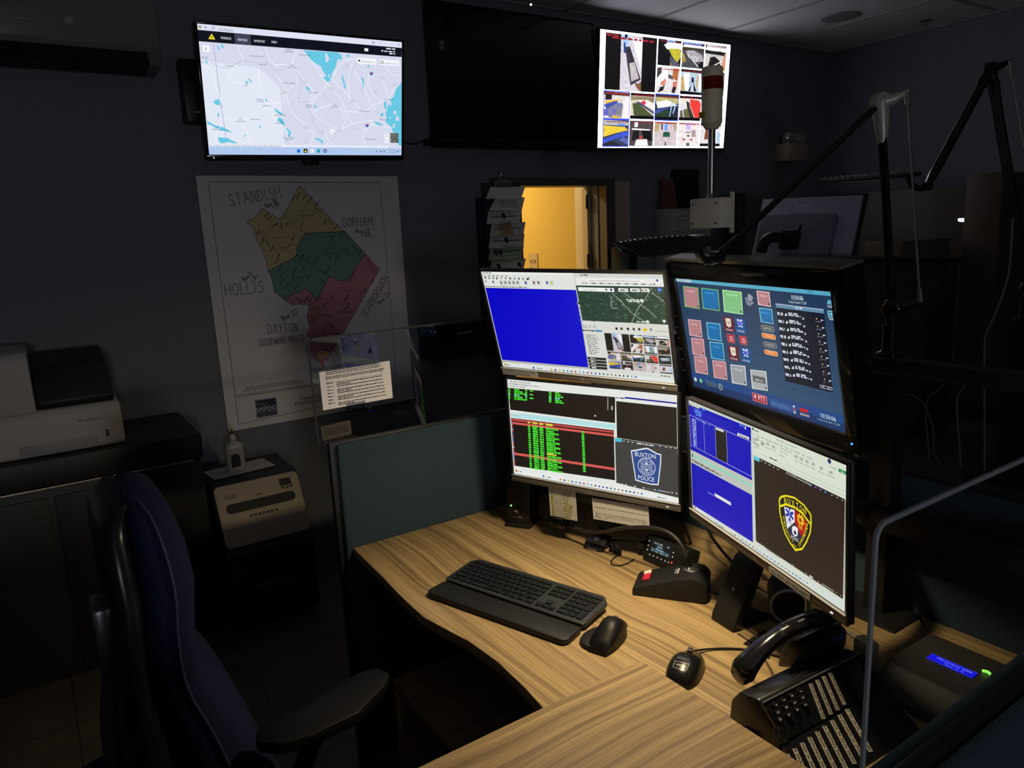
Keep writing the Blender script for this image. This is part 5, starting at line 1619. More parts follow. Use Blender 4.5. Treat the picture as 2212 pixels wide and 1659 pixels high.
# list panel
c.poly([(1018, 395), (1448, 448), (1532, 1196), (1106, 1090)], (14, 22, 40), 2)
c.poly([(1018, 395), (1448, 448), (1452, 486), (1022, 432)], (98, 136, 168), 3)
c.poly([(1018, 395), (1448, 448), (1448, 455), (1018, 402)], (180, 196, 206), 4)
c.scrib(1196, 440, 1258, .0038, (200, 215, 225), 5, 1)
c.text('10:50:06', 1156, 358, .0095, (224, 238, 244), 4, x1=1266)
c.text('Tuesday, December 17, 2024', 1134, 388, .0055, (190, 212, 224), 4, x1=1294)
for k in range(9):
    x, y = 1034 + k * 9, 486 + k * 68
    LT_ = (196, 206, 220)
    c.scrib(x, y, x + 50, .0040, LT_, 4, k)
    c.scrib(x + 4, y + 12, x + 50, .0030, LT_, 4, k + 3)
    c.poly([(x + 64, y + 16), (x + 76, y - 2), (x + 84, y - 2), (x + 84, y + 24)], (225, 230, 236), 4)
    c.scrib(x + 98, y + 2, x + 180, .0038, LT_, 4, k + 5)
    c.scrib(x + 98, y + 18, x + 212, .0038, LT_, 4, k + 7)
    c.rect(x + 224, y + 36, x + 240, y + 56, (190, 200, 214), 4)
    c.poly([(x + 344, y + 42), (x + 356, y + 38), (x + 356, y + 58)], (220, 180, 120), 4)
    c.rect(x + 344, y + 68, x + 350, y + 76, LT_, 4)
    c.rect(x + 360, y + 70, x + 388, y + 77, LT_, 4)
    c.poly([(x + 392, y + 52), (x + 416, y + 60), (x + 392, y + 68)], (225, 230, 236), 4)
c.poly([(1416, 1122), (1524, 1148), (1526, 1176), (1418, 1150)], (190, 200, 210), 4)
c.poly([(1420, 1127), (1520, 1151), (1522, 1171), (1422, 1146)], (14, 22, 40), 5)
c.line([(1438, 1138), (1454, 1142)], .002, (190, 200, 210), 6)
c.line([(1488, 1152), (1504, 1156)], .002, (190, 200, 210), 6)
# icons at right
c.poly([(1490, 362), (1534, 376), (1528, 412), (1478, 396)], (110, 190, 215), 3)
c.line([(1504, 367), (1496, 402)], .0012, (30, 90, 130), 4)
c.line([(1518, 371), (1512, 407)], .0012, (30, 90, 130), 4)
c.text('Screen 1', 1484, 430, .0058, (225, 235, 240), 4, x1=1538)
c.poly([(1484, 458), (1546, 468), (1552, 526), (1490, 514)], (150, 210, 224), 3)
for i in range(2):
    for j in range(2):
        c.poly([(1492 + i * 28 + j * 3, 466 + i * 4 + j * 26), (1514 + i * 28 + j * 3, 470 + i * 4 + j * 26), (1516 + i * 28 + j * 3, 488 + i * 4 + j * 26), (1494 + i * 28 + j * 3, 484 + i * 4 + j * 26)], (40, 110, 140), 4)
c.text('"Activity"', 1494, 542, .0058, (225, 235, 240), 4, x1=1550)
# foot bar
c.poly([(264, 1008), (1650, 1408), (1665, 1560), (285, 1130)], (32, 70, 132), 2)
c.poly([(276, 1070), (1658, 1485), (1665, 1560), (285, 1130)], (26, 52, 100), 3)
c.disc(301, 1075, .0062, (196, 214, 196), 4, 8)
c.disc(350, 1088, .0065, (110, 200, 130), 4, 6)
for k in range(5):
    c.line([(392 + k * 20, 1075 + k * 8), (412 + k * 20, 1130 + k * 5)], .0026, (120, 132, 110), 4)
c.disc(525, 1142, .0085, (170, 205, 180), 4, 16)
c.disc(525, 1142, .0068, (50, 70, 100), 5, 16)
c.text('P', 518, 1152, .0075, (170, 205, 180), 6)
c.poly([(806, 1190), (940, 1228), (944, 1304), (816, 1264)], (214, 130, 140), 4)
c.poly([(810, 1196), (936, 1232), (940, 1298), (820, 1260)], (164, 46, 66), 5)
c.disc(835, 1226, .0042, (210, 190, 190), 6)
c.line([(835, 1226), (840, 1250)], .002, (210, 190, 190), 6)
c.text('PTT', 864, 1260, .0125, (236, 224, 226), 6, x1=928)
c.poly([(960, 1244), (1210, 1312), (1212, 1388), (966, 1314)], (42, 80, 140), 4)
c.text('Alerting Status', 982, 1300, .0110, (90, 132, 184), 5, x1=1140)
for k in range(3):
    c.disc(1182 + k * 4, 1318 + k * 26, .003, [(200, 205, 215), (210, 60, 60), (200, 205, 215)][k], 5)
c.poly([(1232, 1328), (1306, 1350), (1308, 1376), (1240, 1360)], (206, 22, 36), 5)
c.text('(000) 000-0000', 1238, 1392, .0058, (235, 215, 220), 5, x1=1320)
c.text('10:50:06', 1416, 1412, .0100, (206, 230, 240), 5, x1=1556)
c.text('Tuesday, December 17, 2024', 1392, 1434, .0048, (140, 190, 215), 5, x1=1590)
c.build('screen', EMW, mC)

# ---- lower right D
DW, DH = .527, .27
MD = panelM((-0.9098, 1.1760, 1.1260), -18.091, 2.726, 0.184)
mD, c = hp_monitor('desk_monitor', 'lower right desk monitor with blue windows and a yellow edged dispatch patch', MD, Dc, DW, DH, ((1460, 840), 3.3175))
c.bg((206, 214, 200), 0)
BLU = (0, 0, 178)
c.poly([(93, 100), (537, 278), (545, 655), (106, 434)], BLU, 1)
c.poly([(92, 76), (537, 254), (537, 280), (93, 102)], (200, 205, 196), 2)
c.poly([(95, 105), (170, 132), (171, 146), (96, 118)], (212, 216, 206), 3)
c.scrib(98, 118, 166, .003, (80, 90, 90), 4, 1)
c.scrib(186, 152, 214, .0034, (70, 120, 225), 4, 3)
for k in range(4):
    c.scrib(132 + k * 4, 150 + k * 13, 186, .0034, (90, 140, 235), 4, k)
LW = (170, 180, 215)
for pl in ([(98, 186), (538, 378)], [(98, 186), (110, 402), (540, 626)], [(142, 206), (152, 424)], [(200, 232), (208, 450)], [(282, 272), (290, 494)], [(362, 304), (370, 534)], [(538, 378), (542, 626)]):
    c.line(pl, .0011, LW, 4)
c.poly([(285, 276), (360, 306), (368, 532), (292, 492)], (24, 18, 20), 3)
c.poly([(286, 276), (342, 298), (343, 312), (287, 290)], (225, 228, 220), 5)
for k in range(13):
    c.scrib(118 + k, 222 + k * 15, 144, .0032, (190, 205, 235), 5, k)
    c.rect(108 + k, 216 + k * 15, 112 + k, 220 + k * 15, (150, 160, 210), 5)
for x, y in ((152, 222), (168, 232), (188, 240), (204, 250), (236, 262)):
    c.scrib(x, y, x + 12, .003, (110, 150, 230), 5, x)
c.poly([(442, 314), (524, 346), (526, 366), (443, 334)], (222, 226, 216), 5)
c.scrib(456, 336, 512, .003, (60, 66, 80), 6, 6)
c.scrib(456, 262, 488, .0034, (110, 150, 230), 5, 6)
c.poly([(494, 268), (502, 272), (503, 292), (495, 288)], (222, 226, 216), 5)
# grey bars
c.poly([(106, 434), (545, 655), (546, 760), (112, 526)], (188, 192, 184), 2)
c.poly([(112, 462), (545, 684), (546, 706), (113, 482)], (146, 208, 186), 3)
c.poly([(116, 462), (124, 466), (124, 488), (117, 484)], (60, 62, 60), 4)
c.scrib(116, 508, 318, .0034, (80, 84, 80), 4, 2)
c.scrib(130, 524, 250, .0034, (120, 124, 120), 4, 7)
c.poly([(112, 526), (546, 760), (552, 1098), (122, 828)], BLU, 3)
c.scrib(230, 742, 270, .0034, (110, 150, 230), 5, 8)
c.poly([(278, 744), (394, 812), (396, 836), (280, 768)], (222, 226, 216), 5)
# spreadsheet ribbon
c.poly([(540, 262), (1236, 545), (1234, 800), (548, 470)], (214, 222, 206), 3)
c.disc(553, 286, .003, (20, 90, 50), 5)
c.scrib(566, 302, 592, .003, UIT, 5, 1)
c.scrib(720, 366, 870, .0030, (170, 176, 166), 5, 1)
for k, t_ in enumerate(('File', 'Home', 'Insert', 'Page Layout', 'Formulas', 'Data', 'Review', 'View', 'Automate', 'Help', 'Acrobat')):
    xs = [551, 577, 611, 642, 700, 748, 780, 820, 852, 905, 940][k]
    xe = [564, 601, 632, 692, 736, 768, 808, 838, 890, 926, 975][k]
    yy = 326 + (xs - 551) * .425
    c.text(t_, xs, yy, .0040, (80, 86, 78), 5, x1=xe, ang=0)
for x, y in ((563, 362), (585, 362), (563, 386), (586, 404), (622, 384), (660, 396), (700, 416), (862, 486), (900, 504), (940, 522), (985, 540), (1042, 568), (1112, 600)):
    c.box(x - 10, y - 14, x + 10, y + 10, .0010, (120, 126, 118), 5)
    c.rect(x - 4, y - 6, x + 4, y + 4, (110, 116, 110), 5)
c.rect(610, 392, 634, 398, (30, 30, 30), 6)
for k, (t_, x, y, x1) in enumerate((('Conditional Formatting', 745, 426, 830), ('Format as Table', 745, 450, 802), ('Cell Styles', 742, 476, 780), ('Cells', 852, 514, 876), ('Editing', 886, 530, 914), ('Add-ins', 924, 546, 956), ('Analyze Data', 968, 566, 1000), ('Create PDF and Share Link', 1018, 592, 1068), ('Create PDF and Share via Outlook', 1080, 618, 1140), ('Clipboard', 556, 414, 592), ('Font', 612, 404, 632), ('Alignment', 642, 420, 680), ('Number', 690, 440, 718))):
    c.text(t_, x, y, .0032, (84, 90, 82), 5, x1=x1)
c.disc(1101, 517, .0045, (40, 52, 90), 5)
c.poly([(1168, 568), (1222, 592), (1222, 616), (1168, 592)], (22, 130, 66), 5)
c.text('Share', 1184, 596, .004, (230, 240, 230), 6, x1=1208)
c.text('Comments', 1104, 560, .0036, (84, 90, 82), 6, x1=1154)
c.line([(548, 440), (1236, 745)], .0008, (170, 176, 166), 5)
c.line([(548, 462), (1236, 775)], .0008, (170, 176, 166), 5)
c.scrib(672, 496, 730, .003, UIT, 5, 3)
# photo viewer
c.poly([(560, 476), (1214, 790), (1200, 1508), (574, 1090)], (42, 33, 30), 5)
c.poly([(546, 455), (560, 476), (574, 1090), (556, 1098)], (200, 206, 196), 4)
c.poly([(562, 477), (600, 494), (600, 524), (563, 505)], (90, 200, 215), 6)
for x, y in ((614, 516), (643, 530), (672, 545), (702, 560), (732, 575), (1120, 760), (1158, 778), (1196, 797)):
    c.rect(x - 5, y - 5, x + 5, y + 5, (215, 216, 214), 6)
for x, y, col in ((968, 688, (80, 170, 220)), (1002, 704, (150, 90, 190)), (1037, 720, (130, 110, 220)), (1073, 738, (60, 150, 210))):
    c.rect(x - 7, y - 8, x + 7, y + 8, col, 6)
c.text('911 Fire PD EMS community patch.png', 790, 606, .0042, (215, 216, 214), 6, width=.07, ang=0)
# the dispatch patch, drawn in the plane
sh = [(738, 800), (742, 776), (760, 762), (790, 757), (850, 772), (920, 826), (972, 898), (975, 960), (968, 1030), (940, 1100), (908, 1152), (858, 1162), (820, 1110), (782, 1040), (758, 960), (742, 880)]
YE = (232, 218, 26)
c.poly(sh, YE, 6)
c.poly(shrink(sh, 862, 950, .925), (26, 26, 30), 7)
c.line([(752, 838), (790, 826), (850, 846), (910, 890), (962, 962)], .0042, YE, 8)
inn = [(778, 846), (852, 862), (940, 950), (944, 975), (906, 1062), (868, 1090), (836, 1074), (800, 1000)]
c.poly(inn, (44, 44, 66), 8)
c.poly([(778, 842), (852, 866), (854, 952), (800, 1000)], (226, 228, 232), 9)
c.poly([(852, 862), (905, 905), (944, 956), (938, 1000), (906, 1062), (854, 952)], (178, 22, 26), 9)
u, v = c.L(817, 895)
for a_ in (90, 30, -30):
    ca, sa = math.cos(R(a_)), math.sin(R(a_))
    c.lline([(u - .0115 * ca, v - .0115 * sa), (u + .0115 * ca, v + .0115 * sa)], .0052, (30, 44, 160), 10)
c.lrect(u - .0008, v - .0085, u + .0008, v + .0085, (226, 228, 232), 11)
c.text('EMS', 803, 954, .0078, (30, 44, 160), 10, x1=834)
u, v = c.L(897, 936)
for a_ in (45, 135, 225, 315):
    ca, sa = math.cos(R(a_)), math.sin(R(a_))
    c._f([(u + .0115 * math.cos(R(a_ - 32)), v + .0125 * math.sin(R(a_ - 32))), (u + .0125 * math.cos(R(a_ + 32)), v + .0125 * math.sin(R(a_ + 32))), (u, v)], (222, 182, 30), 10)
c.disc(897, 936, .0085, (222, 182, 30), 11)
c.disc(895, 938, .0038, (150, 30, 24), 12)
c.text('FIRE', 880, 996, .0078, (226, 190, 40), 10, x1=910)
c.poly([(834, 992), (846, 978), (860, 984), (876, 996), (878, 1020), (874, 1050), (856, 1058), (836, 1030)], (226, 228, 232), 10)
c.disc(857, 1028, .0040, (44, 44, 66), 11)
c.text('POLICE', 828, 1066, .0068, (226, 228, 232), 10, x1=882)
for ch_, x, y in (('B', 778, 818), ('U', 804, 820), ('X', 834, 834), ('T', 864, 852), ('O', 890, 872), ('N', 916, 892)):
    c.text(ch_, x, y, .0115, YE, 9, ang=R(8), x1=x + 20)
E_ = 'EMERGENCY'
for k, ch_ in enumerate(E_):
    f = k / 8
    x, y = 768 + 56 * f * f + 4 * f, 908 + 172 * f
    c.text(ch_, x, y, .0058, YE, 10, ang=R(-72 + 18 * f), width=.0052)
C_ = 'COMMUNICATIONS'
for k, ch_ in enumerate(C_):
    f = k / 13
    x, y = 886 + 62 * math.sin(f * 1.45), 1132 - 150 * f
    c.text(ch_, x, y, .0056, YE, 10, ang=R(46 + 34 * f), width=.0048)
c.text('911', 838, 1130, .0078, YE, 9, x1=866)
for x, y in ((580, 1092), (604, 1108), (628, 1122), (842, 1262), (937, 1320), (1025, 1378), (1152, 1460), (1186, 1482)):
    c.rect(x - 5, y - 5, x + 5, y + 5, (205, 206, 204), 6)
c.scrib(652, 1148, 750, .003, (120, 116, 112), 6, 2)
c.scrib(958, 1342, 986, .0036, (205, 206, 204), 6, 2)
c.line([(1050, 1396), (1134, 1450)], .0012, (205, 206, 204), 6)
# scrollbar and taskbar
c.poly([(1214, 790), (1226, 795), (1214, 1530), (1200, 1508)], (222, 228, 216), 5)
c.line([(1219, 800), (1208, 1480)], .0012, (80, 80, 76), 6)
c.poly([(122, 828), (1222, 1550), (1224, 1606), (124, 850)], (206, 216, 210), 7)
c.disc(137, 846, .003, (150, 70, 50), 8)
c.rect(288, 950, 300, 966, (30, 100, 180), 8)
c.scrib(312, 978, 342, .003, UIT, 8, 2)
for k, col in enumerate(TB):
    x = 398 + k * 26
    y = 1028 + (x - 398) * .662
    c.rect(x - 6, y - 8, x + 6, y + 8, col, 8)
c.build('screen', EMW, mD)
label_on(MD, 'printed_label', 'grey label strip with a telephone number under the lower right monitor', [(': PD FAX: 207-929-6609 :', 1.0)], .052, -DH / 2 - .0125, .125, .013, .0075)
# ================================================================= workstation furniture
DZ = .74
XL, XR, YB = -2.03, -.385, 1.637
# desk
dk = thing('desk', 'main oak laminate desk with a curved front edge under the four monitors', 'desk', (-1.2, 1.2, 0))
front = [(-2.026, .725), (-1.78, .716), (-1.65, .708), (-1.52, .706), (-1.44, .722), (-1.36, .739), (-1.245, .747), (-1.13, .741), (-1.0, .725), (-.85, .70), (-.70, .69), (XR - .004, .69)]
pl = front + [(XR - .004, YB - .004), (-2.026, YB - .004)]
pl = [(x + 1.2, y - 1.2) for x, y in pl]
b = MB()
b.prism(pl, DZ - .028, DZ, 'z', bev=.0025)
obj('desktop', b, WOODM, dk)
b = MB()
for s_ in (-.72, .62):
    b.box((s_, .1, .03), (.07, .68, .05), bev=.006)
    b.box((s_, .1, .36), (.08, .06, .66), bev=.004)
    b.box((s_, .05, .695), (.06, .60, .03), bev=.004)
b.box((-.05, .28, .69), (1.3, .05, .035), bev=.003)
obj('desk_frame', b, BLK, dk)
b = MB()
b.box((-.66, -.30, .672), (.14, .18, .07), bev=.006)
b.box((-.50, -.34, .69), (.10, .10, .035), bev=.004)
hc = obj('height_control', b, BLK, dk)
b = MB()
for k in range(2):
    b.sph((-.62 + k * .012, -.385, .705 - k * .012), .0016)
obj('indicator_light', b, emis('white_led', (1, 1, 1), 1.0), hc)
# lower fixed platform
b = MB()
b.box((-1.45, 1.18, .34), (.88, .84, .03), bev=.002)
b.box((-1.45, 1.56, .17), (.88, .04, .34), bev=.002)
b.box((-1.87, 1.18, .17), (.04, .84, .34), bev=.002)
lp = tag(obj('lower_platform', b, wood('oak_laminate_platform', R(90), .8)), 'low oak platform in the dark beneath the main desk', 'platform')
# raised return
UZ = .86
uc = P(1386, 1426, z=UZ)
ur = thing('raised_worktop', 'raised oak laminate return worktop in the foreground in front of the telephone', 'worktop', (uc.x + .26, uc.y - .758, 0))
b = MB()
b.box((0, .06, UZ - .015), (.52, 1.396, .03), bev=.002)
obj('worktop', b, WOODU, ur)
b = MB()
b.box((.2, .0, (UZ - .03) / 2), (.03, 1.1, UZ - .032), bev=.002)
b.box((-.02, -.5, (UZ - .03) / 2), (.40, .03, UZ - .032), bev=.002)
obj('support_panel', b, BLK, ur)


def partition(name, label, x0, y0, x1, y1, top, core=.022, pad=.02, pads=(True, True)):
    """core frame with fabric pads on both faces; along X or Y"""
    r_ = thing(name, label, 'partition', ((x0 + x1) / 2, (y0 + y1) / 2, 0))
    L_ = math.hypot(x1 - x0, y1 - y0)
    alongY = abs(y1 - y0) > abs(x1 - x0)
    T = Matrix.Rotation(R(90), 4, 'Z') if alongY else Matrix()
    b = MB()
    b.T = T
    b.box((0, 0, top / 2), (L_, core, top), bev=.003)
    obj('frame', b, BLK, r_)
    for s_, on in zip((-1, 1), pads):
        if not on:
            continue
        b = MB()
        b.T = T
        b.box((0, s_ * (core / 2 + pad / 2), (top + .10) / 2 - .004), (L_ - .035, pad, top - .10), bev=.009, seg=3)
        obj('fabric_pad', b, FAB, r_)
    return r_


pt1 = partition('left_partition', 'teal fabric partition between the desk and the shredder', XL - .031, .690, XL - .031, YB + .03, 1.07)
pt2 = partition('right_partition', 'teal fabric partition in the foreground at the lower right', XR + .031, -1.0, XR + .031, YB + .03, 1.07)
pt3 = partition('rear_partition', 'teal fabric partition behind the monitors and the blue display box', XL, YB + .031, XR - .0, YB + .031, 1.07)
GL = glass('clear_acrylic', (.97, .98, .98))
EDGE = mat('frosted_acrylic_edge', (0.20, 0.225, 0.24), 0.5)


def shield(name, label, x, y0, y1, z0, z1, rad=.02, em=None):
    r_ = thing(name, label, 'screen', (x, (y0 + y1) / 2, z0))
    h_ = z1 - z0
    pts = [(y1 - (y0 + y1) / 2, 0), (y1 - (y0 + y1) / 2, h_)]
    for k in range(7):
        a_ = R(90 + 15 * k)
        pts.append((y0 - (y0 + y1) / 2 + rad + rad * math.cos(a_), h_ - rad + rad * math.sin(a_)))
    pts.append((y0 - (y0 + y1) / 2, 0))
    b = MB()
    b.prism(pts, -.0025, .0025, 'x')
    obj('pane', b, GL, r_)
    b = MB()
    b.tube([(0, p[0], p[1]) for p in pts[1:]], .0031, seg=6)
    obj('edge', b, em or EDGE, r_)
    return r_


shield('left_acrylic_screen', 'clear acrylic screen with a taped paper standing on the left partition', XL - .031, .662, YB, 1.07, 1.385, em=mat('dark_acrylic_edge', (.05, .055, .06), .4))
shield('right_acrylic_screen', 'clear acrylic screen with a rounded corner on the foreground right partition', XR + .031, .634, YB - .0, 1.07, 1.375, .016)

# papers taped to the left acrylic screen
def wallpaper(name, label, px, x, sheet, draw, w_=None, org=(0, 0), sc=1., tape=True):
    a_, b_, c_, d_ = [P(*p, x=x) for p in px]
    cen = (a_ + b_ + c_ + d_) / 4
    ww, hh = ((b_ - a_).length + (c_ - d_).length) / 2, ((a_ - d_).length + (b_ - c_).length) / 2
    ang = math.atan2((b_ - a_ + c_ - d_).z, (b_ - a_ + c_ - d_).y)
    st = thing(name, label, 'paper', M=Matrix.Translation(cen) @ Matrix.Rotation(R(90), 4, 'Z') @ Matrix.Rotation(-ang, 4, 'Y'))
    b = MB()
    b.box((0, 0, 0), (ww, .0008, hh))
    obj('sheet', b, sheet, st)
    cv = Canvas(px, ww, hh, org, sc, base=.0006)
    draw(cv)
    cv.build('print', PRINT, st)
    return st, ww, hh


def dr1(cv):
    D_ = (70, 68, 78)
    cv.box(838, 1192, 1172, 1240, .0008, D_, 2)
    for k in range(3):
        cv.scrib(844, 1222 + k * 11, 1165, .0030, D_, 2, k, 1.6)
    for k in range(2):
        cv.scrib(840, 1262 + k * 10, 1190, .0030, D_, 2, k + 4, 1.6)
    for k in range(7):
        y = 1300 + k * 20
        cv.scrib(845 + k * 2, y, 882 + k * 2, .0032, D_, 2, k + 9)
        cv.scrib(905 + k * 2, y - 5, 1180 + k * 4, .0032, D_, 2, k + 20, 1.6)
        if k % 2 == 0:
            cv.scrib(905 + k * 2, y + 5, 990 + k * 4, .0032, D_, 2, k + 30, 1.6)


st, ww, hh = wallpaper('taped_notice', 'bright white printed notice taped to the left acrylic screen', [(689, 802), (842, 779.5), (848, 859), (698, 887)], XL - .025, mat('notice_paper', (0.82, 0.82, 0.88), 0.5), dr1, org=(400, 360), sc=2.765)
b = MB()
b.box((-.01, -.001, -hh / 2 - .006), (.06, .0006, .028))
CT = glass('clear_tape', (.75, .75, .8))
obj('adhesive_tape', b, CT, st)
b = MB()
b.box((-.03, -.001, hh / 2 + .004), (.20, .0006, .014))
obj('adhesive_tape', b, CT, st)


def dr2(cv):
    D_ = (25, 24, 24)
    cv.text('Representation Conv', 128, 728, .0055, D_, 2, x1=300)
    for k in range(4):
        cv.scrib(128, 742 + k * 11, 300, .003, D_, 2, k, 1.5)


wallpaper('dim_notice', 'dim brown paper at the left foot of the left acrylic screen', [(694, 922), (757, 907), (759, 938), (696, 952)], XL - .027, mat('dim_brown_paper', (.06, .05, .045), .6), dr2, org=(660, 700), sc=3.19)

# ---- frame that carries the monitors
mf = thing('monitor_mounting_frame', 'black rail frame standing behind the desk monitors', 'frame', (-1.2, 1.565, 0))
b = MB()
b.box((.03, 0, 1.335), (1.30, .05, .035), bev=.003)
b.box((.03, 0, .98), (1.30, .04, .05), bev=.003)
obj('rail', b, BLK, mf)
for x in (-.58, .33):
    b = MB()
    b.box((x, 0.02, (1.35 + DZ) / 2 + .001), (.05, .05, 1.35 - DZ), bev=.003)
    b.box((x, .0, DZ + .004), (.16, .11, .006))
    obj('post', b, BLK, mf)
for nm, M_, z_ in (('A', MA, 1.335), ('B', MBm, .99), ('C', MC, 1.335), ('D', MD, .99)):
    p = M_ @ Vector((0, .05 if nm != 'C' else .075, 0)) - Vector((-1.2, 1.565, 0))
    b = MB()
    q_ = Vector((p.x, -.02, z_))
    b.tube([p, p + Vector((0, .03, 0)), (p + q_) / 2 + Vector((.03, 0, 0)), q_], .016, seg=10, smooth=1)
    b.cyl(p - Vector((0, .006, 0)), p + Vector((0, .012, 0)), .045)
    obj('monitor_arm', b, BLK, mf)
# black cables behind the screens
for k, (pp_) in enumerate(([(-1.34, 1.50, 1.0), (-1.30, 1.45, .86), (-1.22, 1.48, .76), (-1.16, 1.5, .745)], [(-1.42, 1.50, 1.0), (-1.38, 1.46, .85), (-1.40, 1.52, .745)], [(-1.26, 1.5, 1.3), (-1.2, 1.42, 1.05), (-1.14, 1.44, .85), (-1.10, 1.52, .745)], [(-1.24, 1.52, 1.1), (-1.27, 1.46, .9), (-1.1, 1.42, .80), (-.95, 1.45, .746)])):
    b = MB()
    b.tube(pp_, .004, seg=6, smooth=2)
    tag(obj('monitor_cable', b, BLK), 'black cable hanging in the gap behind the desk monitors', 'cable', 'cables behind the monitors')

# stack light on its box and plate
sl = thing('signal_stack_light', 'beige stack light with a red band on a silver pole above a junction box', 'stack light', (-1.407, 1.60, 1.35))
def sw(px, py, y):
    return P(px, py, y=y) - Vector((-1.407, 1.60, 1.35))
b = MB()
b.box((.02, .045, .175), (.105, .018, .42), bev=.002)
obj('back_plate', b, BLK, sl)
b = MB()
b.box((0.008, -.004, .335), (.102, .064, .080), bev=.004, rot=(0, 0, R(4)))
jb = obj('junction_box', b, mat('pale_grey_box', (0.78, 0.74, 0.62), 0.5), sl)
b = MB()
for sx in (-.036, .040):
    for sz in (-.026, .026):
        b.cyl((sx + .008, -.0345 + sx * .07, .335 + sz), (sx + .008, -.0385 + sx * .07, .335 + sz), .0030, seg=10)
obj('screw', b, SILV, jb)
b = MB()
b.cyl((.054, 0, .335), (.0625, 0, .335), .013)
obj('knockout', b, mat('pale_grey_box', (0, 0, 0)), jb)
for z in (.378, .292):
    b = MB()
    b.box((.052, .024, z), (.014, .006, .022), bev=.0025)
    obj('mounting_lug', b, mat('pale_grey_box', (0, 0, 0)), jb)
    b = MB()
    b.box((-.03, .022, z), (.012, .006, .02), bev=.002)
    obj('mounting_lug', b, mat('pale_grey_box', (0, 0, 0)), jb)
b = MB()
b.cyl((0, 0, .372), (0, 0, .388), .012, seg=6)
b.box((-.014, .004, .378), (.012, .01, .012))
obj('hex_nut', b, SILV, sl)
b = MB()
b.cyl((0, 0, .372), (0, 0, .56), .0096, seg=24)
obj('pole', b, ALU, sl)
b = MB()
zt = .555
b.lathe([(.001, zt), (.017, zt), (.026, zt + .014), (.0275, zt + .016), (.0275, zt + .098)], seg=32)
ho = obj('housing', b, BEIGE, sl)
b = MB()
b.lathe([(.0275, zt + .098)] + [(.0282 if k % 2 else .0268, zt + .098 + k * .0018) for k in range(1, 18)] + [(.0275, zt + .130)], seg=32)
obj('red_lens', b, mat('red_lens', (0.22, 0.012, 0.02), 0.2, coat=.5), sl, label='ribbed dark red lens')
b = MB()
b.lathe([(.001, zt + .130), (.0278, zt + .130), (.0278, zt + .150), (.025, zt + .155), (.001, zt + .156)], seg=32)
obj('cap', b, BEIGE, sl)
cv = Canvas([(0, 0), (1, 0), (1, 1), (0, 1)], .022, .016)
cv.bg((200, 190, 30), 0)
for k in range(3):
    cv.lrect(-.009, .004 - k * .005, .008, .0055 - k * .005, (50, 46, 10), 1)
q = cv.build('warning_label', PRINT, ho)
q.location = (-.008, -.0285, zt + .036)
b = MB()
b.tube([(-.02, .02, .298), (-.012, .0, .27), (.0, -.005, .23), (.015, .02, .20)], .0035, smooth=2)
obj('cable', b, mat('grey_cable', (.25, .25, .26), .5), sl)

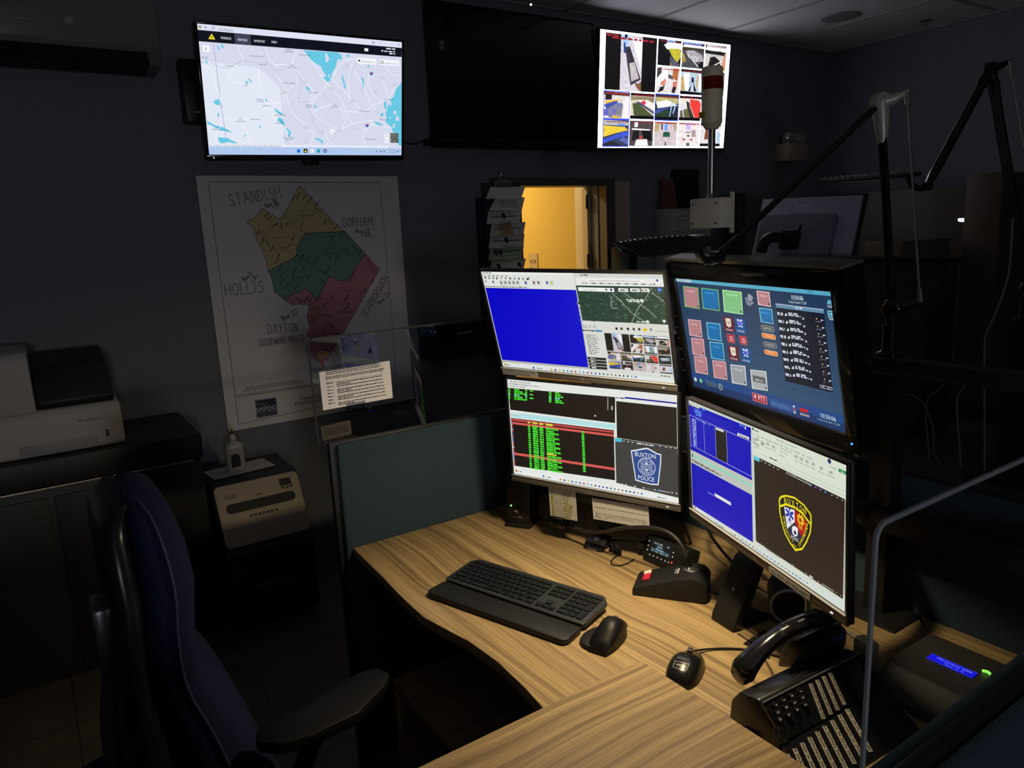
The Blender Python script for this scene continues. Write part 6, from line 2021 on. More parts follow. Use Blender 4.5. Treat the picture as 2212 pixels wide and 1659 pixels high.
# ---- task lamp
def desk_lamp(name, label, base, elbow, joint, head_dir, lit, nhead=.235, roll=0, thick=1.0):
    r_ = thing(name, label, 'lamp', base)
    o_ = Vector(base)
    e_, j_ = Vector(elbow) - o_, Vector(joint) - o_
    b = MB()
    b.lathe([(.001, 0), (.032, 0), (.032, .006), (.02, .010), (.017, .014), (.016, .060), (.019, .063), (.019, .070), (.001, .072)])
    obj('base_post', b, GLOSS, r_)
    k_ = Vector((0, 0, .105))
    b = MB()
    b.sph(k_, .024, (1, .6, 1))
    off = Vector((.045, .03, .015))
    b.tube([k_, k_ + off * .6, k_ + off], [.012, .009, .006])
    b.cyl((0, 0, .06), k_, .012)
    obj('base_joint', b, GLOSS, r_)
    side = (j_ - e_).cross(Vector((0, 0, 1))).normalized()
    b = MB()
    for s_ in (-1, 1):
        b.tube([k_, k_ + (e_ - k_) * .12 + side * .010 * s_, k_ + (e_ - k_) * .2 + side * .006 * s_, e_ - (e_ - k_) * .15 + side * .006 * s_, e_ - (e_ - k_) * .07 + side * .010 * s_, e_], .0048 * thick, seg=8)
    obj('lower_arm', b, GLOSS, r_)
    b = MB()
    for s_ in (-1, 1):
        b.tube([e_, e_ + (j_ - e_) * .10 + side * .010 * s_, e_ + (j_ - e_) * .18 + side * .005 * s_, j_ - (j_ - e_) * .1 + side * .005 * s_, j_], .0048 * thick, seg=8)
    obj('upper_arm', b, GLOSS, r_)
    b = MB()
    tip = e_ + Vector((off.x, off.y, .018)).normalized() * .052
    T = Matrix.Translation(e_)
    b.cyl(e_ - side * .010, e_ + side * .010, .021, seg=28)
    b.tube([e_, e_ + (tip - e_) * .55 - Vector((0, 0, .004)), tip], [.017, .012, .005], seg=12)
    dn = (k_ - e_).normalized()
    b.tube([e_, e_ + dn * .05, e_ + dn * .085], [.018, .015, .009], seg=12)
    b.sph(tip, .006)
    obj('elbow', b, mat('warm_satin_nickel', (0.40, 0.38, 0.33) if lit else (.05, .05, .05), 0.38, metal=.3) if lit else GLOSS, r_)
    b = MB()
    lo = k_ + off
    b.tube([tip, tip + (lo - tip) * .06], [.0065, .0045], seg=10)
    b.tube([tip + (lo - tip) * .055, lo - (lo - tip) * .055], .0026, seg=8)
    b.tube([lo - (lo - tip) * .065, lo], [.005, .0062], seg=10)
    obj('tension_rod', b, mat('bright_steel', (.75, .73, .68), .25, metal=1.0), r_)
    b = MB()
    b.cyl(j_ - side * .012, j_ + side * .012, .013, seg=24)
    b.tube([j_, j_ + (e_ - j_) * .06, j_ + (e_ - j_) * .14], [.011, .009, .006], seg=12)
    hd = Vector(head_dir).normalized()
    n0 = j_ + hd * .055 + Vector((0, 0, .034))
    b.tube([j_, j_ + hd * .018 - Vector((0, 0, .008)), j_ + hd * .045 + Vector((0, 0, .002)), n0], .009, seg=10, smooth=2)
    obj('head_joint', b, GLOSS, r_)
    # flat paddle shaped head, ribbed on top
    yaw = math.atan2(hd.y, hd.x)
    pit = math.asin(max(-1, min(1, -hd.z)))
    TH = Matrix.Translation(n0 + Vector((0, 0, .004))) @ Matrix.Rotation(yaw, 4, 'Z') @ Matrix.Rotation(pit, 4, 'Y') @ Matrix.Rotation(R(roll), 4, 'X')
    prof = []
    N = 22
    for i in range(N + 1):
        f = i / N
        wv = .052 * (math.sin(math.pi * min(1, f * .62 + .10)) ** .7) * (1 if f < .9 else math.sqrt(max(0, 1 - ((f - .9) / .1) ** 2)) * .98 + .02)
        prof.append((f, wv))
    b = MB()
    b.T = TH
    up_ = []
    secs = []
    for f, wv in prof:
        x = -.03 + f * nhead
        th = .010 * (1 - f * .55)
        sec = []
        for k in range(16):
            a_ = 2 * math.pi * k / 16
            sec.append((x, wv * math.cos(a_), th * (math.sin(a_) if math.sin(a_) > 0 else .35 * math.sin(a_))))
        secs.append(sec)
    b.loft(secs)
    hh_ = obj('lamp_head', b, GLOSS, r_)
    b = MB()
    b.T = TH
    for i in range(14):
        f = .15 + i * .055
        wv = np.interp(f, [p[0] for p in prof], [p[1] for p in prof])
        x = -.03 + f * nhead
        th = .010 * (1 - f * .55)
        b.tube([(x + .01, wv * .9 * math.cos(a_), th * math.sin(a_) * .98 + .001) for a_ in [R(20 + 20 * q) for q in range(8)]], .0012, seg=5)
    obj('rib', b, BLK, hh_)
    b = MB()
    b.T = TH
    b.prism(rrect(nhead * .55, .07, .03, 5, nhead * .48, 0), -.0055, -.0038, 'z')
    obj('diffuser', b, emis('warm_diffuser', (1.0, .83, .55), 6.0) if lit else mat('diffuser_off', (.3, .3, .3), .5), hh_)
    if lit:
        L = bpy.data.lights.new('desk_lamp_light', 'AREA')
        L.shape = 'ELLIPSE'
        L.size = nhead * .55
        L.size_y = .07
        L.energy = DESK_LAMP_W
        L.color = (1.0, 0.79, 0.46)
        L.spread = R(150)
        lo_ = bpy.data.objects.new('desk_lamp_light', L)
        S.collection.objects.link(lo_)
        lo_.parent = r_
        lo_.matrix_local = TH @ Matrix.Translation((nhead * .48, 0, -.008))
    # clamp below base
    b = MB()
    b.box((0, 0, -.012), (.05, .06, .020), bev=.003)
    obj('clamp', b, BLK, r_)
    return r_


bs = P(1921, 768, y=1.60)
jt = P(1549, 556, y=1.215)
elb = P(1902, 222, y=1.60)
desk_lamp('desk_lamp', 'black articulated task lamp with a bright steel rod, its flat head lit over the desk', (bs.x, bs.y, bs.z), elb, jt, (-.13, -1, -.05), True, .215, LAMP_ROLL)
# small shelf bracket that holds the lamp post to the rail
b = MB()
b.box((bs.x + 0, 1.60, bs.z - .025 - .004), (.16, .10, .008), bev=.002)
b.box((bs.x - .07, 1.572, bs.z - .035), (.03, .05, .03), bev=.002)
tag(obj('lamp_bracket', b, BLK), 'black bracket holding the lit task lamp on the monitor rail', 'bracket')

# ================================================================= things on the desk
b_ = thing('monitor_speaker', 'black desktop speaker marked monitor 1 with a green light standing by the left partition', 'speaker', (-1.853, 1.232, DZ), (0, 0, R(33)))
b = MB()
b.T = Matrix.Rotation(R(-4), 4, 'X')
b.box((0, .01, .102), (.082, .085, .195), bev=.010)
b.T = Matrix()
b.box((0, .008, .006), (.088, .10, .012), bev=.004)
obj('cabinet', b, BLKR, b_)
b = MB()
b.T = Matrix.Rotation(R(-4), 4, 'X')
for k in range(11):
    z = .172 - k * .0085
    b.box((0, -.033, z), (.046, .002, .0036), rot=(0, R(-28), 0))
obj('speaker_grille', b, mat('grille_shadow', (.004, .004, .004), .8), b_)
b = MB()
b.T = Matrix.Rotation(R(-4), 4, 'X')
b.cyl((.002, -.032, .050), (.002, -.044, .050), .011, .0095)
kn = obj('volume_knob', b, BLK, b_)
b = MB()
b.T = Matrix.Rotation(R(-4), 4, 'X')
b.box((-.002, -.0446, .053), (.010, .0008, .0014), rot=(0, R(25), 0))
obj('knob_mark', b, mat('white_mark', (.8, .8, .8), .5), kn)
b = MB()
b.T = Matrix.Rotation(R(-4), 4, 'X')
b.sph((-.024, -.033, .066), .0028)
obj('indicator_light', b, emis('green_led', (.35, 1.0, .25), 1.6), b_)
cv = Canvas([(0, 0), (1, 0), (1, 1), (0, 1)], .05, .17)
cv.ltext('MONITOR 1', 0, -.072, .0058, (190, 190, 190), 0, width=.032, anchor='c')
cv.ltext('ZETRON', -.012, .084, .0058, (200, 200, 200), 0, width=.03)
q = cv.build('lettering', GPRINT, b_)
q.matrix_local = Matrix.Rotation(R(-4), 4, 'X') @ Matrix.Translation((0, -.0333, .10))

# ---- printed cards on the underside of the lower left monitor
def hang(name, label, px, y, draw, paper, tilt=0):
    a_, b2, c_, d_ = [P(*p, y=y) for p in px]
    # plane parallel to the lower left monitor
    n_ = MBm.to_3x3() @ Vector((0, -1, 0))
    o0 = MBm @ Vector((0, .006, -SH / 2))
    pts = []
    for p in px:
        r0 = P(*p, y=1.0) - Vector((0, 0, CAMZ))
        t = (o0 - Vector((0, 0, CAMZ))).dot(n_) / r0.dot(n_)
        pts.append(Vector((0, 0, CAMZ)) + r0 * t)
    cen = sum(pts, Vector()) / 4
    X_ = ((pts[1] - pts[0]) + (pts[2] - pts[3])).normalized()
    Y_ = -n_
    Z_ = X_.cross(Y_)
    ww = ((pts[1] - pts[0]).length + (pts[2] - pts[3]).length) / 2
    hh = ((pts[0] - pts[3]).length + (pts[1] - pts[2]).length) / 2
    M_ = Matrix(((X_.x, Y_.x, Z_.x, cen.x), (X_.y, Y_.y, Z_.y, cen.y), (X_.z, Y_.z, Z_.z, cen.z), (0, 0, 0, 1)))
    st = thing(name, label, 'card', M=M_)
    b = MB()
    b.box((0, 0, 0), (ww, .001, hh))
    obj('sheet', b, paper, st)
    cv = Canvas(px, ww, hh, (1060, 1000), 3.687, base=.0007)
    draw(cv)
    cv.build('print', PRINT, st)
    return st


def drl(cv):
    cv.bg((196, 196, 186), 0)
    for k in range(17):
        y = 190 + k * 15.2
        cv.line([(470, y + 4), (682, y + 18)], .0005, (90, 90, 84), 2)
        cv.rect(482, y - 8, 500, y + 3, (196, 190, 90), 1)
        if k > 0 or 1:
            cv.rect(576, y - 0, 625 + (k * 37 % 42), y + 12, (200, 194, 84), 1)
            cv.scrib(580, y + 11, 618 + (k * 37 % 42), .0024, (90, 86, 40), 3, k)
        cv.scrib(484, y + 2, 498, .0022, (90, 86, 40), 3, k)
        cv.scrib(505, y + 4, 570, .0016, (120, 120, 112), 3, k, .5)
    cv.line([(500, 182), (498, 446)], .0005, (110, 110, 100), 2)
    cv.line([(575, 188), (574, 452)], .0005, (110, 110, 100), 2)


WPP = mat('white_card', (0.66, 0.66, 0.63), 0.6)
hang('highlighted_list', 'yellow highlighted list card hanging under the lower left monitor', [(1187, 1047), (1245, 1057), (1245, 1125), (1187, 1113)], 1.25, drl, WPP)


def drn(cv):
    cv.bg((206, 206, 206), 0)
    D_ = (30, 30, 34)
    L5 = [('When an incident commander request a recall on a box the following will be', 826, 288, 1243), ('said over the Fire Primary', 826, 306, 966), ('No tones needed.  When the incident commander requests a recall on the box.', 830, 352, 1253),
          ('" Buxton on the air with the recall on Still Box, Both box (whatever the box', 832, 402, 1243), ('type is) ____ Time of the call ____ hrs. Time of the recall ____ hrs.  Buxton', 832, 420, 1243), ('Clear @ _____ hrs"', 832, 438, 946)]
    for t_, x, y, x1 in L5:
        cv.text(t_, x, y, .0048, D_, 2, x1=x1)


hang('recall_notice', 'white printed instruction card in a clear sleeve under the lower left monitor', [(1280, 1074), (1401, 1096), (1403, 1140), (1281, 1122)], 1.25, drn, WPP)
# dark sign between the cards
_ds = hang('dark_sign', 'dark sign with grey outlined marks half hidden behind the hanging cards', [(1240, 1058), (1290, 1070), (1290, 1094), (1240, 1080)], 1.25, lambda cv: (cv.bg((26, 30, 32), 0), cv.disc(724, 272, .008, (74, 80, 82), 1), cv.disc(724, 272, .0055, (26, 30, 32), 2), cv.text('G/E', 756, 300, .013, (74, 80, 82), 1)), BLK)

_ds.matrix_world = _ds.matrix_world @ Matrix.Translation((0, .004, 0))
# ---- keyboard
KM = Matrix.Translation((-1.607, .757, DZ)) @ Matrix.Rotation(R(19), 4, 'Z')
kb = thing('keyboard', 'black full size keyboard with a padded palm rest in the middle of the desk', 'keyboard', M=KM)
KG = mat('graphite_keyboard', (0.026, 0.029, 0.033), 0.4, spec=.4)
b = MB()
b.T = Matrix.Translation((0, 0, .004)) @ Matrix.Rotation(R(4), 4, 'X')
KW, K0, K1 = .430, .078, .209
b.prism([(.0, K0), (KW, K0), (KW + .004, K0 + .01), (KW + .004, K1 - .022), (KW - .012, K1 - .004), (KW - .02, K1), (.02, K1), (.012, K1 - .004), (-.004, K1 - .022), (-.004, K0 + .01)], -.002, .010, 'z', bev=.003)
obj('keyboard_base', b, KG, kb)
b = MB()
b.prism([(-.004, .012), (.008, 0), (KW - .006, 0), (KW + .004, .012), (KW + .002, .074), (-.002, .074)], 0, .017, 'z', bev=.007)
obj('palm_rest', b, mat('black_leatherette', (0.012, 0.0125, 0.014), 0.45, spec=.4, bump=.3, bscale=900), kb)
KEYM = mat('key_plastic', (0.010, 0.0105, 0.012), 0.24)
KT = Matrix.Translation((0, 0, .004)) @ Matrix.Rotation(R(4), 4, 'X')
keys = []
u0 = .0185
rows = [
    (K1 - .021, .011, [(i * 1.0, 1.0) for i in range(0, 14)] + [(14.6 + i, 1) for i in range(3)] + [(17.9 + i, 1) for i in range(4)]),
    (K1 - .037, .0165, [(i, 1) for i in range(13)] + [(13, 1.5)][:0] + [(13, 1.2)] + [(14.6 + i, 1) for i in range(3)] + [(17.9 + i, 1) for i in range(4)]),
    (K1 - .0555, .0165, [(0, 1.3)] + [(1.35 + i, 1) for i in range(12)] + [(13.35, .85)] + [(14.6 + i, 1) for i in range(3)] + [(17.9 + i, 1) for i in range(3)]),
    (K1 - .074, .0165, [(0, 1.6)] + [(1.65 + i, 1) for i in range(11)] + [(12.65, 1.55)] + [(17.9 + i, 1) for i in range(3)]),
    (K1 - .0925, .0165, [(0, 2.1)] + [(2.15 + i, 1) for i in range(10)] + [(12.15, 2.05)] + [(15.6, 1)] + [(17.9 + i, 1) for i in range(3)]),
    (K1 - .111, .0165, [(0, 1.2), (1.25, 1.2), (2.5, 1.2), (3.75, 5.2), (9.0, 1.2), (10.25, 1.2), (11.5, 1.2), (12.8, 1.4)] + [(14.6 + i, 1) for i in range(3)] + [(17.9, 2), (19.9, 1)]),
]
pitch = KW * .955 / 21.9
kk = {}
cnt = 0
stuff = MB()
for yc, hh_, ks in rows:
    for x0, w_ in ks:
        kk_ = (round(w_, 2), hh_)
        cx_ = .010 + (x0 + w_ / 2) * pitch
        if cnt < 100:
            if kk_ not in kk:
                b = MB()
                b.T = KT.to_3x3().to_4x4()
                ww_ = w_ * pitch - .0026
                b.box((0, 0, .0018), (ww_, hh_ - .0024, .0036), bev=.0012)
                o = obj('key', b, KEYM, kb)
                kk[kk_] = o
            else:
                o = kk[kk_].copy()
                S.collection.objects.link(o)
                o.parent = kb
            o.location = KT @ Vector((cx_, yc, .010))
        else:
            stuff.T = KT
            stuff.box((cx_, yc, .0118), (w_ * pitch - .0026, hh_ - .0024, .0036), bev=.0012)
        cnt += 1
stuff.T = KT
for yc in (K1 - .046, K1 - .083):
    pass
for y0_ in (K1 - .0647, K1 - .1017):
    stuff.box((.010 + 21.4 * pitch, y0_, .0118), (pitch - .0026, .034, .0036), bev=.0012)
so = obj('key', stuff, KEYM, kb)
so['kind'] = 'stuff'

# ---- sculpted mouse with thumb rest
mm = thing('wireless_mouse', 'tall sculpted black mouse with a thumb rest beside the keyboard', 'mouse', (-1.165, .988, DZ), (0, 0, R(22)))
b = MB()
secs = []
N = 14
for i in range(N + 1):
    f = i / N
    y = -.060 + .122 * f
    wR = .034 * math.sqrt(max(0.02, 1 - (abs(f - .45) / .58) ** 2.6))
    wL = wR * .85
    hgt = .049 * (math.sin(math.pi * (.16 + .80 * (1 - f) ** .85 * .62 + .10)) ** 1.1) * (1 if 0 < i < N else .55) if False else .013 + .046 * math.exp(-((f - .52) / .42) ** 2)
    if i in (0, N):
        hgt *= .6
    sec = []
    for k in range(20):
        a_ = 2 * math.pi * k / 20
        cx_, sx_ = math.cos(a_), math.sin(a_)
        w_ = wR if cx_ > 0 else wL
        z = hgt * (abs(sx_) ** .75) if sx_ > 0 else 0
        sec.append((w_ * (abs(cx_) ** .8) * (1 if cx_ > 0 else -1) + .006 + (.006 if sx_ > .5 else 0), y, z + .0))
    secs.append(sec)
b.loft(secs)
obj('body', b, mat('graphite_mouse', (0.008, 0.008, 0.009), 0.45, spec=.25), mm, 60)
b = MB()
b.prism([(-.018, .038), (-.030, .034), (-.044, .015), (-.050, -.015), (-.046, -.040), (-.030, -.054), (-.010, -.058), (.0, -.04), (.0, .02)], .0, .013, 'z', bev=.0045)
obj('thumb_rest', b, BLKR, mm)
b = MB()
b.cyl((.003, .038, .036), (.012, .038, .036), .0085, seg=24)
obj('scroll_wheel', b, SILV, mm, label='bright steel scroll wheel')

# ---- small corded mouse
m2 = thing('corded_mouse', 'small glossy black corded mouse peeking out from behind the raised worktop', 'mouse', (-.972, 1.043, DZ), (0, 0, R(27)))
m2.scale = (1.18, 1.18, 1.1)
b = MB()
secs = []
for i in range(N + 1):
    f = i / N
    y = -.052 + .104 * f
    w_ = .030 * math.sqrt(max(0.03, 1 - (abs(f - .46) / .56) ** 2.8))
    hgt = .010 + .027 * math.exp(-((f - .42) / .42) ** 2)
    if i in (0, N):
        hgt *= .6
    secs.append([(w_ * math.copysign(abs(math.cos(2 * math.pi * k / 20)) ** .8, math.cos(2 * math.pi * k / 20)), y, max(0, hgt * math.copysign(abs(math.sin(2 * math.pi * k / 20)) ** .8, math.sin(2 * math.pi * k / 20)))) for k in range(20)])
b.loft(secs)
obj('body', b, mat('satin_black', (0.010, 0.010, 0.011), 0.25), m2, 60)
b = MB()
b.cyl((-.004, .024, .0275), (.004, .024, .0275), .0065)
obj('scroll_wheel', b, BLK, m2)
cv = Canvas([(0, 0), (1, 0), (1, 1), (0, 1)], .03, .04)
cv.ltext('ADESSO', -.011, .004, .006, (70, 70, 70), 0, width=.022)
cv.lline([(-.012, -.002), (.012, -.002), (.012, -.016), (-.012, -.016), (-.012, -.002)], .0008, (150, 150, 150), 0)
cv.ltext('RADIO', -.008, -.011, .005, (190, 190, 190), 0, width=.016)
q = cv.build('lettering', GPRINT, m2)
q.matrix_local = Matrix.Translation((0, -.024, .0352)) @ Matrix.Rotation(R(-71), 4, 'X')
b = MB()
b.tube([(0, .05, .012), (.01, .075, .004), (.05, .10, .003), (.10, .115, .003), (.15, .11, .003)], .0019, seg=6, smooth=2)
obj('cord', b, BLK, m2)

# ---- gooseneck microphone
GA = R(36)
gm = thing('gooseneck_microphone', 'gooseneck desk microphone on a black wedge base with a red switch', 'microphone', (-1.283, 1.178, DZ), (0, 0, GA))
b = MB()
b.prism([(0, 0), (.185, 0), (.187, .048), (.172, .062), (.150, .066), (.120, .060), (.010, .024), (0, .018)], -.0, .098, 'y', T=Matrix.Rotation(0, 4, 'Z'), bev=.006)
obj('base', b, BLKR, gm)
b = MB()
sl_ = math.atan2(.036, .11)
Tm = Matrix.Translation((.030, .052, .0315)) @ Matrix.Rotation(-sl_, 4, 'Y')
b.T = Tm
b.box((0, 0, .001), (.020, .042, .006), bev=.002)
sw_ = obj('talk_switch', b, mat('red_switch', (0.55, 0.02, 0.05), 0.35), gm, label='red talk switch')
b = MB()
b.T = Tm
b.box((.0, .017, .0035), (.020, .016, .005), bev=.002)
obj('switch_tip', b, mat('white_switch', (.75, .73, .68), .4), sw_)
b = MB()
b.T = Matrix.Translation((.142, .055, .0635))
b.lathe([(.001, 0), (.022, 0), (.022, .003), (.016, .006), (.001, .008)])
obj('chrome_collar', b, SILV, gm)
base_w = Vector((-1.283, 1.178, DZ))
Ri = Matrix.Rotation(-GA, 4, 'Z')
st_ = Matrix.Rotation(GA, 4, 'Z') @ Vector((.142, .055, .066)) + base_w
Yg = st_.y
pth = [st_]
for px, py, yy in ((1490, 1232, Yg), (1483, 1203, Yg - .002), (1470, 1172, Yg - .005), (1447, 1150, Yg - .01), (1415, 1140, Yg - .016), (1380, 1138, Yg - .022), (1340, 1141, Yg - .030), (1305, 1149, Yg - .036), (1275, 1151, Yg - .042), (1250, 1143, Yg - .046), (1226, 1135, Yg - .050)):
    pth.append(P(px, py, y=yy))
loc = [Ri @ (p - base_w) for p in pth]
b = MB()
b.tube(loc[:3], [.0105, .0095, .0085], seg=14)
obj('stem_sleeve', b, GLOSS, gm)
b = MB()
b.tube(loc[2:], .0052, seg=10, smooth=2)
obj('gooseneck', b, mat('gooseneck_rubber', (0.02, 0.02, 0.022), 0.35, bump=.5, bscale=600), gm)
e0, e1 = loc[-1], loc[-2]
dr_ = (e0 - e1).normalized()
b = MB()
for t0, t1, r0, r1 in ((0, .012, .007, .014), (.012, .030, .0165, .0178), (.032, .038, .0155, .0155), (.038, .043, .0178, .0178), (.045, .049, .0178, .0178), (.050, .064, .0188, .0175)):
    b.cyl(e0 + dr_ * t0, e0 + dr_ * t1, r0, r1, seg=22)
b.cyl(e0, e0 + dr_ * .05, .0115)
b.sph(e0 + dr_ * .062, .0172)
obj('microphone_head', b, mat('mic_black', (0.015, 0.015, 0.017), 0.35), gm)
cv = Canvas([(0, 0), (1, 0), (1, 1), (0, 1)], .03, .012)
cv.bg((12, 12, 12), 0)
cv.lrect(-.015, -.006, .015, -.002, (200, 200, 200), .5)
cv.ltext('ZETRON', -.014, -.0005, .0055, (215, 215, 215), 1, width=.028)
q = cv.build('lettering', GPRINT, gm)
q.matrix_local = Matrix.Translation((.106, .052, .0558)) @ Matrix.Rotation(-sl_, 4, 'Y') @ Matrix.Rotation(R(90), 4, 'Z') @ Matrix.Rotation(R(-90), 4, 'X')
b = MB()
b.tube([(.185, .03, .02), (.20, .03, .016), (.23, .035, .010), (.26, .05, .004)], .0025, smooth=1)
b.tube([(.185, .04, .02), (.20, .04, .014), (.23, .046, .006), (.26, .06, .004)], .0025, smooth=1)
obj('cord', b, BLK, gm)

# ---- radio control head
pA, pB = P(1384, 1208, z=DZ), P(1470, 1246, z=DZ)
ra = math.atan2(pB.y - pA.y, pB.x - pA.x)
rw = .152
rd = thing('mobile_radio', 'black two-way radio control head with lit display behind the gooseneck microphone', 'radio', (pA.x, pA.y, DZ), (0, 0, ra))
b = MB()
T = Matrix.Translation((0, .0, .010)) @ Matrix.Rotation(R(-20), 4, 'X')
b.T = T
b.box((rw / 2, .03, .034), (rw, .055, .062), bev=.005)
obj('body', b, BLK, rd)
b = MB()
b.box((rw / 2, .035, .006), (rw * .9, .07, .012), bev=.003)
b.box((rw / 2, .050, .022), (rw * .7, .03, .030), bev=.003)
obj('bracket', b, BLK, rd)
cv = Canvas([(1370, 1150), (1485, 1194), (1478, 1243), (1378, 1196)], rw, .06, base=.0)
cv.lrect(-.052, -.010, .022, .022, (14, 20, 26), 0)
cv.lrect(-.048, -.004, .018, .001, (60, 96, 110), 1)
LC = (190, 220, 228)
cv.ltext('14:13 OPS', -.043, .013, .006, LC, 2, width=.032)
cv.ltext('0060', -.028, .006, .005, LC, 2, width=.018)
cv.ltext('Buxton', -.030, -.001, .006, LC, 2, width=.026)
cv.ltext('Zn  Scan  Mute  Phn', -.046, -.008, .0045, LC, 2, width=.060)
cv.ltext('2.00', .004, .015, .005, LC, 2, width=.008)
for x, y in ((-.060, .015), (-.060, .002), (-.060, -.010), (.029, .010), (.029, -.002), (-.048, -.020), (-.034, -.020), (-.020, -.020), (-.006, -.020), (.008, -.020), (.020, -.020)):
    cv._f([(x - .0025, y - .0016), (x + .0025, y - .0016), (x, y + .0026)], (225, 225, 225), 1)
for k in range(5):
    cv.lrect(.040, -.014 + k * .009, .070, -.012 + k * .009, (4, 4, 4), 1)
cv._f([(.031 + .003 * math.cos(k * .6), -.0175 + .003 * math.sin(k * .6)) for k in range(10)], (245, 90, 40), 2)
q = cv.build('display', attr_emis('radio_display', .9), rd)
q.matrix_local = T @ Matrix.Translation((rw / 2, .0022, .034))
b = MB()
b.T = T
for x in (-.006, ):
    b.cyl((x + .004, .01, .03), (x - .012, .0, .028), .012, .010)
obj('knob', b, BLK, rd)
# microphone plug cable with coil on the desk
b = MB()
c0 = P(1372, 1172, y=pA.y + .01)
pts = [c0, P(1345, 1167, y=pA.y - .0), P(1322, 1166, y=pA.y - .0), P(1319, 1176, z=DZ + .03)]
b.tube(pts, .0035, smooth=2)
cc = P(1325, 1180, z=DZ + .020)
ce = P(1338, 1192, z=DZ + .011)
hel = []
for k in range(150):
    f = k / 149
    p = cc.lerp(ce, f)
    a_ = f * 2 * math.pi * 9
    hel.append(p + Vector((math.cos(a_) * .009, math.sin(a_) * .005, math.sin(a_) * .009)))
b.tube(hel, .0017, seg=5)
b.tube([ce, P(1330, 1202, z=DZ + .003), P(1316, 1215, z=DZ + .003), P(1330, 1223, z=DZ + .003), P(1352, 1219, z=DZ + .003), P(1370, 1208, z=DZ + .003)], .0016, seg=6, smooth=2)
tag(obj('coiled_cord', b, BLK), 'short coiled black cord on the desk left of the two-way radio', 'cord')
# small charger base
ck = P(1290, 1182, z=DZ)
kw = thing('charging_cradle', 'small black cradle on the desk beneath the hanging cards', 'cradle', (ck.x, ck.y, DZ), (0, 0, R(18)))
b = MB()
b.prism([(-.030, 0), (.035, 0), (.035, .030), (.015, .033), (-.026, .012)], -.032, .032, 'x', bev=.005)
obj('body', b, BLK, kw)
b = MB()
b.box((0, .024, .042), (.024, .014, .024), bev=.004)
obj('hook', b, BLK, kw)
cv = Canvas([(0, 0), (1, 0), (1, 1), (0, 1)], .05, .01)
cv.ltext('KENWOOD', -.014, -.003, .0055, (170, 170, 170), 0, width=.030)
q = cv.build('lettering', GPRINT, kw)
q.matrix_local = Matrix.Translation((0, -.0312, .006))
b = MB()
b.box((0, -.002, .0262), (.014, .012, .0012), rot=(R(27), 0, 0))
obj('metal_contact', b, SILV, kw)

# ---- C shaped stand
s0, s1 = P(1535, 1337, z=DZ), P(1583, 1368, z=DZ)
sa = math.atan2(s1.y - s0.y, s1.x - s0.x)
cs_ = thing('charging_stand', 'black C-shaped stand with a small plus mark between the microphone and the telephone', 'stand', (s0.x, s0.y, DZ), (0, 0, sa))
wd = (s1 - s0).length
b = MB()
prof = [(0, 0), (.115, 0), (.115, .008), (.035, .010), (.095, .140), (.135, .142), (.135, .152), (.082, .152), (.070, .146), (.004, .018)]
b.prism(prof, 0, wd, 'x', bev=.003)
obj('body', b, BLKR, cs_)
b = MB()
b.lathe([(.001, .152), (.019, .152), (.019, .155), (.014, .1555), (.012, .153), (.001, .153)], c=(wd / 2, .112, 0))
obj('round_pad', b, GLOSS, cs_)
sl2 = math.atan2(.128, .066)
b = MB()
b.T = Matrix.Translation((wd / 2, .0345, .084)) @ Matrix.Rotation(sl2, 4, 'X')
b.box((0, 0, .0006), (.010, .0012, .0006), rot=(0, 0, R(25)))
b.box((0, 0, .0006), (.0012, .010, .0006), rot=(0, 0, R(25)))
obj('plus_mark', b, mat('white_mark', (.8, .8, .8), .5), cs_)
# ---- telephone
def plane3(A, B, C):
    n_ = (B - A).cross(C - A).normalized()
    return A, n_


TLp, TRp, GLp = Vector((-.730, .972, .83)), Vector((-.714, 1.251, .83)), Vector((-.683, .957, .785))
av = (TRp - TLp).normalized()
nv = av.cross(GLp - TLp).normalized()
if nv.z < 0:
    nv = -nv
bv = nv.cross(av)
if bv.x < 0:
    bv = -bv
ORG = Vector((-.70, 1.10, DZ))


def F(px, py, A=TLp, n_=nv, up=0.0):
    r = RT * (px - 1106.0) + UPV * (829.5 - py) - BK * FPX
    c0 = Vector((0, 0, CAMZ))
    t = (A + n_ * up - c0).dot(n_) / r.dot(n_)
    return c0 + r * t


ph = thing('desk_telephone', 'large black desk telephone with many white key labels at the lower right of the desk', 'telephone', ORG)
fr = Matrix(((av.x, bv.x, nv.x, 0), (av.y, bv.y, nv.y, 0), (av.z, bv.z, nv.z, 0), (0, 0, 0, 1)))
rz3 = Matrix.Rotation(R(-3.3), 4, 'Z')


def wb(b, pts, thick, nrm):
    """thin solid over a quad given in world points, with its thickness along -nrm"""
    v0 = [b.bm.verts.new(p - ORG) for p in pts]
    v1 = [b.bm.verts.new(p - nrm * thick - ORG) for p in pts]
    n_ = len(pts)
    b.bm.faces.new(v0)
    b.bm.faces.new(v1[::-1])
    for i in range(n_):
        b.bm.faces.new((v0[i], v0[(i + 1) % n_], v1[(i + 1) % n_], v1[i]))


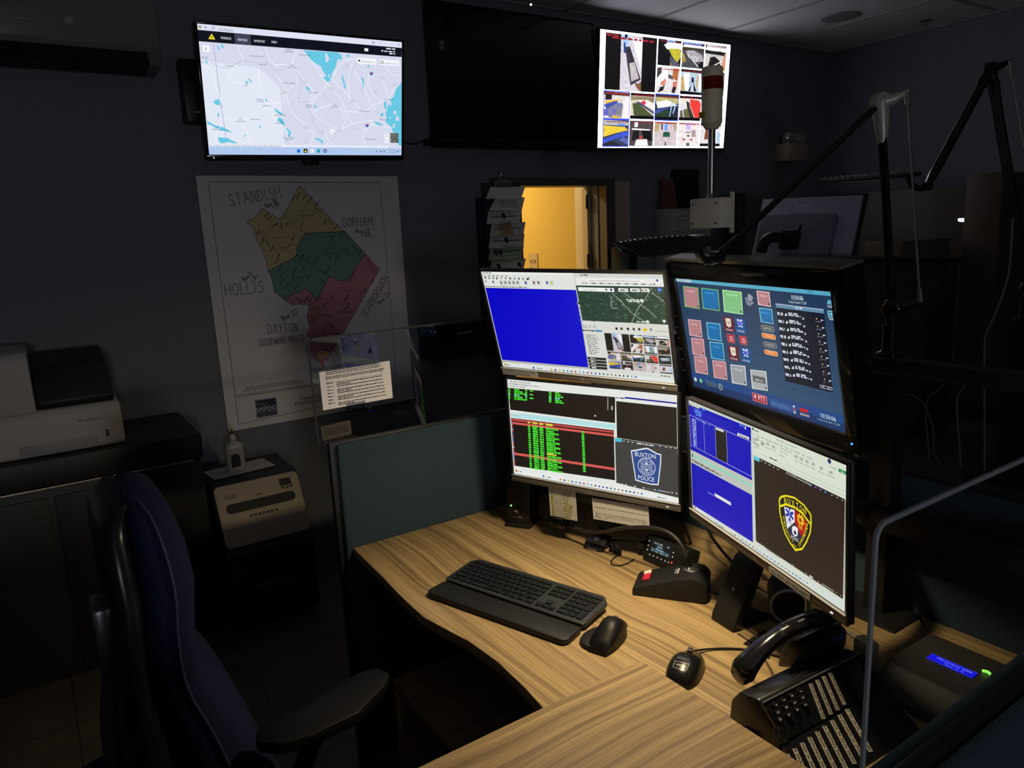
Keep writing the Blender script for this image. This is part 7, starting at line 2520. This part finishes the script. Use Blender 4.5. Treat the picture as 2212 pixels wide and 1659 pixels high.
PHB = mat('phone_black', (0.014, 0.014, 0.016), 0.3)
b = MB()
b.T = rz3
b.prism([(-.105, 0), (-.10, .05), (-.08, .078), (-.035, .088), (.012, .045), (.012, 0)], -.122, .152, 'y', bev=.006)
b.prism([(-.12, .05), (-.05, .088), (-.05, .13), (-.085, .135), (-.11, .10)], .02, .15, 'y', bev=.012)
obj('body', b, PHB, ph)
fw_ = .066
b = MB()
wb(b, [TLp + nv * .004, TRp + nv * .004, TRp + bv * fw_ + nv * .004, TLp + bv * fw_ + nv * .004], .006, nv)
fp_ = obj('key_panel', b, mat('phone_panel_gloss', (0.012, 0.013, 0.016), 0.12), ph, 0)
b = MB()
b.tube([TLp - ORG + nv * .005, TRp - ORG + nv * .005], .0016, seg=6)
obj('trim_line', b, mat('trim_grey', (.35, .36, .38), .3, metal=.6), ph)
cv_keys = [('1', 1727, 1494), ('2', 1732, 1508), ('3', 1737, 1523), ('4', 1708, 1504), ('5', 1714, 1519), ('6', 1720, 1534), ('7', 1690, 1514), ('8', 1696, 1529), ('9', 1701, 1545), ('*', 1673, 1525), ('0', 1678, 1540), ('#', 1683, 1555)]
kc_ = None
for t_, px, py in cv_keys:
    p = F(px, py, up=.006)
    Mk = Matrix.Translation(p - ORG) @ fr
    b = MB()
    b.prism(rrect(.0115, .0125, .004, 3), -.004, .0035, 'z', bev=.001)
    k_ = obj('dial_key', b, PHB, ph)
    k_.matrix_local = Mk
    cvk = Canvas([(0, 0), (1, 0), (1, 1), (0, 1)], .01, .01)
    cvk.ltext(t_, 0, -.0026, .0062, (235, 235, 235), 0, anchor='c')
    q = cvk.build('digit', GPRINT, k_)
    q.matrix_local = Matrix.Translation((0, 0, .0038)) @ Matrix.Rotation(R(-90), 4, 'Z') @ Matrix.Rotation(R(-90), 4, 'X') @ Matrix.Rotation(R(180), 4, 'Y') @ Matrix.Rotation(R(180), 4, 'Z') if False else Matrix.Translation((0, 0, .0038)) @ Matrix(((0, 0, 1, 0), (1, 0, 0, 0), (0, 1, 0, 0), (0, 0, 0, 1))) @ Matrix.Rotation(0, 4, 'Z') if False else Matrix.Translation((0, 0, .0038)) @ Matrix(((0, 0, 1, 0), (1, 0, 0, 0), (0, -1, 0, 0), (0, 0, 0, 1)))
# function keys, navigation ring, small display
for px0, py0, px1, py1 in ((1661, 1535, 1670, 1552), (1722, 1545, 1733, 1575), (1741, 1537, 1753, 1566)):
    a0, a1 = F(px0, py0, up=.006), F(px1, py1, up=.006)
    b = MB()
    b.tube([a0 - ORG, a1 - ORG], .0022, seg=6)
    obj('function_key', b, GLOSS, ph)
b = MB()
pn_ = F(1686, 1588, up=.005) - ORG
b.T = Matrix.Translation(pn_) @ fr
for k in range(4):
    a0 = R(90 * k + 8)
    b.prism([(.014 * math.cos(a0 + R(74) * q / 6), .014 * math.sin(a0 + R(74) * q / 6)) for q in range(7)] + [(.006 * math.cos(a0 + R(74) * q / 6), .006 * math.sin(a0 + R(74) * q / 6)) for q in range(6, -1, -1)], 0, .003, 'z')
b.cyl((0, 0, 0), (0, 0, .0035), .0042)
obj('navigation_ring', b, PHB, ph)
b = MB()
wb(b, [F(1829, 1443, up=.0062), F(1855, 1425, up=.0062), F(1880, 1495, up=.0062), F(1856, 1512, up=.0062)], .002, nv)
obj('phone_display', b, mat('phone_display', (0.05, 0.052, 0.048), 0.15), ph, 0)
# printed label strips on the main panel
STRP = mat('cream_label_strip', (0.55, 0.52, 0.45), 0.35)


def strip(p0, p1, wdt, n_up, A, nn, name, nsec, seed):
    b = MB()
    a_ = F(*p0, A=A, n_=nn, up=n_up)
    c_ = F(*p1, A=A, n_=nn, up=n_up)
    d_ = (c_ - a_).normalized()
    s_ = nn.cross(d_).normalized() * wdt / 2
    wb(b, [a_ - s_, c_ - s_, c_ + s_, a_ + s_], .0012, nn)
    o = obj(name, b, STRP, ph, 0)
    L_ = (c_ - a_).length
    M_ = Matrix(((s_.normalized().x, nn.x, d_.x, 0), (s_.normalized().y, nn.y, d_.y, 0), (s_.normalized().z, nn.z, d_.z, 0), (0, 0, 0, 1)))
    cv = Canvas([(0, 0), (1, 0), (1, 1), (0, 1)], wdt, L_)
    r_ = random.Random(seed)
    for k in range(nsec):
        v0 = -L_ / 2 + L_ * k / nsec
        cv.lrect(-wdt / 2, v0, wdt / 2, v0 + .0006, (40, 38, 34), 1)
        h_ = L_ / nsec
        cv.lrect(-.0010, v0 + h_ * .2, .0014, v0 + h_ * r_.uniform(.5, .85), (70, 66, 60), 1)
    q = cv.build('strip_print', PRINT, o)
    q.matrix_local = Matrix.Translation((a_ + c_) / 2 - ORG + nn * .0004) @ M_ @ Matrix.Rotation(R(180), 4, 'Z')


for k, (p0, p1) in enumerate((((1751, 1476), (1780, 1553)), ((1765, 1468), (1796, 1543)), ((1779, 1460), (1811, 1534)), ((1793, 1453), (1825, 1522)))):
    strip(p0, p1, .0078, .0058, TLp, nv, 'key_label_strip', 6, k)
# label module beyond the gap
MA_, MB_, MC_ = Vector((-.676, .96, .786)), Vector((-.660, 1.235, .786)), Vector((-.598, 1.19, .745))
mn = (MB_ - MA_).cross(MC_ - MB_).normalized()
if mn.z < 0:
    mn = -mn
ma_ = (MB_ - MA_).normalized()
mb_ = mn.cross(ma_)
if mb_.x < 0:
    mb_ = -mb_
ml = .088
b = MB()
pts = [MA_ - ma_ * .0, MB_ + ma_ * .008, MB_ + ma_ * .008 + mb_ * ml, MA_ + mb_ * ml]
v0 = [b.bm.verts.new(p - ORG) for p in pts]
v1 = [b.bm.verts.new(Vector((p.x, p.y, DZ + .001)) - ORG) for p in pts]
b.bm.faces.new(v0)
b.bm.faces.new(v1[::-1])
for i in range(4):
    b.bm.faces.new((v0[i], v0[(i + 1) % 4], v1[(i + 1) % 4], v1[i]))
obj('label_module', b, mat('phone_panel_gloss', (0, 0, 0)), ph, 0)
for k in range(9):
    f = k / 8
    p0 = (1700 + (1829 - 1700) * f, 1628 + (1531 - 1628) * f)
    p1 = (1742 + (1882 - 1742) * f, 1728 + (1624 - 1728) * f)
    strip(p0, p1, .0088, .0014, MA_, mn, 'key_label_strip', 7, 20 + k)
# handset lying in its cradle
b = MB()
h0, h1 = Vector((-.812, 1.005, .835)), Vector((-.765, 1.215, .905))
hd_ = (h1 - h0)
secs = []
sd = Vector((1, -.12, 0)).normalized()
upn = hd_.normalized().cross(sd)
if upn.z < 0:
    upn = -upn
for i in range(17):
    f = i / 16
    c_ = h0 + hd_ * f + upn * (.022 * math.sin(math.pi * f))
    e_ = abs(f - .5) * 2
    w_ = .019 + .011 * e_ ** 2
    t_ = .012 + .012 * e_ ** 3
    if i in (0, 16):
        w_, t_ = w_ * .6, t_ * .6
    drop = -upn * (.014 * e_ ** 3)
    secs.append([c_ + drop + sd * w_ * math.cos(2 * math.pi * k / 16) + upn * t_ * math.sin(2 * math.pi * k / 16) - ORG for k in range(16)])
b.loft(secs)
obj('handset', b, mat('handset_gloss', (0.010, 0.010, 0.011), 0.14, coat=.6), ph, 60)
b = MB()
for r_ in range(7):
    for q in range(12):
        p = Vector((-.765 + r_ * .0042, 1.075 + q * .0062 + (r_ % 2) * .003, .8292 + .0 * r_)) - ORG
        b.cyl(p, p + Vector((0, 0, .0012)), .0014, seg=6)
gr_ = obj('speaker_grille', b, mat('grille_dot', (.05, .05, .055), .5), ph)
# coiled handset cord
cp = [P(1617, 1498, z=.78), P(1609, 1520, z=.765), P(1607, 1550, z=.752), P(1612, 1580, z=.750), P(1628, 1600, z=.750)]
hel = []
NT = 34
tot = NT * 12
for k in range(tot + 1):
    f = k / tot * (len(cp) - 1)
    i = min(int(f), len(cp) - 2)
    p = cp[i].lerp(cp[i + 1], f - i)
    a_ = k / 12 * 2 * math.pi
    hel.append(p + Vector((math.cos(a_) * .0058, math.cos(a_) * .003, math.sin(a_) * .0058)) - ORG)
b = MB()
b.tube(hel, .0014, seg=5)
obj('coiled_cord', b, GLOSS, ph)
b = MB()
b.tube([P(1650, 1545, z=.75) - ORG, P(1628, 1548, z=.744) - ORG, P(1618, 1572, z=.744) - ORG, P(1634, 1592, z=.744) - ORG, P(1650, 1600, z=.745) - ORG], .0016, smooth=2)
obj('line_cord', b, GLOSS, ph)

# black mat under the telephone
b = MB()
q4 = [P(1606, 1392, z=DZ), P(1650, 1362, z=DZ), P(1700, 1385, z=DZ), P(1650, 1412, z=DZ)]
b.prism([(p.x, p.y) for p in q4], DZ + .0002, DZ + .003, 'z')
tag(obj('desk_pad', b, BLK), 'small black pad on the desk poking out from behind the telephone', 'pad')

# silver box behind telephone
gb = thing('metal_box', 'grey green metal box standing between the telephone and the lower right monitor', 'box', (-.815, 1.285, DZ), (0, 0, R(-28)))
b = MB()
b.box((0, 0, .068), (.075, .035, .136), bev=.006)
obj('box_body', b, mat('sage_grey_metal', (0.34, 0.37, 0.30), 0.4, metal=.3), gb)
b = MB()
b.box((-.036, -.010, .075), (.008, .030, .150), bev=.003)
obj('box_flange', b, mat('sage_grey_metal', (0, 0, 0)), gb)
nb = thing('charger_block', 'small beige block lit warmly beside the telephone handset', 'charger', (-.752, 1.335, DZ), (0, 0, R(-10)))
b = MB()
b.box((0, 0, .035), (.045, .03, .07), bev=.008)
obj('body', b, mat('beige_block', (0.50, 0.44, 0.27), 0.45), nb)
# pale loop and black drum in the shade of the stand
lpn = thing('cable_drum', 'black round drum with a pale blue rim in the shade under the lower right monitor', 'drum', (-.985, 1.40, DZ), (0, 0, R(-50)))
b = MB()
b.cyl((-.05, 0, .045), (.045, 0, .045), .045, seg=36)
obj('body', b, BLK, lpn)
b = MB()
b.tube([(.046, .041 * math.cos(2 * math.pi * k / 28), .045 + .041 * math.sin(2 * math.pi * k / 28)) for k in range(29)], .0035, seg=6, cap=False)
obj('rim', b, mat('pale_blue_rim', (.42, .48, .58), .4), lpn)
# cables around stand and telephone
for pts, lab in (([P(1590, 1352, z=.76), P(1622, 1362, z=.775), P(1650, 1392, z=.79), P(1658, 1412, z=.80)], 'thick glossy cable running from the C-shaped stand to the telephone'),
                 ([P(1610, 1325, z=.746), P(1648, 1322, z=.746), P(1680, 1335, z=.746), P(1688, 1358, z=.746), P(1662, 1385, z=.752), P(1655, 1405, z=.76)], 'black cable looping behind the C-shaped stand'),
                 ([P(1805, 1345, z=.745), P(1835, 1368, z=.745), P(1875, 1400, z=.745), P(1890, 1440, z=.745), P(1905, 1480, z=.745), P(1940, 1520, z=.745), P(1975, 1560, z=.745)], 'grey cable running along the desk between the telephone and the blue display box'),
                 ([P(1985, 1325, z=.745), P(1990, 1345, z=.75), P(2003, 1362, z=.765)], 'short black cable entering the back of the blue display box')):
    b = MB()
    b.tube(pts, .0024, seg=7, smooth=2)
    tag(obj('desk_cable', b, GLOSS if 'grey' not in lab else mat('grey_cable', (.25, .25, .26), .5)), lab, 'cable')

# ---- box with the blue display
lc = thing('display_box', 'dark box with a glowing blue text display and green light behind the telephone', 'display unit', (-.60, 1.38, DZ))
b = MB()
b.prism([(-.115, 0), (.115, 0), (.115, .048), (-.055, .050), (-.115, .018)], -.105, .092, 'x', bev=.004)
obj('case', b, mat('dark_grey_case', (0.035, 0.033, 0.036), 0.5), lc)
cv = Canvas([(0, 0), (1, 0), (1, 1), (0, 1)], .086, .024)
cv.bg((16, 16, 230), 0)
cv.lrect(-.043, -.012, .043, -.0105, (60, 70, 255), 1)
cv.lrect(-.043, .0105, .043, .012, (60, 70, 255), 1)
cv.ltext('Microvision 2002', -.030, .0012, .0062, (150, 160, 255), 2, width=.066)
cv.ltext('Timer  C  M', -.012, -.0085, .0058, (130, 140, 255), 2, width=.036)
q = cv.build('display', attr_emis('blue_lcd', 1.0), lc)
q.matrix_local = Matrix.Translation((-.018, .025, .0505)) @ Matrix.Rotation(R(-90), 4, 'X')
b = MB()
b.tube([(.026, .052, .051), (.034, .052, .053), (.040, .052, .051)], .0028, seg=8)
obj('indicator_light', b, emis('green_led2', (.3, 1.0, .1), 1.3), lc)

# ================================================================= chair
CX_ = -1.68
ch = thing('office_chair', 'high backed dark blue office chair standing sideways at the lower left', 'chair', (CX_, .25, 0))
def csec(z, fr_, rr_, w_, n_=24, front=True, split=.35):
    mid = rr_ + (fr_ - rr_) * split
    y0, y1 = (mid, fr_) if front else (rr_, mid + .004)
    pts = []
    for k in range(n_):
        a_ = 2 * math.pi * k / n_
        ca, sa = math.cos(a_), math.sin(a_)
        x = w_ / 2 * math.copysign(abs(ca) ** .45, ca)
        y = (y0 + y1) / 2 + (y1 - y0) / 2 * math.copysign(abs(sa) ** .6, sa)
        pts.append((x, y - .25, z))
    return pts
prof = [(.46, .325, .02, .40), (.50, .325, .03, .46), (.60, .295, .03, .48), (.70, .258, .035, .46), (.80, .205, .04, .43), (.90, .20, .045, .42), (1.0, .212, .05, .42), (1.07, .207, .048, .39), (1.125, .195, .05, .36), (1.155, .18, .06, .32), (1.175, .15, .09, .24)]
b = MB()
b.loft([csec(z, f, r, w) for z, f, r, w in prof])
obj('back_cushion', b, NAVY, ch, 60)
b = MB()
b.loft([csec(z - .004, f, r, w + .02 if z < 1.2 else w, front=False) for z, f, r, w in prof])
obj('back_shell', b, mat('chair_shell', (0.008, 0.009, 0.015), 0.28, spec=.35), ch, 60)
b = MB()
seam = [(.215, f - .25 - (f - r) * .22, z) for z, f, r, w in prof if z < 1.16]
seam = [(w / 2 * .985 + .0065, f - .25 - (f - r) * .30, z) for z, f, r, w in prof if z < 1.2]
b.tube(seam, .0028, seg=6, smooth=1)
obj('piping', b, mat('navy_piping', (0.03, 0.04, 0.09), 0.5), ch)
b = MB()
b.prism(rrect(.50, .42, .10, 6, 0, -.13), .36, .44, 'z', bev=.018)
obj('seat', b, NAVY, ch)
b = MB()
b.box((0, .0, .345), (.26, .24, .035), bev=.006)
b.cyl((0, 0, .12), (0, 0, .34), .028)
b.cyl((0, 0, .10), (0, 0, .22), .04)
obj('gas_column', b, BLK, ch)
b = MB()
for k in range(5):
    a_ = R(72 * k + 20)
    b.tube([(0, 0, .11), (.16 * math.cos(a_), .16 * math.sin(a_), .10), (.29 * math.cos(a_), .29 * math.sin(a_), .075)], [.028, .022, .016])
obj('star_base', b, BLK, ch)
for k in range(5):
    a_ = R(72 * k + 20)
    b = MB()
    cx2, cy2 = .29 * math.cos(a_), .29 * math.sin(a_)
    b.cyl((cx2 - .02, cy2, .029), (cx2 + .02, cy2, .029), .029)
    obj('caster', b, BLK, ch)
for sx in (1,):
    ar = MB()
    if sx > 0:
        pad = [(-1.385, .255), (-1.345, .30), (-1.335, .36), (-1.345, .46), (-1.40, .545), (-1.44, .575), (-1.48, .56), (-1.488, .52), (-1.44, .36), (-1.43, .27)]
        ar.prism([(x - CX_, y - .25) for x, y in pad], .655, .685, 'z', bev=.010)
    else:
        ar.prism([(-(x - CX_), y - .25) for x, y in [(-1.40, .20), (-1.36, .30), (-1.36, .46), (-1.41, .50), (-1.45, .46), (-1.45, .22)]][::-1], .655, .685, 'z', bev=.010)
    ao = obj('armrest', ar, mat('armrest_black', (.005, .005, .006), .5, spec=.25), ch)
    b = MB()
    b.tube([(sx * .27, .15, .66), (sx * .275, .10, .58), (sx * .27, .06, .45), (sx * .22, .02, .36), (sx * .10, .0, .345)], [.024, .02, .022, .022, .02], smooth=2)
    obj('arm_support', b, BLK, ao)
b = MB()
b.tube([(-.0, -.20, .80), (0, -.235, .62), (0, -.21, .45), (0, -.10, .36)], .022, smooth=2)
b.box((0, -.214, .86), (.10, .03, .16), bev=.01)
obj('back_upright', b, mat('worn_steel', (.15, .15, .16), .35, metal=.7), ch)

# ================================================================= credenza, printer
cz_ = thing('black_cabinet', 'long black cabinet with a bright trim line along the left wall under the printer', 'cabinet', (-3.46, -.30, 0))
b = MB()
b.box((0, 0, .39), (.50, 1.66, .78), bev=.003)
b.box((0, 0, .845), (.515, 1.68, .105), bev=.010)
obj('body', b, CABB, cz_)
b = MB()
b.box((.260, 0, .787), (.008, 1.60, .010), bev=.002)
obj('trim_line', b, mat('brass_trim', (.40, .36, .28), .35, metal=.8), cz_)
for k in range(3):
    b = MB()
    b.box((.252, -.53 + k * .54, .39), (.012, .52, .72), bev=.003)
    dr_ = obj('cabinet_door', b, CABB, cz_)
    b = MB()
    b.box((.262, -.53 + k * .54 + .02, .70), (.008, .05, .014), bev=.002)
    obj('handle', b, mat('dull_steel', (.3, .3, .3), .35, metal=.8), dr_)
pr_ = thing('printer', 'white laser printer with a black tray on the black cabinet at the left', 'printer', (-3.46, -.18, .8985))
b = MB()
b.prism([(-.20, 0), (.195, 0), (.21, .012), (.21, .15), (.19, .175), (-.20, .19)], -.44, .445, 'y', bev=.012)
b.prism([(-.20, .17), (.20, .17), (.20, .38), (.17, .40), (-.20, .40)], -.44, .165, 'y', bev=.012)
obj('casing', b, WHITEP, pr_)
b = MB()
b.prism([(-.19, .17), (.17, .17), (.19, .20), (.10, .33), (-.19, .36)], .17, .43, 'y', bev=.012)
obj('output_tray', b, mat('printer_black', (.012, .012, .014), .5), pr_)
b = MB()
b.prism([(-.02, .10), (-.04, .10), (-.06, .015), (-.06, .012), (-.03, .012)], -.1, .1, 'x') if False else b.box((.2105, .22, .030), (.004, .26, .045), bev=.012)
obj('tray_grip', b, mat('printer_grey', (.30, .30, .30), .5), pr_)
b = MB()
b.box((.2105, .385, .055), (.004, .012, .028), bev=.005)
obj('power_button', b, mat('printer_dark', (.06, .06, .06), .4), pr_)
b = MB()
b.box((.202, -.10, .35), (.004, .20, .06), bev=.004)
obj('control_panel', b, mat('printer_black', (0, 0, 0)), pr_)
cv = Canvas([(0, 0), (1, 0), (1, 1), (0, 1)], .12, .02)
cv.ltext('HP LaserJet Pro', -.04, 0, .007, (30, 30, 30), 0, width=.085)
q = cv.build('lettering', PRINT, pr_)
q.matrix_local = Matrix.Translation((.2118, .33, .115)) @ Matrix.Rotation(R(90), 4, 'Z')

# ---- shredder with bottle
sd_ = thing('paper_shredder', 'black paper shredder with a beige control panel between the cabinet and the partition', 'shredder', (-3.36, .745, 0))
b = MB()
b.prism([(-.22, .03), (.25, .03), (.26, .36), (.23, .40), (.12, .62), (.09, .64), (-.22, .645)], -.19, .19, 'y', bev=.010)
obj('body', b, CABB, sd_)
sA, sB = Vector((.118, 0, .618)), Vector((.238, 0, .405))
sdv = (sB - sA)
sl3 = math.atan2(sdv.x, -sdv.z)
Ms = Matrix.Translation((sA + sB) / 2 + Vector((.006, 0, .004))) @ Matrix.Rotation(R(90), 4, 'Z') @ Matrix.Rotation(-sl3, 4, 'X')
b = MB()
b.T = Ms
b.prism(rrect(.365, sdv.length + .03, .022, 5), -.004, .003, 'y', bev=.002)
pnl = obj('control_panel', b, mat('champagne_panel', (.42, .36, .27), .45), sd_)
b = MB()
b.T = Ms
b.prism(rrect(.30, .042, .0205, 6, 0, .030), -.0055, -.0035, 'y')
obj('paper_slot', b, mat('slot_black', (.004, .004, .004), .6), pnl)
b = MB()
b.T = Ms
b.box((.12, -.005, .098), (.05, .003, .032))
b.box((.105, -.005, .073), (.012, .003, .008))
b.box((.124, -.005, .073), (.012, .003, .008))
b.box((.143, -.005, .073), (.012, .003, .008))
obj('button_panel', b, mat('slot_black', (0, 0, 0)), pnl)
cv = Canvas([(0, 0), (1, 0), (1, 1), (0, 1)], .3, .2)
cv.lline([(-.145, .090), (-.100, .090), (-.100, .076), (-.145, .076), (-.145, .090)], .0016, (40, 36, 30), 0)
cv.ltext('STAPLES', -.140, .0795, .007, (40, 36, 30), 0, width=.036)
cv.lrect(-.012, .066, .012, .070, (50, 46, 38), 0)
for k in range(7):
    cv.lrect(-.06 + k * .018, -.022, -.048 + k * .018, -.012, (80, 72, 58), 0)
q = cv.build('panel_print', PRINT, pnl)
q.matrix_local = Ms @ Matrix.Translation((0, -.0052, 0))
b = MB()
b.box((.262, 0, .20), (.008, .16, .012), bev=.003)
obj('bin_handle', b, mat('dull_steel', (0, 0, 0)), sd_)
for sx in (-.17, .17):
    for sy in (-.15, .15):
        b = MB()
        b.cyl((sx - .01, sy, .017), (sx + .01, sy, .017), .017)
        obj('caster', b, BLK, sd_)
bp_ = P(514, 1017, z=.648)
pq = [P(446, 1022, z=.646), P(570, 1000, z=.646), P(583, 1012, z=.646), P(462, 1038, z=.646)]
b = MB()
cxp = sum(p.x for p in pq) / 4
b.box((-3.42, .72, .6462), (.16, .28, .0012), rot=(0, 0, R(6)))
tag(obj('paper_sheet', b, mat('dim_white_paper', (.5, .49, .46), .7)), 'sheet of paper lying under the bottle on top of the shredder', 'paper')
bt = thing('sanitizer_bottle', 'clear bottle with a dark label and nozzle cap standing on the shredder', 'bottle', (-3.41, bp_.y, .6474), (0, 0, R(82)))
b = MB()
def ov(w_, d_, z):
    return [(w_ * math.copysign(abs(math.cos(2 * math.pi * k / 24)) ** .6, math.cos(2 * math.pi * k / 24)), d_ * math.copysign(abs(math.sin(2 * math.pi * k / 24)) ** .8, math.sin(2 * math.pi * k / 24)), z) for k in range(24)]
b.loft([ov(.036, .020, 0), ov(.040, .024, .006), ov(.041, .024, .10), ov(.040, .023, .115), ov(.030, .018, .128), ov(.013, .012, .134), ov(.012, .012, .142)])
obj('bottle_body', b, mat('cloudy_plastic', (.45, .44, .40), .3), bt)
b = MB()
b.lathe([(.001, .142), (.014, .142), (.014, .158), (.009, .165), (.006, .170), (.001, .171)])
obj('cap', b, mat('ivory_plastic', (0, 0, 0)), bt)
b = MB()
b.lathe([(.001, .171), (.005, .171), (.0025, .192), (.001, .193)])
obj('nozzle', b, BLK, bt)
b = MB()
b.box((0, -.0246, .055), (.058, .001, .085))
lb_ = obj('label', b, mat('label_cream', (.42, .38, .30), .6), bt)
b = MB()
b.prism([(-.020, .018), (.020, .022), (.020, .070), (.008, .082), (-.018, .078)], -.0262, -.0252, 'y')
obj('label_mark', b, mat('label_dark', (.02, .02, .022), .6), lb_)

# ================================================================= the far side of the room
nbp = thing('far_partition', 'black partition behind the desk below the back of the far monitor', 'partition', (-2.245, 3.2, 0))
zt = P(1640, 560, y=3.2).z
b = MB()
b.box((.15, 0, zt / 2), (1.15, .06, zt), bev=.004)
obj('panel', b, mat('far_black', (.012, .012, .013), .6), nbp)
b = MB()
b.box((.15, -.02, zt + .008), (1.18, .10, .018), bev=.004)
obj('top_rail', b, BLK, nbp)
MP = panelM((-2.44, 3.501, 1.614), 13.1, -22.2, 1.26)
fm = thing('far_monitor', 'back of a grey monitor lettered in white beyond the desk', 'monitor', M=MP)
b = MB()
b.box((0, .012, .0), (.53, .024, .34), bev=.006)
obj('case', b, mat('blue_grey_plastic', (.34, .36, .48), .35), fm)
b = MB()
b.box((0, .030, .0), (.56, .014, .37), bev=.004)
obj('front_bezel', b, GLOSS, fm)
b = MB()
b.prism(rrect(.40, .26, .02, 4, -.03, -.07), -.045, .0, 'y', bev=.008)
obj('back_hump', b, mat('blue_grey_plastic2', (.17, .18, .26), .3), fm)
b = MB()
b.prism(rrect(.10, .10, .01, 3, -.04, -.09), -.062, -.045, 'y')
b.cyl((-.06, -.05, -.09), (-.06, -.12, -.10), .030)
b.tube([(-.06, -.12, -.10), (-.10, -.16, -.11), (-.13, -.16, -.14), (-.13, -.16, -.19)], .028, smooth=1)
b.cyl((.0, -.06, -.04), (.015, -.075, -.015), .008)
obj('swivel_arm', b, BLK, fm)
cv = Canvas([(0, 0), (1, 0), (1, 1), (0, 1)], .2, .05)
cv.ltext('PLANAR', 0, -.005, .020, (225, 228, 235), 0, width=.085, anchor='c')
cv.lline([(-.045, -.017), (-.02, -.0125), (.0, -.0115), (.02, -.0125), (.045, -.017)], .0016, (225, 228, 235), 0)
q = cv.build('lettering', GPRINT, fm)
q.location = (-.035, -.0006, .115)
# second lamp
y2 = 2.75
e2 = P(2140, 148, y=y2)
b2p = P(2212, 690, y=y2)
j2 = P(2003, 402, y=y2 - .35)
l2 = desk_lamp('task_lamp', 'unlit black articulated task lamp at the far right edge', (b2p.x, b2p.y, b2p.z), e2, j2, (-.65, -.65, -.01), False, .30, -12, 2.2)
b = MB()
b.box((b2p.x, y2, (b2p.z - .022 + .745) / 2), (.06, .06, b2p.z - .022 - .745))
b.box((b2p.x, y2, .755), (.2, .2, .02))
tag(obj('lamp_post', b, BLK), 'black post carrying the unlit task lamp at the right edge', 'post')
# cabinets by the back wall
def px_box(name, label, cat, x0px, x1px, ytop, y, depth, m, zb=0.0, front=None):
    a_, c_ = P(x0px, ytop, y=y), P(x1px, ytop, y=y)
    r_ = thing(name, label, cat, ((a_.x + c_.x) / 2, y + depth / 2, zb))
    h_ = (a_.z + c_.z) / 2 - zb
    b = MB()
    b.box((0, 0, h_ / 2), (abs(c_.x - a_.x), depth, h_), bev=.004)
    obj('body', b, m, r_)
    return r_, abs(c_.x - a_.x), h_
DG = mat('dark_olive_grey', (0.085, 0.078, 0.06), 0.6)
DB = mat('dark_brown_laminate', (0.06, 0.045, 0.03), 0.5)
r_, w_, h_ = px_box('storage_cabinet', 'dark storage cabinet with drawers by the back wall at the right', 'cabinet', 1862, 2096, 408, 5.0, .6, DG)
for k, (z0, z1) in enumerate(((1.36, 1.60), (1.16, 1.34), (.98, 1.14), (.80, .96), (.4, .78))):
    b = MB()
    b.box((.06, -.304, (z0 + z1) / 2), (w_ - .14, .014, z1 - z0), bev=.003)
    d_ = obj('drawer', b, DG if k == 0 else DB, r_)
    if k in (2, 3):
        b = MB()
        b.box((w_ / 2 - .06, -.316, (z0 + z1) / 2), (.03, .012, .08), bev=.003)
        obj('drawer_lock', b, BLK, d_)
r_, w_, h_ = px_box('tall_cabinet', 'tall narrow black brown cabinet at the right edge of the room', 'cabinet', 2090, 2172, 374, 4.55, .5, DB)
b = MB()
b.box((0, -.254, h_ / 2), (w_ - .01, .010, h_ - .05), bev=.002)
obj('door', b, DB, r_)
r_, w_, h_ = px_box('low_cabinet', 'olive grey cabinet panel in the dark behind the lamp post', 'cabinet', 1868, 1952, 522, 4.0, .5, DG)
b = MB()
b.box((0, -.254, h_ / 2), (w_ - .01, .010, h_ - .05), bev=.002)
obj('door', b, DG, r_)
pl_ = P(2080, 477, y=4.50)
b = MB()
b.tube([P(2072, 477, y=4.675), P(2088, 478, y=4.675)], .006)
b.box(P(2080, 474, y=4.684), (.05, .016, .016))
lt = tag(obj('strip_light', b, emis('strip_white', (.85, .85, 1.0), 1.0)), 'tiny lit white strip on the dark cabinets at the right', 'light')
# desk of the far station with cables
fd = thing('far_desk', 'dark desk of the neighbouring station behind the right partition', 'desk', (-.9, 3.0, 0))
b = MB()
b.box((.1, 0, .73), (1.5, .9, .03), bev=.003)
obj('desktop', b, mat('far_desk_top', (.03, .025, .02), .5), fd)
for sx in (-.6, .8):
    b = MB()
    b.box((sx, 0, .357), (.04, .8, .714))
    obj('side_panel', b, BLK, fd)
for k, (pts, lab) in enumerate(([[(2188, 470), (2183, 560), (2176, 610), (2150, 680), (2130, 720), (2126, 738)], 'pale cable hanging in a curve beside the unlit lamp'],
                   [[(2110, 795), (2095, 820), (2075, 845), (2064, 862)], 'short bright stretch of cable low in the dark at the right'],
                   [[(1960, 850), (1990, 862), (2010, 900), (2020, 950), (2012, 975)], 'thin cable curling down in the dark behind the console monitor'],
                   [[(2056, 810), (2030, 842), (1995, 862)], 'faint thin cable slanting in the dark right of the console monitor'])):
    b = MB()
    pp_ = [P(x, y, y=2.70) for x, y in pts]
    pp_.append(Vector((pp_[-1].x + .03, pp_[-1].y + .02, .7475)))
    b.tube(pp_, (.0032 if k < 2 else .0018), seg=7, smooth=2)
    tag(obj('hanging_cable', b, mat('pale_cable', (.12, .12, .115), .4)), lab, 'cable')
